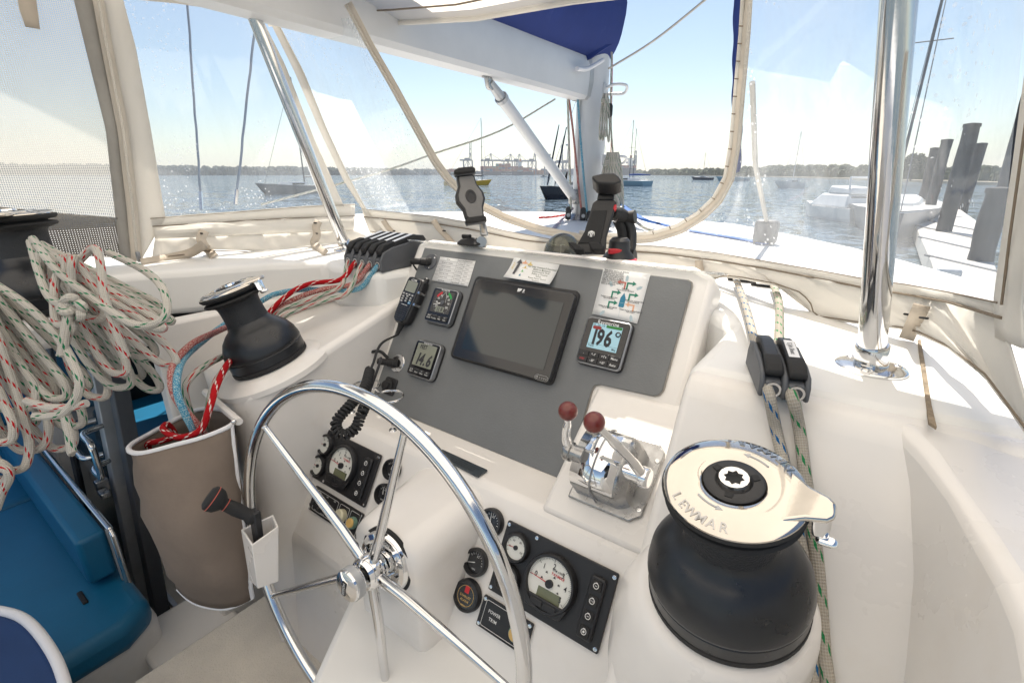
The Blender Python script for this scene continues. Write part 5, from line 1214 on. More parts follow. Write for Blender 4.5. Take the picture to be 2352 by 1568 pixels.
strap([FS(2118, 700, .02), FS(2108, 722, .024), FS(2094, 752, .022), FS(2082, 778, .012)], .022, 'canvas_strap', 'beige webbing strap with dark stitching on the skirt right of the thick pole', ((FS(2085, 722, .024), .008), (FS(2122, 730, .022), .008)))
# ---- roof over the helm
trf = thing('helm_roof', 'white canvas roof edge with brown seam above the helm', 'roof', (-.9, 1.17, .40))
fe = [(-2.12, 1.25, .575), tuple(py(700, 52, 1.34)), tuple(py(760, 54, 1.38)), tuple(py(816, 53, 1.40)), tuple(py(950, 49, 1.42)), tuple(py(1094, 40, 1.43)), tuple(py(1320, 0, 1.42)), (-.50, 1.36, .43), (-.15, 1.20, .40), (.20, 1.14, .40), (.58, 1.05, .42)]
be = [(-2.12 + .27 * k, -1.6, .62 + .05 * math.sin(math.pi * k / 10)) for k in range(11)]
rows = []
for k in range(9):
    t_ = k / 8; rows.append([V(a).lerp(V(b), t_) + V((0, 0, .07 * math.sin(math.pi * min(1, t_ * 1.6 + .02)) if t_ < .6 else .0)) for a, b in zip(fe, be)])
MB().loft(rows, False, False).build('roof_panel', ROOFC, trf)
MB().loft([[V(p) + V((0, 0, 0)) for p in fe], [V(p) + V((0, .012, .03)) for p in fe], [V(p) + V((0, .004, .085)) for p in fe]], False, False).build('front_visor', ROOFC, trf)
MB().tube([V(p) + V((0, -.10, .012)) for p in fe], .0030, 5).build('brown_seam', STITCH, trf)
MB().tube([V(p) + V((0, .0, -.004)) for p in fe], .008, 8).build('edge_binding', CANV, trf)
# ---- clear lip along the top of the dash
t = thing('acrylic_lip', 'clear acrylic strip along the top edge of the dash', 'acrylic strip', tuple(Dp(0, .2, .0)))
MB().prism([(-.475, .0), (.425, .0), (.455, .016), (.46, .030), (.46, .085), (-.475, .085)], .0, .005, frame(P0 + DY * .197 + DN * .018, DX, V((0, .985, -.17)).normalized())).build('strip', ACR, t, bevel=.002)

# ================================================================ PHONE HOLDERS AND COMPASS ON TOP OF THE DASH
def ctop(x, y, Y): return py(x, y, Y)
# small grey phone holder
d1 = 1.385
b_ = pd(1100, 558, d1)
t = thing('phone_holder', 'small grey and black phone holder on a bent arm, left end of the dash top', 'phone holder', tuple(b_))
MB().lathe([(.040, 0), (.040, .004), (.030, .012), (.012, .018), (0, .019)], T(pd(1082, 560, d1 + .01)), 32).build('suction_cup', RUB, t)
MB().prism(rrect(.030, .014, .004), .010, .022, T(pd(1072, 556, d1 + .01))).build('lock_lever', RUB, t, bevel=.003)
j0 = pd(1106, 555, d1 - .01); j1 = pd(1089, 505, d1 + .0); j2 = pd(1082, 450, d1 + .02)
hx = axframe(j0, (.6, -.75, .1))
MB().cyl(.015, -.030, .006, hx, 28).build('hinge', CAST, t)
MB().cyl(.0135, .006, .009, hx, 28).cyl(.004, .009, .011, hx, 6).build('hinge_cap', SILV, t)
def card(pl, zf, dep, h0, h1, name, mat, t, tilt=V((0, 0, 0)), bevel=.003):   # outline on a plane facing aft, given thickness h0..h1
    n_ = (-FW + tilt).normalized(); c_ = sum((V((*zf(*p), 0)) for p in pl), V()) / len(pl); O = pd(c_.x, c_.y, dep)
    A = [pn(*zf(*p), O, n_) for p in pl]; s0 = sum((A[k].cross(A[(k + 1) % len(A)]) for k in range(len(A))), V()).dot(n_)
    if s0 < 0: A = A[::-1]
    return MB().hull([p + n_ * h0 for p in A], [p + n_ * h1 for p in A]).build(name, mat, t, bevel=bevel, seg=2)
zp = lambda x_, y_: (1022.1 + .1392 * x_, 367.5 + .1392 * y_)
card([(575, 740), (612, 735), (640, 880), (718, 1262), (590, 1252), (560, 1000)], zp, d1 + .012, -.008, .008, 'arm', CAST, t)
card([(572, 1010), (602, 1010), (655, 1185), (640, 1205), (605, 1200)], zp, d1 + .0035, -.002, .002, 'arm_slot', WEB, t, bevel=.001)
MB().sphere(pd(1092, 462, d1 + .01), .014, ID, 16, 10).build('ball_joint', RUB, t)
fz = -FW; fxv = (RT + UP * -.22).normalized(); fyv = (UP + RT * .0).normalized()
Yh = (pd(1070, 400, d1) - pd(1093, 500, d1)).normalized(); Xh = (RT - Yh * RT.dot(Yh)).normalized(); Xh = (Xh + FW * .35).normalized(); Zh = Xh.cross(Yh)
Mh = frame(pd(1081, 452, d1 - .03), Xh, Yh, Zh); k_ = 1.355 / FPX
prof = [(-18, 52), (16, 52), (19, 46), (20, 28), (30, 8), (31, -8), (22, -28), (20, -48), (17, -52), (-16, -52), (-20, -48), (-21, -28), (-31, -8), (-30, 8), (-20, 28), (-19, 46)]
MB().prism([(a * k_ * 1.12, b * k_) for a, b in prof], -.018, 0, Mh).build('cradle', BLK, t, bevel=.004, seg=3)
MB().prism([(a * k_ * .92, b * k_ * .92) for a, b in prof], -.001, .003, Mh).build('pad', pm('grey_pad', (.19, .185, .18), .65, var=.1, vs=40), t, bevel=.001)
MB().lathe([(.0155, .002), (.0155, .0045), (.011, .0048), (.010, .004), (.006, .004), (0, .0045)], Mh @ Matrix.Diagonal((1, 1.25, 1, 1)), 28).build('centre_button', BLK, t)
for s_ in (1, -1):
    MB().box((0, s_ * 57 * k_, -.004), (.060, .016, .022), Mh).build('clamp_back', GPL, t, bevel=.004)
    MB().prism([(-.036, 0), (.024, 0), (.026, .010), (.018, .016), (-.022, .016), (-.036, .010)], .0, .014, Mh @ T((0, s_ * 57 * k_ - .008, .008))).build('clamp_jaw', RUB, t, bevel=.004, seg=3)
# large black tablet holder
d2 = 1.20
t = thing('tablet_holder', 'large black tablet holder with red buttons, on a suction mount above the dash', 'tablet holder', tuple(pd(1420, 605, d2)))
base = pd(1420, 604, d2)
MB().lathe([(.046, 0), (.046, .005), (.042, .008)], T(base), 40).build('suction_pad', RUB, t)
MB().lathe([(.044, .006), (.045, .010), (.040, .013)], T(base), 40).build('red_ring', RED, t)
MB().lathe([(.040, .012), (.036, .020), (.027, .030), (.025, .055), (.018, .062), (0, .063)], T(base), 36).build('mount_body', BLK, t)
MB().box((0, 0, 0), (.034, .012, .013), T(pd(1413, 577, d2 - .03)) @ RZ(36)).build('red_button', RED, t, bevel=.003)
MB().hull([pd(*p, d2 - .028) for p in ((1405, 548), (1413, 545), (1428, 562), (1418, 568))], [pd(*p, d2 - .012) for p in ((1405, 548), (1413, 545), (1428, 562), (1418, 568))]).build('lock_tab', BLK, t, bevel=.003)
for off_ in (0, -22):
    pts = spline([pd(1442 + off_, 595 if off_ == 0 else 565, d2 + .01), pd(1450 + off_ * .9, 565, d2 + .02), pd(1450 + off_, 530, d2 + .02), pd(1440 + off_, 505, d2 + .015)], 6)
    MB().tube(pts, [.0125] * len(pts), 12).build('arm', BLK if off_ == 0 else RUB, t)
MB().cyl(.0165, -.02, .02, axframe(pd(1441, 500, d2 + .015), RT + FW * -.6), 24).build('upper_hinge', BLK, t)
MB().cyl(.0165, -.02, .02, axframe(pd(1441, 590, d2 + .01), RT + FW * -.6), 24).build('lower_hinge', BLK, t)
MB().tube([pd(1441, 500, d2 + .02), pd(1420, 492, d2), pd(1405, 488, d2 - .02)], [.014, .019, .015], 16).build('swivel', RUB, t)
MB().torus(.0195, .003, axframe(pd(1420, 492, d2), pd(1441, 500, d2) - pd(1405, 488, d2)), 28, 6).build('swivel_collar', BLKG, t)
zt_ = lambda x_, y_: (1234.6 + .1501 * x_, 390.5 + .1502 * y_)
tl_ = RT * -.25 + UP * .12; df = d2 - .045
card([(905, 455), (1170, 450), (1215, 490), (1130, 760), (1055, 1000), (1045, 1180), (1020, 1275), (600, 1268), (500, 1180), (590, 1150), (700, 1000), (845, 500)], zt_, df, -.016, 0, 'back_plate', BLK, t, tl_)
card([(835, 625), (1065, 620), (985, 1000), (965, 1120), (620, 1120), (745, 900)], zt_, df, -.001, .002, 'rubber_pad', RUB, t, tl_, .001)
card([(940, 285), (1195, 285), (1165, 455), (905, 455)], zt_, df + .010, -.012, -.001, 'sliding_neck', BLK, t, tl_)
card([(840, 215), (1000, 180), (1180, 170), (1250, 225), (1295, 295), (1195, 340), (920, 325), (850, 255)], zt_, df - .002, -.012, .030, 'top_clamp', BLK, t, tl_ + UP * .3, .004)
card([(480, 1148), (575, 1145), (720, 1235), (720, 1270), (590, 1272)], zt_, df - .012, -.012, .024, 'bottom_jaw', RUB, t, tl_, .004)
card([(790, 1148), (930, 1148), (1030, 1200), (1038, 1275), (850, 1275), (820, 1235)], zt_, df - .010, -.012, .026, 'bottom_jaw', RUB, t, tl_, .004)
card([(1178, 528), (1218, 535), (1196, 630), (1152, 612)], zt_, df - .002, -.010, .006, 'release_button', RED, t, tl_)
Ot = pd(*zt_(825, 980), df - .004); nt_ = (-FW + tl_).normalized(); Ml = axframe(Ot + nt_ * .0035, nt_, RT); Ml = Ml @ RZ(-8); s_ = .0021
for poly in ([(-3.6, 2), (0, .6), (3.6, 2), (0, 3.6)], [(-3.6, 1.6), (-.3, .2), (-.3, -.9), (-3.6, .5)], [(3.6, 1.6), (.3, .2), (.3, -.9), (3.6, .5)], [(-1.3, -.4), (-.3, -.9), (-.3, -4), (-1.3, -3.5)], [(1.3, -.4), (.3, -.9), (.3, -4), (1.3, -3.5)], [(-3.6, .5), (-3.0, .2), (-3.0, -2.6), (-3.6, -2.3)], [(3.6, .5), (3.0, .2), (3.0, -2.6), (3.6, -2.3)]):
    MB().add([Ml @ V((a * s_, b * s_, 0)) for a, b in poly], [tuple(range(len(poly)))]).build('emblem', WHT, t, smooth=False)
# dome compass
cb = pd(1292, 588, 1.50)
t = thing('dome_compass', 'smoked glass dome compass standing behind the dash', 'compass', tuple(cb))
MB().lathe([(.070, -.022), (.078, -.020), (.080, -.006), (.074, .002), (.062, .004)], T(cb), 48).build('base', pm('compass_base', (.55, .54, .52), .4), t)
MB().lathe([(.060 * math.cos(a), .002 + .068 * math.sin(a)) for a in [R(90 * k / 14) for k in range(15)]], T(cb), 48).build('dome', DOME, t)
MB().lathe([(.050, .0), (.052, .008), (.045, .012), (0, .014)], T(cb), 40).build('card', BLK, t)
g = MB()
for k in range(24): a = R(15 * k); g.box((.047 * math.cos(a), .047 * math.sin(a), .0135), (.006, .0016, .001), T(cb) @ T((0, 0, 0)))
g.text('90', .014, T(cb + V((.010, -.040, .0150))) @ RZ(36)); ob = g.build('card_marks', WHT, t, smooth=False); ob['kind'] = 'stuff'
MB().tube([cb + V((.02, -.045, .004)), cb + V((.02, -.045, .040))], .0014, 6).build('lubber_pin', WHT, t)

# ================================================================ MAST, BOOM, RIGGING
MX, MY = -1.575, 3.02
tm = thing('mast', 'grey white aluminium mast standing on the coachroof', 'mast', (MX, MY, ZD))
def oval(x_, y_, z_, rx, ry, n=28): return [V((x_ + rx * math.cos(2 * math.pi * k / n), y_ + ry * math.sin(2 * math.pi * k / n), z_)) for k in range(n)]
MB().loft([oval(MX, MY, ZD + .02, .085, .13), oval(MX + .03, MY - .02, 3.2, .085, .13)]).build('mast_tube', SPAR, tm)
MB().loft([oval(MX, MY, ZD, .13, .18), oval(MX, MY, ZD + .035, .10, .15)]).build('mast_step', CAST, tm)
MB().box((MX - .005, MY - .129, .4), (.012, .012, 1.3)).build('sail_track', ALU, tm)
for z_ in (.50, .16):
    p = py(1388, 205 if z_ > .3 else 368, MY - .02)
    q = [p, p + RT * .055 - FW * .03 + V((0, 0, .012)), p + RT * .13 - FW * .02 + V((0, 0, .01)), p + RT * .13 + FW * .05, p + RT * .03 + FW * .06]
    MB().tube(spline(q, 5), .009, 8).build('mast_step_rung', SPAR, tm)
    MB().box(p, (.02, .03, .07)).build('rung_plate', SPAR, tm, bevel=.006)
for (a, b) in ((1372, 425), (1302, 412)):
    p = py(a, b, MY - .10); MB().tube([p + V((0, 0, -.045)), p + V((.0, -.012, -.015)), p + V((0, -.012, .015)), p + V((0, 0, .045))], [.004, .008, .008, .004], 8).build('cleat', RUB, tm)
p = py(1397, 255, MY); MB().prism(rrect(.05, .085, .02), -.02, .02, frame(p, RT, (0, 0, 1))).build('jammer', BLK, tm, bevel=.006)
# boom
bz_ = .545; b0 = V((-1.585, 2.88, bz_)); b1 = V((-1.62, .2, bz_ + .03))
tb = thing('boom', 'long white boom running aft from the mast', 'boom', tuple(b0))
def bsec(c_, w_, h_): return [c_ + V((w_ * x_, 0, h_ * z_)) for x_, z_ in ((.30, -.5), (.42, -.42), (.5, -.1), (.5, .25), (.38, .45), (.2, .5), (-.2, .5), (-.38, .45), (-.5, .25), (-.5, -.1), (-.42, -.42), (-.30, -.5))]
MB().loft([bsec(b0, .14, .235), bsec(b1, .14, .245)]).build('boom_tube', SPAR, tb, angle=25)
MB().loft([bsec(b0 + V((0, .05, 0)), .143, .24), bsec(b0 + V((0, -.012, 0)), .143, .24)]).build('end_fitting', ALU, tb, angle=25)
MB().box(b0 + V((.01, .075, .05)), (.05, .10, .02)).box(b0 + V((.01, .075, -.08)), (.05, .10, .02)).build('gooseneck', SPAR, tb, bevel=.004)
for z_ in (.07, .02, -.06): MB().cyl(.006, 0, .004, axframe(b0 + V((.072, .02, z_)), (1, 0, 0)), 8).build('rivet', SILV, tb)
# vang strut
v0 = px(1117, 178, -1.60); v1 = px(1316, 452, -1.59)
tv = thing('vang_strut', 'white strut with alloy end slanting from the boom down to the mast foot', 'strut', tuple(v1))
ax_ = (v1 - v0).normalized()
MB().tube([v0 + ax_ * .13, v1], .030, 20).build('outer_tube', SPAR, tv)
MB().tube([v0 + ax_ * .03, v0 + ax_ * .14], [.018, .026], 16).build('inner_rod', ALU, tv)
MB().lathe([(.034, 0), (.034, .02), (.030, .022)], axframe(v0 + ax_ * .13, ax_), 20).build('collar', ALU, tv)
MB().prism(rrect(.040, .085, .018), -.012, .012, frame(v0 + ax_ * .02, V((0, 1, 0)), (0, .3, -1))).build('fork', CAST, tv, bevel=.004)
MB().prism([(-.03, 0), (.03, 0), (.01, .09), (-.01, .09)], -.004, .004, frame(v0 + V((0, 0, -.005)), V((0, 1, 0)), (0, 0, 1))).build('bracket', ALU, tv)
MB().box(v1 + V((0, .04, 0)), (.06, .10, .09)).build('foot_fitting', CAST, tv, bevel=.008)
# sail cover
ts = thing('sail_cover', 'deep blue canvas sail cover bulging over the boom at the mast', 'sail cover', tuple(b0 + V((0, 0, .12))))
rnd = random.Random(4); rings = []
for k in range(13):
    f_ = k / 12; y_ = 3.10 - f_ * 2.9; hh = (.62 - .16 * min(1, f_ * 2.2)) if k > 0 else .74; ww = .19 - .04 * f_; z0 = bz_ + .125 + .01 * f_ - (.02 if k == 0 else 0)
    ring = []
    for i in range(20):
        a = 2 * math.pi * i / 20; s_, c_ = math.sin(a), math.cos(a)
        r_ = 1 + rnd.uniform(-.035, .035)
        ring.append(V((-1.60 + ww * c_ * (1 - .45 * max(0, s_)) * r_, y_ + (.03 * s_ if k == 0 else 0), z0 + (hh * (s_ * .5 + .5) ** 1.1) * r_ * .9 - .035 * max(0, -s_))))
    rings.append(ring)
MB().loft([spline(r_, 2, True) for r_ in rings]).build('cover', SAIL, ts, angle=60)
rings = []
for k in range(6):
    f_ = k / 5; z_ = .66 + f_ * .75; rings.append([V((-1.575 + (.125 - .02 * f_) * math.cos(2 * math.pi * i / 18), 3.03 + (.19 - .02 * f_) * math.sin(2 * math.pi * i / 18) - .015, z_ + .10 * math.sin(2 * math.pi * i / 18 + .8) * (1 - f_))) for i in range(18)])
MB().loft(rings).build('mast_collar', SAIL, ts, angle=60)
MB().tube(spline([px(1325, 158, -1.48), px(1350, 158, -1.48), px(1385, 138, -1.45)], 6), .012, 8).build('hem', PIPE, ts)
q = [px(x_, y_, -1.72) for x_, y_ in ((842, 60), (830, 84), (938, 98), (880, 76))]
MB().loft([[px(835, 60, -1.66), px(870, 70, -1.66), px(940, 97, -1.66)], [px(832, 72, -1.70), px(870, 84, -1.70), px(938, 99, -1.70)]], False, False).build('slack_corner', SAIL, ts, solid=.006)
# furled headsail
hs = MB(); P = [V((-1.58, 7.1, -.35)), V((-1.575, 6.6, 2.4)), V((-1.57, 6.1, 5.2))]
b_ = px(1690, 385, -1.60); b_ = V((-1.60, b_.y, b_.z)); tp_ = px(1703, -120, -1.55)
pts = [b_.lerp(tp_, k / 40) for k in range(41)]
ob = hs.tube([b_ + (b_ - tp_) * .02] + pts, [.05] + [.062 + .006 * math.sin(k * .9) for k in range(41)], 14).build('furled_headsail', SAIL)
tag(ob, 'narrow furled headsail in deep blue cover beside the right edge of the zip opening', 'sail')
# running lines at the mast: single ropes
def rg(name, label, pts, r, mat): return rope(name, label, pts, r, mat, 5, 8)
YM = MY - .16
rg('reef_line', 'pale pink line running down the mast from the boom end', [py(1306, 222, YM), py(1316, 300, YM), py(1326, 400, YM), py(1334, 470, YM), py(1337, 488, YM)], .007, R_PINK)
rg('boom_line', 'pale blue line running down the mast from the boom end', [py(1326, 214, YM), py(1332, 300, YM), py(1340, 400, YM), py(1348, 480, YM), py(1352, 494, YM)], .007, R_BLUE)
rg('halyard_tail', 'white flecked halyard left of the mast down to a black block', [py(1304, 226, YM - .05), py(1306, 300, YM - .05), py(1309, 400, YM - .05), py(1311, 470, YM - .05), py(1312, 480, YM - .05)], .007, R_G)
rg('mast_halyard', 'white flecked halyard running up the right side of the mast', [py(1405, 120, MY), py(1403, 220, MY), py(1404, 300, MY), py(1410, 380, MY), py(1412, 420, MY)], .006, R_G)
rg('flag_line', 'thin red line beside the mast, right side', [py(1408, 0, MY + .3), py(1406, 200, MY + .3), py(1402, 400, MY + .3)], .0028, R_RED)
rg('lazy_line', 'thin white line slanting up to the right from the mast', [py(1398, 158, MY - .1), py(1500, 95, MY - .2), py(1622, -2, MY - .3), py(1700, -70, MY - .35)], .006, R_W)
rg('topping_line', 'thin flecked line slanting from the boom end down to the left', [py(1275, 228, MY - .1), py(1150, 300, MY - .5), py(1000, 352, MY - .9), py(860, 400, MY - 1.2), py(600, 470, MY - 1.55)], .0055, R_G)
rg('furling_line', 'orange red line on the white deck left of the mast foot', [pz(1345, 490, ZD + .02), pz(1310, 492, ZD + .015), pz(1270, 498, ZD + .012), pz(1238, 500, ZD + .012)], .007, R_RED)
rg('mauve_line', 'pale mauve rope on deck running aft from the mast foot', [py(1316, 478, YM), pz(1295, 500, ZD + .02), pz(1275, 520, ZD + .01), pz(1262, 534, ZD + .01)], .008, rope_mat('rope_mauve', (.55, .48, .56)))
for nm, lb, p in (('turning_block', 'black pulley block at the mast foot, left of the pink line', py(1305, 490, YM - .05)), ('turning_block', 'black pulley block under the pale pink line', py(1339, 492, YM)), ('turning_block', 'black pulley block under the pale blue line', py(1353, 500, YM))):
    t = thing(nm, lb, 'block', tuple(p), 'pulley blocks at the mast foot')
    MB().prism(rrect(.034, .085, .016), -.016, .016, frame(p, RT, (0, 0, 1))).build('cheeks', BLK, t, bevel=.005)
    MB().cyl(.012, -.018, .018, frame(p + V((0, 0, -.01)), RT, (0, 0, 1)), 14).build('sheave_pin', SILV, t)
# hanks of halyard hung on the mast
def hank(name, label, x0, y0, x1, y1, w, n, r, mat, Y, sd):
    rnd = random.Random(sd); m = MB()
    for k in range(n):
        f_ = (k + .5) / n - .5; pts = []
        a = rnd.uniform(-.25, .25); yb = y1 + rnd.uniform(-8, 8)
        for s_ in (0, .2, .5, .8, 1, 1, .8, .5, .2, 0):
            sd_ = (-1 if len(pts) < 5 else 1); b_ = math.sin(math.pi * min(1, s_ * .9)) ** .6 if s_ < 1 else .35
            pts.append(py(x0 + (x1 - x0) * s_ + f_ * w * (.5 + .7 * s_) + sd_ * w * .13 * b_, y0 + (yb - y0) * s_, Y - .05 + .012 * k * (1 if k % 2 else -1) + .01 * sd_))
        m.tube(spline(pts, 4), r, 7)
    for j in range(3): m.torus(.028 * w / 30, r, axframe(py(x0 + (x1 - x0) * (.14 + .03 * j), y0 + (y1 - y0) * (.14 + .03 * j), Y - .05), (0, .1, 1)), 16, 6)
    return tag(m.build(name, mat), label, 'rope hank')
hank('rope_hank', 'slim coil of white flecked rope hung high on the mast', 1391, 215, 1388, 318, 22, 4, .0052, R_G, MY - .08, 3)
hank('rope_hank', 'fat coil of white rope with green flecks hung low on the mast', 1408, 350, 1400, 505, 50, 11, .0065, R_G, MY - .06, 5)
rg('tail_rope', 'white flecked rope draped from the low coil to the deck at right', [py(1415, 440, MY), py(1422, 470, MY - .05), py(1440, 492, MY - .1), pz(1475, 520, ZD + .02), pz(1500, 530, ZD + .01)], .008, R_G)
# blue strap and deck bits on the coachroof
stp = [py(1418, 465, MY + .1), pz(1470, 500, ZD + .06), pz(1520, 515, ZD + .02), pz(1600, 532, ZD + .006), pz(1700, 548, ZD + .006), pz(1760, 560, ZD + .006)]
P = spline(stp, 6); t = MB().loft([[p + V((-.012, -.02, 0)) for p in P], [p + V((.012, .02, 0)) for p in P]], False, False).build('blue_strap', pm('blue_web', (.015, .12, .42), .7, var=.1, vs=20), None, solid=.004)
tag(t, 'blue webbing strap from the mast across the white coachroof', 'strap')
sh = pz(1755, 560, ZD)
t = thing('fairlead_block', 'dark block with upright white line on the deck behind the right vinyl', 'block', tuple(sh))
MB().box(sh + V((0, 0, .05)), (.09, .07, .10)).build('block', GPL, t, bevel=.015)
MB().tube([sh + V((0, 0, .08)), py(1735, 380, sh.y - .3), py(1728, 190, sh.y - .55)], .009, 8).build('line', R_W, t)
for (a, b, lb) in ((1688, 655, 'dark slot under the skirt behind the blue flecked rope'), (1745, 668, 'dark slot under the skirt behind the green flecked rope')):
    q = pz(a, b, ZD); t = thing('deck_fairlead', lb, 'fairlead', tuple(q)); MB().box(q + V((0, .07, .012)), (.07, .03, .024)).build('frame', BLK, t, bevel=.006)
    MB().box(q + V((0, .052, .012)), (.04, .01, .012)).build('roller', STL, t, bevel=.004)

# ================================================================ COCKPIT BELOW, TO PORT
CUSH = BLUE
def cushion(name, c, d_, parent=None, mat=CUSH, bev=.03, M=ID):
    return MB().box(c, d_, M).build(name, mat, parent, bevel=bev, seg=4)
t = thing('cockpit_seat', 'bright blue cockpit seat cushion on a white moulded base, lower left', 'seat', (-2.3, .0, -1.75))
MB().prism([(-3.4, -.8), (-1.66, -.8), (-1.60, -.6), (-1.60, .18), (-1.66, .30), (-3.4, .30)], -1.755, -1.36, ID).build('seat_base', GEL, t, bevel=.03, seg=3)
MB().prism([(-2.62, -.8), (-1.62, -.8), (-1.575, -.7), (-1.575, .20), (-1.63, .285), (-2.62, .285)], -1.375, -1.27, ID).build('seat_cushion', BLUE, t, bevel=.035, seg=4)
MB().prism([(-3.4, -.8), (-2.63, -.8), (-2.63, .285), (-3.4, .285)], -1.375, -1.272, ID).build('seat_cushion', BLUE, t, bevel=.035, seg=4)
MB().box((-1.80, .16, -1.268), (.07, .014, .012)).build('strap_slot', DARK, t, bevel=.004)
t = thing('seat_backrest', 'padded blue backrest with a steel rail along its top, lower left', 'backrest', (-2.2, .24, -1.27))
MB().prism([(-2.95, .185), (-1.80, .185), (-1.80, .262), (-2.95, .262)], -1.245, -1.075, ID).build('cushion', BLUE, t, bevel=.016, seg=3)
MB().tube([V((-2.6, .275, -1.075)), V((-1.79, .272, -1.075)), V((-1.775, .272, -1.09)), V((-1.775, .27, -1.30))], .009, 10).build('rail', STL, t)
MB().box((-1.79, .268, -1.17), (.012, .016, .20)).build('rail_plate', ALU, t)
t = thing('rear_seat', 'blue saloon seat and back cushions seen past the ropes at the far left', 'seat', (-3.2, 0, -1.75))
cushion('back_cushion', (-3.52, -.05, -.98), (.16, 1.4, .52), t)
cushion('seat_pad', (-3.2, .9, -1.42), (1.0, .5, .14), t)
MB().box((-3.55, 0, -1.30), (.10, 1.6, .9)).build('moulded_back', GEL, t, bevel=.03)
q = [pz(x_, y_, -1.0) for x_, y_ in ((-260, 1400), (-60, 1398), (10, 1404), (60, 1424), (105, 1474), (140, 1540), (165, 1640), (190, 1760), (-260, 1800))]
t = thing('helm_bench', 'dark blue helm seat cushion with white piping in the bottom left corner', 'seat', tuple(q[3] - V((0, 0, .1))))
MB().hull([p - V((0, 0, .10)) for p in q[::-1]], q[::-1]).build('cushion', NAVY, t, bevel=.015, seg=3)
MB().tube(spline(q[:8], 5), .011, 10).build('piping', PIPE, t)
MB().prism([(p.x * .98, p.y) for p in q[::-1]], -1.31, -1.11, ID).build('seat_box', GEL, t, bevel=.02)
# saloon bulkhead and sliding door
t = thing('saloon_bulkhead', 'white cabin bulkhead and beam above the dark saloon doorway', 'bulkhead', (-2.6, .45, -1.75))
MB().prism([(-3.6, .36), (-1.74, .36), (-1.70, .55), (-3.6, .55)], -.50, ZD - .142, ID).build('lintel', GEL, t, bevel=.02, seg=3)
MB().box((-1.60, .70, -.95), (.06, .5, 1.10)).build('door_jamb', GEL, t, bevel=.01)
MB().box((-3.35, .42, -1.12), (.34, .10, 1.26)).build('far_jamb', GEL, t, bevel=.015)
MB().tube([V((-3.2, .345, -.44)), V((-1.76, .345, -.44))], .030, 16).build('grab_beam', GEL, t)
t = thing('saloon_interior', 'dark cabin interior behind the sliding door', 'cabin', (-2.6, 1.4, -1.75))
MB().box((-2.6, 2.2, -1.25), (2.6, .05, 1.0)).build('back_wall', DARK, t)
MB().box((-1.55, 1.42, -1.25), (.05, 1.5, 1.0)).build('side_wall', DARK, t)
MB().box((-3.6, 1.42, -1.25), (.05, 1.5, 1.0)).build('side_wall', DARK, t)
MB().box((-2.6, 1.5, -1.0), (1.4, .4, .06)).build('galley_shelf', WOOD, t, bevel=.01)
MB().sphere((-1.86, .75, -1.0), .17, ID, 20, 14, (1, 1, .9)).build('black_stool', BLKG, t)
MB().tube(spline([V((-2.02, .62, -1.05)), V((-2.02, .60, -.84)), V((-1.98, .60, -.80)), V((-1.80, .60, -.80)), V((-1.74, .60, -.85)), V((-1.74, .60, -1.05))], 5), .010, 8).build('stool_rail', RUB, t)
t = thing('sliding_door', 'aluminium framed sliding saloon door with two loop handles', 'door', (-2.45, .37, -1.75))
def post(x_, w_, mt, nm, y0=.335, y1=.425): MB().hull([V((x_ - w_, y0, -1.74)), V((x_ + w_, y0, -1.74)), V((x_ + w_, y0 + .05, -1.74)), V((x_ - w_, y0 + .05, -1.74))], [V((x_ - w_, y1, -.50)), V((x_ + w_, y1, -.50)), V((x_ + w_, y1 + .05, -.50)), V((x_ - w_, y1 + .05, -.50))]).build(nm, mt, t, bevel=.004)
post(-2.19, .028, ALU, 'frame_post'); post(-2.09, .030, GPL, 'inner_post', .36, .45); post(-2.78, .035, GPL, 'far_post')
MB().hull([V((-2.75, .345, -1.74)), V((-2.22, .345, -1.74)), V((-2.22, .352, -1.74)), V((-2.75, .352, -1.74))], [V((-2.75, .432, -.52)), V((-2.22, .432, -.52)), V((-2.22, .44, -.52)), V((-2.75, .44, -.52))]).build('glass', pm('door_glass', (.10, .13, .14), .05, trans=.8), t)
for s_, x0 in ((-1, -2.19), (1, -2.12)):
    y0 = .40
    MB().tube(spline([V((x0, y0 - .01, -.86)), V((x0 + s_ * .02, y0 - .07, -.86)), V((x0 + s_ * .11, y0 - .075, -.865)), V((x0 + s_ * .125, y0 - .075, -.90)), V((x0 + s_ * .12, y0 - .075, -.985)), V((x0 + s_ * .10, y0 - .075, -1.0)), V((x0 + s_ * .02, y0 - .07, -1.0)), V((x0, y0 - .02, -1.0))], 5), .0105, 10).build('loop_handle', STL, t)
MB().box((-2.19, .35, -1.12), (.03, .04, .05)).box((-2.14, .34, -1.13), (.05, .03, .02)).build('latch', CAST, t, bevel=.004)
t = thing('door_track', 'dark metal sliding door track along the cockpit floor', 'door track', (-2.2, .36, -1.75))
for y_, mt in ((.30, GEL), (.335, ALU), (.36, RUB), (.385, ALU), (.41, RUB), (.435, ALU)):
    MB().box((-2.3, y_, -1.74 + (.01 if mt is ALU else 0)), (1.9, .016, .03)).build('track_rail', mt, t)
MB().box((-1.62, .36, -1.60), (.30, .26, .28)).build('threshold_step', GEL, t, bevel=.015)
# port-side platform beneath the far winch
t = thing('winch_platform', 'white moulded platform that carries the winch at the left edge', 'platform', (-2.0, .2, -.6))
MB().prism([(-2.7, .05), (-1.74, .05), (-1.70, .12), (-1.70, .42), (-2.7, .42)], -.44, -.362, ID).build('moulding', GEL, t, bevel=.02, seg=3)

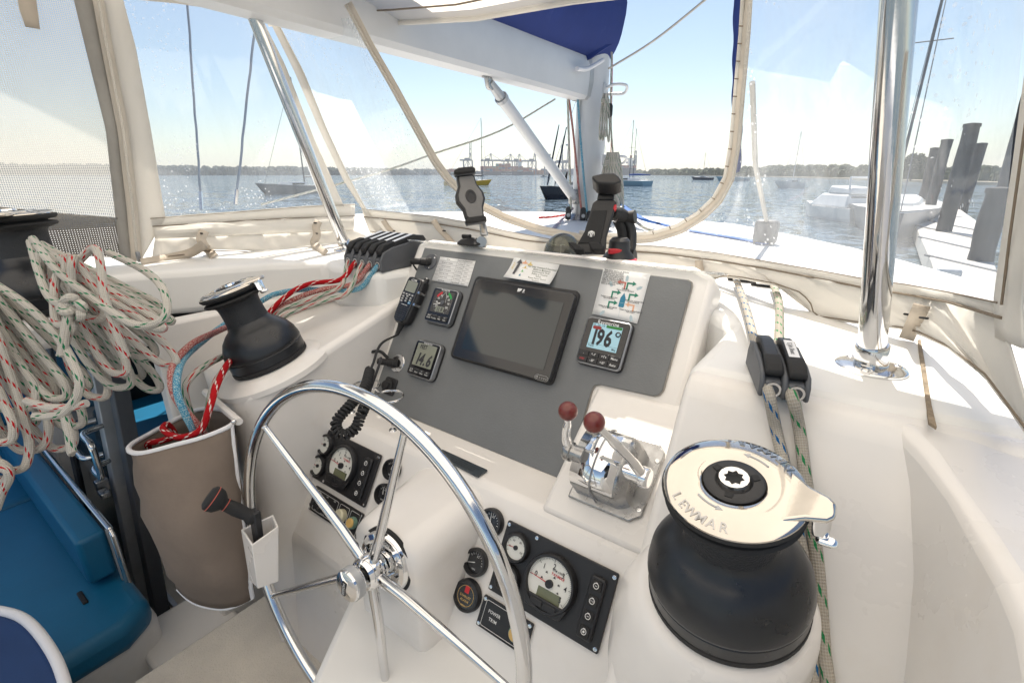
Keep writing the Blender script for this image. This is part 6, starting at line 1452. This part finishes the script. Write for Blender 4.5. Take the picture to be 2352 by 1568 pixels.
# ================================================================ THE HARBOUR
HW = lambda x, y: pz(x, y, ZW)
HULLN = pm('hull_navy', (.010, .016, .035), .25, coat=.3); HULLW = pm('hull_white', (.70, .71, .72), .35); HULLY = pm('hull_yellow', (.70, .42, .02), .35)
HULLB = pm('hull_pale_blue', (.25, .42, .52), .35); HULLD = pm('hull_dark_blue', (.03, .05, .09), .35); SPD = pm('dark_spar', (.08, .09, .11), .5); DECKB = pm('boat_deck', (.62, .61, .58), .6)
BOOT = pm('red_boot_stripe', (.35, .06, .03), .5); CVB = pm('boat_cover_blue', (.01, .06, .25), .7); CVG = pm('boat_cover_grey', (.17, .18, .19), .8)
def boat(name, label, bow, stern, fb, hm, masts=(), beam=.30, cabin=.0, deckm=None, boot=True, cat='sailboat', stays=(), cover=None, group='boats on moorings'):
    t = thing(name, label, cat, tuple((bow + stern) / 2), group)
    L = (bow - stern).length; d_ = (bow - stern).normalized(); s_ = V((-d_.y, d_.x, 0)); W = L * beam / 2
    def sec(f, w, h0, h1, fl=.8): # ring from port rail round the keel to starboard rail
        c_ = stern.lerp(bow, f); q_ = c_ + d_ * fb * 1.1 * max(0, f - .8) / .2; return [q_ + s_ * w + V((0, 0, h1)), c_ + s_ * w * fl + V((0, 0, h0 + .12 * fb)), c_ + s_ * w * fl * .9 + V((0, 0, h0 - .3)), c_ - s_ * w * fl * .9 + V((0, 0, h0 - .3)), c_ - s_ * w * fl + V((0, 0, h0 + .12 * fb)), q_ - s_ * w + V((0, 0, h1))]
    prof = [(0, .62, .90), (.12, .78, .90), (.35, 1.0, .92), (.6, .95, .98), (.8, .62, 1.08), (.93, .25, 1.18), (1.0, .03, 1.25)]
    MB().loft([sec(f - (0 if f < 1 else 0), W * w, 0, fb * h, .82) for f, w, h in prof]).build('hull', hm, t, angle=40)
    if boot: MB().loft([[stern.lerp(bow, f * .97) + s_ * W * w * .85 * q + V((0, 0, z_)) for z_ in (-.02, fb * .10)] for q in (1, -1) for f, w, h in (prof if q == 1 else prof[::-1])], False, False).build('boot_stripe', BOOT if boot is True else boot, t, solid=.02)
    MB().loft([[stern.lerp(bow, f) + s_ * W * w * .97 + V((0, 0, fb * h + .01)), stern.lerp(bow, f) - s_ * W * w * .97 + V((0, 0, fb * h + .01))] for f, w, h in prof], False, False).build('deck', deckm or DECKB, t)
    if cabin:
        MB().loft([[stern.lerp(bow, f) + s_ * W * q * w + V((0, 0, fb * .9 + z_)) for q, z_ in ((1, 0), (.85, cabin), (-.85, cabin), (-1, 0))] for f, w in ((.28, .62), (.45, .66), (.68, .45), (.74, .3))]).build('cabin', deckm or HULLW, t, angle=30)
        for q in (1, -1):
            MB().hull([stern.lerp(bow, f) + s_ * q * W * .60 + V((0, 0, fb * .9 + z_)) for f, z_ in ((.34, cabin * .35), (.56, cabin * .35), (.56, cabin * .7), (.34, cabin * .7))], [stern.lerp(bow, f) + s_ * q * W * .66 + V((0, 0, fb * .9 + z_)) for f, z_ in ((.34, cabin * .35), (.56, cabin * .35), (.56, cabin * .7), (.34, cabin * .7))]).build('window', BLKG, t)
    for (f, h, r_) in masts:
        p = stern.lerp(bow, f) + V((0, 0, fb)); MB().tube([p, p + V((0, 0, h))], [r_, r_ * .7], 8).build('mast', SPD if hm is not HULLW else SPAR, t)
        q = p + V((0, 0, h * .55)); MB().tube([q - s_ * h * .06, q, q + s_ * h * .06], r_ * .4, 5).build('spreader', SPD, t)
        b_ = p + V((0, 0, 1.1)); e_ = b_ - d_ * L * .38; MB().tube([b_, e_], r_ * .8, 6).build('boom', SPD, t)
        if cover: MB().tube([b_ + V((0, 0, .1)), b_.lerp(e_, .3) + V((0, 0, .18)), e_ + V((0, 0, .1))], [.20, .22, .10], 8).build('sail_bundle', cover, t)
        MB().tube([p + V((0, 0, h)), bow + V((0, 0, fb * 1.2))], r_ * .25, 4).build('forestay', SPD, t)
        MB().tube([p + V((0, 0, h)), stern + V((0, 0, fb))], r_ * .2, 4).build('backstay', SPD, t)
    return t
# dark sloop moored just beyond the mast
bw, st = HW(1256, 458), HW(1405, 449)
S1 = boat('moored_sloop', 'dark navy sloop with red waterline just beyond the mast', bw, st, 1.15, HULLN, ((.48, 13.5, .10),), .34, .45, boot=BOOT, cover=CVG)
bt = bw + V((0, 0, 1.4))
for k, (a, b, f) in enumerate(((1284, 287, 0), (1301, 293, .10))):
    p = bw.lerp(st, f) + V((0, 0, 1.45)); dp = p.dot(FW); q = pd(a, b, dp); MB().tube([p, p.lerp(q, .15), p.lerp(q, .75), q], [.04, .10, .09, .05], 8).build('furled_sail', HULLN, S1)
MB().box(bw.lerp(st, .30) + V((0, 0, 1.55)), (1.5, .8, .5), ID).build('deck_tender', CVG, S1, bevel=.15)
mb_ = bw.lerp(st, .52) + V((0, 0, 0)); dp = mb_.dot(FW); MB().lathe([(.25, -.1), (.25, .1), (.1, .15), (0, .15)], T(pd(1304, 333, dp)), 12).build('radar', HULLW, S1)
bw, st = HW(1022, 426), HW(1120, 425)
boat('moored_yacht', 'bright yellow hulled yacht partly behind the phone holder', st, bw, 1.1, HULLY, ((.87, 15.0, .09),), .30, .5, boot=False, cover=SPD)
bw, st = HW(1487, 428), HW(1392, 425)
boat('moored_yacht', 'white and pale blue yacht with blue sail cover right of the mast', st, bw, 1.35, HULLB, ((.42, 13.5, .09), (.34, 11.5, .08)), .32, .7, deckm=HULLW, boot=False, cover=CVB)
bw, st = HW(1636, 413.5), HW(1592, 413)
boat('moored_yacht', 'small dark blue yacht far off between the mast and the zip edge', st, bw, 1.3, HULLD, ((.5, 12.0, .10),), .3, .6, boot=False)
bw, st = HW(1652, 415.5), HW(1720, 416)
boat('moored_yacht', 'pale yacht cut off by the right edge of the zip opening', bw, st, 1.5, HULLB, ((.5, 14, .10),), .3, .5, boot=False)
bw, st = HW(612, 447), HW(735, 443)
boat('moored_yacht', 'hazy grey yacht seen through the left window beside the slanting pole', bw, st, 1.2, CVG, ((.28, 14.0, .10),), .28, .5, boot=False)
bw, st = HW(1845, 432), HW(1790, 432)
boat('moored_yacht', 'faint white yacht behind the right vinyl pane', st, bw, 1.2, HULLW, ((.5, 9.5, .07),), .3, .5, boot=False)
bw, st = HW(2050, 560), HW(2040, 470)
boat('berthed_yacht', 'tall masted yacht at the dock behind the thick right pole', bw, st, 1.0, HULLD, ((.45, 17.0, .09),), .16, .3, boot=False)
# motor cruiser beside the dock
c_ = HW(1990, 512); t = thing('motor_cruiser', 'white motor cruiser with flybridge behind the right vinyl', 'motor boat', tuple(c_)); Mk = frame(c_, RT, V((FW.x, FW.y, 0)).normalized()) @ Matrix.Scale(.72, 4)
def brg(pl): return [Mk @ V(p) for p in pl]
MB().loft([brg([(-1.55, y_, 1.05), (-1.35, y_, .1), (-1.2, y_, -.3), (1.2, y_, -.3), (1.35, y_, .1), (1.55, y_, 1.05)]) for y_ in (0, 5)] + [brg([(-.1, 8.5, 1.3), (-.08, 8.4, .3), (-.05, 8.2, -.2), (.05, 8.2, -.2), (.08, 8.4, .3), (.1, 8.5, 1.3)])]).build('hull', HULLW, t)
MB().hull(brg([(-1.5, .6, 1.06), (1.5, .6, 1.06), (1.4, 6, 1.06), (-1.4, 6, 1.06)]), brg([(-1.25, 1.0, 2.1), (1.25, 1.0, 2.1), (1.0, 4.8, 2.1), (-1.0, 4.8, 2.1)])).build('saloon', HULLW, t, bevel=.1)
MB().hull(brg([(-1.1, .98, 1.3), (1.1, .98, 1.3), (1.0, .98, 1.95), (-1.0, .98, 1.95)]), brg([(-1.1, .90, 1.3), (1.1, .90, 1.3), (1.0, .90, 1.95), (-1.0, .90, 1.95)])).build('window', BLKG, t)
MB().hull(brg([(-1.2, .8, 2.105), (1.2, .8, 2.105), (1.0, 4.2, 2.105), (-1.0, 4.2, 2.105)]), brg([(-1.1, .9, 2.6), (1.1, .9, 2.6), (.9, 4.0, 2.75), (-.9, 4.0, 2.75)])).build('flybridge', HULLW, t, bevel=.1)
MB().tube(brg([(-1.1, 1.2, 2.5), (-1.0, 1.5, 3.4), (1.0, 1.5, 3.4), (1.1, 1.2, 2.5)]), .06, 6).build('radar_arch', HULLW, t)
# dock and pilings
q = [pz(x_, y_, -2.05) for x_, y_ in ((2090, 488), (2205, 480), (2262, 520), (2330, 760), (2185, 760), (2140, 600))]
t = thing('floating_dock', 'pale floating dock below the pilings at the right', 'dock', tuple(q[4]))
MB().hull([p - V((0, 0, .5)) for p in q[::-1]], q[::-1]).build('deck', pm('dock_concrete', (.55, .53, .50), .8, var=.1, vs=2), t, bevel=.03)
MB().box((q[3] + q[4]) / 2 + V((-.2, 3, .22)), (.35, .35, .4)).build('power_post', HULLW, t, bevel=.05)
for k in range(5):
    a = q[4].lerp(q[0], .12 + .18 * k); b = q[3].lerp(q[2], .12 + .18 * k); MB().tube([a + V((0, 0, .012)), b + V((0, 0, .012))], .03, 5).build('plank_joint', SPD, t)
PIL = pm('weathered_piling', (.055, .05, .05), .85, var=.4, vs=3, bump=.6, bs=12)
plab = ['slim dark piling, leftmost of the row at the right', 'second dark piling from the left of the row at the right', 'tall thick dark piling in the middle of the row at the right', 'fourth dark piling from the left, set further back', 'wide blurred piling nearest the dock edge at the right', 'very tall dark piling cut off by the right border']
for k, (xb, yb, xt, yt, w_) in enumerate(((2110, 492, 2143, 342, 16), (2127, 515, 2170, 324, 21), (2158, 566, 2226, 291, 30), (2205, 502, 2254, 332, 20), (2238, 650, 2284, 433, 46), (2300, 440, 2352, 185, 20))):
    b_ = HW(xb, yb); dp = b_.dot(FW); tp_ = pd(xt, yt, dp); tp_ = V((b_.x * .6 + tp_.x * .4, b_.y * .6 + tp_.y * .4, tp_.z)); r_ = w_ * dp / FPX / 2
    t = thing('dock_piling', plab[k], 'piling', tuple(b_), 'pilings along the dock')
    n_ = 9; rnd = random.Random(k); MB().tube([(b_ - V((0, 0, 1))).lerp(tp_, i / n_) + V((rnd.uniform(-.02, .02), rnd.uniform(-.02, .02), 0)) for i in range(n_ + 1)], [r_ * rnd.uniform(.94, 1.06) for i in range(n_ + 1)], 14).build('post', PIL, t)
    MB().lathe([(r_ * 1.06, -.1), (r_ * 1.04, .02), (0, .06)], T(tp_), 14).build('cap', PIL, t)
# ---- far shore: cranes, ships, trees
DC = 2050.0; MP = DC / FPX
STEEL = pm('crane_blue_grey', (.10, .15, .22), .7)
def crane(label, xc, legs=20, y_top=370, boomL=-12, boomR=26, raised=None, y0=402):
    base = pd(xc, 402.3, DC); base.z = ZW + 3
    t = thing('container_crane', label, 'crane', tuple(base), 'quay cranes of the container port')
    Mq = frame(base, RT, V((FW.x, FW.y, 0)).normalized()); u_ = MP; H = (402 - y_top) * u_ * .945
    def Pq(x_, z_, y_=0): return Mq @ V((x_ * u_, y_, z_))
    w_ = 3.0
    for sx in (-1, 1):
        for yy in (0, 24): MB().tube([Pq(sx * legs / 2, 0, yy), Pq(sx * legs / 2, H, yy)], w_ * .85, 4).build('leg', STEEL, t)
    MB().tube([Pq(-legs / 2, H * .35), Pq(legs / 2, H * .35)], w_ * .8, 4).build('portal_beam', STEEL, t)
    MB().tube([Pq(0, 0, 12), Pq(0, H, 12)], w_ * .9, 4).build('centre_leg', STEEL, t)
    MB().tube([Pq(-legs / 2, H * .35), Pq(0, H)], w_ * .35, 4).tube([Pq(legs / 2, H * .35), Pq(0, H)], w_ * .35, 4).build('brace', STEEL, t)
    MB().tube([Pq(boomL, H), Pq(legs / 2 if raised else boomR, H)], w_ * 1.2, 4).build('girder', STEEL, t)
    MB().box((0, 0, 0), (10 * u_, 6, 4 * u_ * .7), T(Pq(-2, H + 5.5))@ RZ(36)).build('machinery_house', STEEL, t)
    ap = 15 * u_ * .9
    MB().tube([Pq(3, H), Pq(5, H + ap)], w_ * .6, 4).tube([Pq(8, H), Pq(6.5, H + ap)], w_ * .6, 4).tube([Pq(3.5, H + ap), Pq(8, H + ap)], w_ * .9, 4).build('a_frame', STEEL, t)
    if raised:
        x0 = legs / 2 - 4; hb = (402 - raised) * u_ * .945
        MB().tube([Pq(x0 - 2, H), Pq(x0, hb)], w_ * .7, 4).tube([Pq(x0 + 2, H), Pq(x0 + 3, hb)], w_ * .7, 4).tube([Pq(x0, hb), Pq(x0 + 3, hb)], w_ * .7, 4).tube([Pq(x0 - 1, hb * .6 + H * .4), Pq(x0 + 2, hb * .6 + H * .4)], w_ * .6, 4).build('raised_boom', STEEL, t)
    else:
        MB().tube([Pq(6, H + ap), Pq(boomR, H)], w_ * .25, 4).tube([Pq(5, H + ap), Pq(boomL, H)], w_ * .25, 4).build('stay', STEEL, t)
crane('container crane with boom raised, leftmost, above the phone holder', 1075, 20, 369, -18, 12, raised=328)
crane('container crane with lowered boom, second from the left', 1122, 19, 370, -17, 30)
crane('container crane above the middle of the container ship', 1167, 19, 371, -17, 20)
crane('container crane above the ship bridge, its girder joined with the next', 1187, 9, 371, -6, 22)
crane('container crane with boom raised, right end of the container ship', 1222, 18, 371, -14, 12, raised=348)
crane('container crane partly behind the white vang strut', 1256, 10, 371, -12, 8)
crane('container crane with boom raised, right of the vang strut', 1284, 16, 374, -12, 10, raised=336)
crane('container crane with boom raised, left beside the mast', 1300, 14, 374, -8, 10, raised=340)
crane('container crane with boom raised, alone to the right of the mast', 1452, 14, 375, -16, 16, raised=349)
CCOL = [pm('container_%s' % n_, c_, .7) for n_, c_ in (('rust', (.30, .07, .05)), ('red', (.38, .06, .05)), ('orange', (.40, .14, .06)), ('grey', (.30, .32, .34)), ('blue', (.05, .10, .22)), ('teal', (.06, .22, .22)))]
SHIPN = pm('ship_hull', (.03, .045, .085), .6)
def ship(label, xa, xb, yh, depth, tops, bridge=None, name=None, quay=False):
    a = pd(xa, 402, depth); b = pd(xb, 402, depth); a.z = b.z = ZW
    t = thing('container_ship', label, 'ship', tuple((a + b) / 2), 'ships at the container port')
    u_ = depth / FPX; H = (402.3 - yh) * u_ * .945; L = (xb - xa) * u_; Mq = frame(a, RT, V((FW.x, FW.y, 0)).normalized())
    MB().loft([[Mq @ V((x_ * L, y_, z_)) for y_, z_ in ((0 + i_, H + dh), (2 + i_, -1), (28 - i_, -1), (32 - i_, H + dh))] for x_, i_, dh in ((0, 13, 4), (.03, 6, 3), (.08, 0, 1), (.93, 0, 0), (1.0, 3, 1))]).build('hull', SHIPN, t)
    rnd = random.Random(int(xa)); n_ = int((xb - xa) / 3.0); x_ = .08
    k = 0
    while x_ < .95:
        f_ = x_; hh = tops(f_); nl = max(1, int(hh / 2.6 / u_ * u_ / 1.0 / 3.0 * 2))
        wv = 12.5 / L
        for j in range(nl):
            MB().box(((x_ + wv / 2) * L, 14, H + 1 + (j + .5) * 5.0), (12.0, 24, 4.8), Mq).build('container', rnd.choice(CCOL if rnd.random() < .35 else CCOL[:3]), t)
        x_ += wv
    if bridge is not None:
        MB().box((bridge * L, 14, H + 17), (14, 24, 34), Mq).box((bridge * L - 3, 14, H + 36), (26, 28, 4), Mq).build('bridge_tower', HULLW, t)
        MB().box((bridge * L + 2, 14, H + 43), (8, 8, 12), Mq).build('funnel', CCOL[2], t)
    if name: MB().text(name, 9, Mq @ T((L * .53, -.5, H * .42)) @ RX(90)).build('lettering', WHT, t, smooth=False)
    return t
ship('dark container ship stacked with red boxes below the cranes', 1093, 1226, 394, 1990.0, lambda f: 24 if .3 < f < .6 else (17 if f < .8 else 15), .76, 'Hapag-Lloyd')
ship('far ship with dark hull and few boxes just right of the mast', 1414, 1461, 386, 1980.0, lambda f: 8, .7)
ship('red stacked barge at the quay behind the yellow yacht', 1006, 1046, 398, 2100.0, lambda f: 12)
rnd = random.Random(11); t = thing('container_yard', 'rows of stacked containers on the quay behind the ship', 'containers', tuple(pd(1200, 402, 2120)))
for k in range(90):
    x_ = rnd.uniform(1010, 1330); p = pd(x_, 402, 2130 + rnd.uniform(0, 60)); n_ = rnd.randint(1, 4)
    MB().box((p.x, p.y, ZW + 3 + n_ * 3), (14, 14, n_ * 6), ID).build('container_stack', rnd.choice(CCOL), t)
q = [pd(x_, 402, d_) for x_, d_ in ((960, 2110), (1480, 2110), (1480, 2300), (960, 2300))]
tag(MB().prism([(p.x, p.y) for p in q], ZW - 1, ZW + 3).build('quay', pm('quay_concrete', (.25, .25, .25), .8)), 'long grey port quay under the cranes', 'quay', kind='structure')
# low land and woods
FOL = [pm('far_foliage_%d' % i, c_, .9, var=.3, vs=.15) for i, c_ in enumerate(((.055, .075, .045), (.075, .095, .05), (.045, .065, .05)))]
def wood(name, label, pts, dens, sz, seed, mat, rows=2):
    rnd = random.Random(seed); m = MB()
    for (x0, d0, h0), (x1, d1, h1) in zip(pts[:-1], pts[1:]):
        n_ = int(abs(x1 - x0) * dens)
        for k in range(n_):
            f_ = rnd.random(); x_ = x0 + (x1 - x0) * f_; d_ = (d0 + (d1 - d0) * f_) * (1 + rnd.uniform(0, .05)); h = (h0 + (h1 - h0) * f_) * rnd.uniform(.55, 1.15)
            p = pd(x_, 402, d_); u_ = d_ / FPX; r_ = sz * u_ * rnd.uniform(.6, 1.4)
            seg, rg_ = 7, 4; vs = []; fs = []
            c0 = V((p.x, p.y, ZW + h * u_ - r_ * .6)); ph = rnd.uniform(0, 6)
            for i in range(rg_ + 1):
                a = math.pi * i / rg_
                for j in range(seg):
                    b = 2 * math.pi * j / seg + ph; rr_ = r_ * rnd.uniform(.75, 1.2); vs.append(c0 + V((rr_ * math.sin(a) * math.cos(b) * 1.3, rr_ * math.sin(a) * math.sin(b), rr_ * math.cos(a) * .9)))
            for i in range(rg_):
                for j in range(seg): fs.append((i * seg + j, i * seg + (j + 1) % seg, (i + 1) * seg + (j + 1) % seg, (i + 1) * seg + j))
            m.add(vs, fs)
            c1 = V((p.x, p.y, ZW)); w_ = r_ * 1.4; hh = max(.5, h * u_ - r_ * .5)
            m.box(c1 + V((0, r_ * .3, hh / 2)), (w_, w_, hh))
    return tag(m.build(name, mat, smooth=False), label, 'trees', kind='stuff')
def land(name, label, pts, mat, h=1.2):
    A = [pd(x_, 402, d_) for x_, d_ in pts]; B = [p + (V((p.x, p.y, 0)).normalized() * 500) for p in A]
    pl = [(p.x, p.y) for p in A] + [(p.x, p.y) for p in B[::-1]]
    return tag(MB().prism(pl, ZW - 1, ZW + h).build(name, mat), label, 'land', kind='structure')
SAND = pm('shore_sand', (.42, .37, .29), .9, var=.15, vs=.05)
land('far_shore', 'low dark shore on the left horizon', [(-900, 1500), (-300, 1500), (300, 1700), (1000, 2100)], FOL[2], 2)
wood('far_woods', 'hazy dark line of woods on the left horizon', [(-600, 1500, 24), (60, 1480, 22), (280, 1600, 20), (500, 1700, 17), (760, 1900, 15), (1010, 2080, 11)], .8, 6, 21, FOL[2])
land('right_shore', 'low sandy shore on the right', [(1458, 1900), (1600, 1100), (1720, 620), (1900, 330), (2060, 190), (2300, 120), (2700, 90)], SAND, .8)
wood('shore_woods', 'green woods along the right shore', [(1458, 1920, 10), (1600, 1120, 13), (1720, 640, 19), (1900, 345, 26), (2060, 200, 30), (2300, 130, 34), (2600, 100, 40)], .62, 6, 22, FOL[1])
# one round tree that stands clear of the wood
p = pd(2092, 410, 150); p.z = ZW + .8
t = thing('shore_tree', 'round topped tree rising above the shore left of the pilings', 'tree', tuple(p))
MB().tube([p, p + V((0, 0, 3))], [.25, .18], 8).build('trunk', PIL, t)
m = MB(); rnd = random.Random(5)
for k in range(2600):
    a, b = rnd.uniform(0, 6.283), math.acos(rnd.uniform(-.7, 1)); r_ = 3.4 * rnd.uniform(.55, 1.0) ** .5 * (1 + .15 * math.sin(a * 3) * math.sin(b * 4)); c_ = p + V((0, 0, 4.6)) + V((r_ * math.sin(b) * math.cos(a), r_ * math.sin(b) * math.sin(a), r_ * .95 * math.cos(b))); s_ = rnd.uniform(.18, .4)
    x_ = V((rnd.uniform(-1, 1), rnd.uniform(-1, 1), rnd.uniform(-1, 1))).normalized(); y_ = x_.orthogonal().normalized(); m.add([c_ - x_ * s_, c_ + y_ * s_ * .6, c_ + x_ * s_, c_ - y_ * s_ * .6], [(0, 1, 2, 3)])
ob = m.build('crown', FOL[1], t, smooth=False)
# small craft far out
def launch(label, x_, y_, L):
    p = HW(x_, y_); t = thing('motor_launch', label, 'motor boat', tuple(p)); Mq = frame(p, RT, V((FW.x, FW.y, 0)).normalized())
    MB().loft([[Mq @ V((a * L, b * .3 * L * w_, z_)) for b, z_ in ((-.5, .12 * L), (-.3, 0), (.3, 0), (.5, .12 * L))] for a, w_ in ((-.5, .8), (.1, 1), (.4, .5), (.5, .05))]).build('hull', HULLW, t)
    MB().hull([Mq @ V((a * L, b * L, .12 * L)) for a, b in ((-.25, -.1), (.15, -.1), (.15, .1), (-.25, .1))], [Mq @ V((a * L, b * L, .27 * L)) for a, b in ((-.2, -.09), (.02, -.09), (.02, .09), (-.2, .09))]).build('cabin', HULLD, t)
launch('tiny motor launch on the water in front of the container ship', 1110, 405.3, 7.5)
launch('tiny motor launch throwing a white wake left of the navy sloop', 1249, 407, 7)
p = HW(1140, 405.2); t = thing('channel_buoy', 'tiny dark buoy on the water in front of the container ship', 'buoy', tuple(p))
MB().lathe([(.9, -.2), (.9, .5), (.35, .7), (.2, 2.2), (0, 2.3)], T(p), 10).build('float', SPD, t)
# shrouds of this boat, seen through the left window
for (xa, ya, xb, yb, dd, lb) in ((428, -30, 463, 482, 3.6, 'dark wire shroud seen through the left window, nearer the zip'), (588, 40, 541, 470, 3.4, 'dark wire shroud seen through the left window, nearer the pole')):
    a, b = pd(xa, ya, dd), pd(xb, yb, dd); rnd = random.Random(xa)
    t = thing('shroud', lb, 'shroud', tuple(b)); MB().tube([a.lerp(b, k / 14) + RT * rnd.uniform(-.003, .003) for k in range(15)], .0085, 8).build('wire', pm('shroud_cover', (.20, .25, .32), .6), t)
    MB().tube([b.lerp(a, .0), b.lerp(a, .08)], .014, 8).build('turnbuckle', STL, t)
# ---- the air between here and the far shore
def haze_box(dens):
    m = bpy.data.materials.new('haze_air'); m.use_nodes = True; nt = m.node_tree; nt.nodes.clear(); o = nt.nodes.new('ShaderNodeOutputMaterial'); v = nt.nodes.new('ShaderNodeVolumePrincipled')
    v.inputs['Color'].default_value = (.90, .95, 1.0, 1); v.inputs['Density'].default_value = dens; v.inputs['Anisotropy'].default_value = .3; nt.links.new(v.outputs[0], o.inputs['Volume'])
    ob = MB().box((-800, 1500, 70), (9000, 9000, 150)).build('haze', m, smooth=False)
    tag(ob, 'thin bright haze over the harbour', 'haze', kind='stuff')
HAZE = 0.00014
if HAZE: haze_box(HAZE)
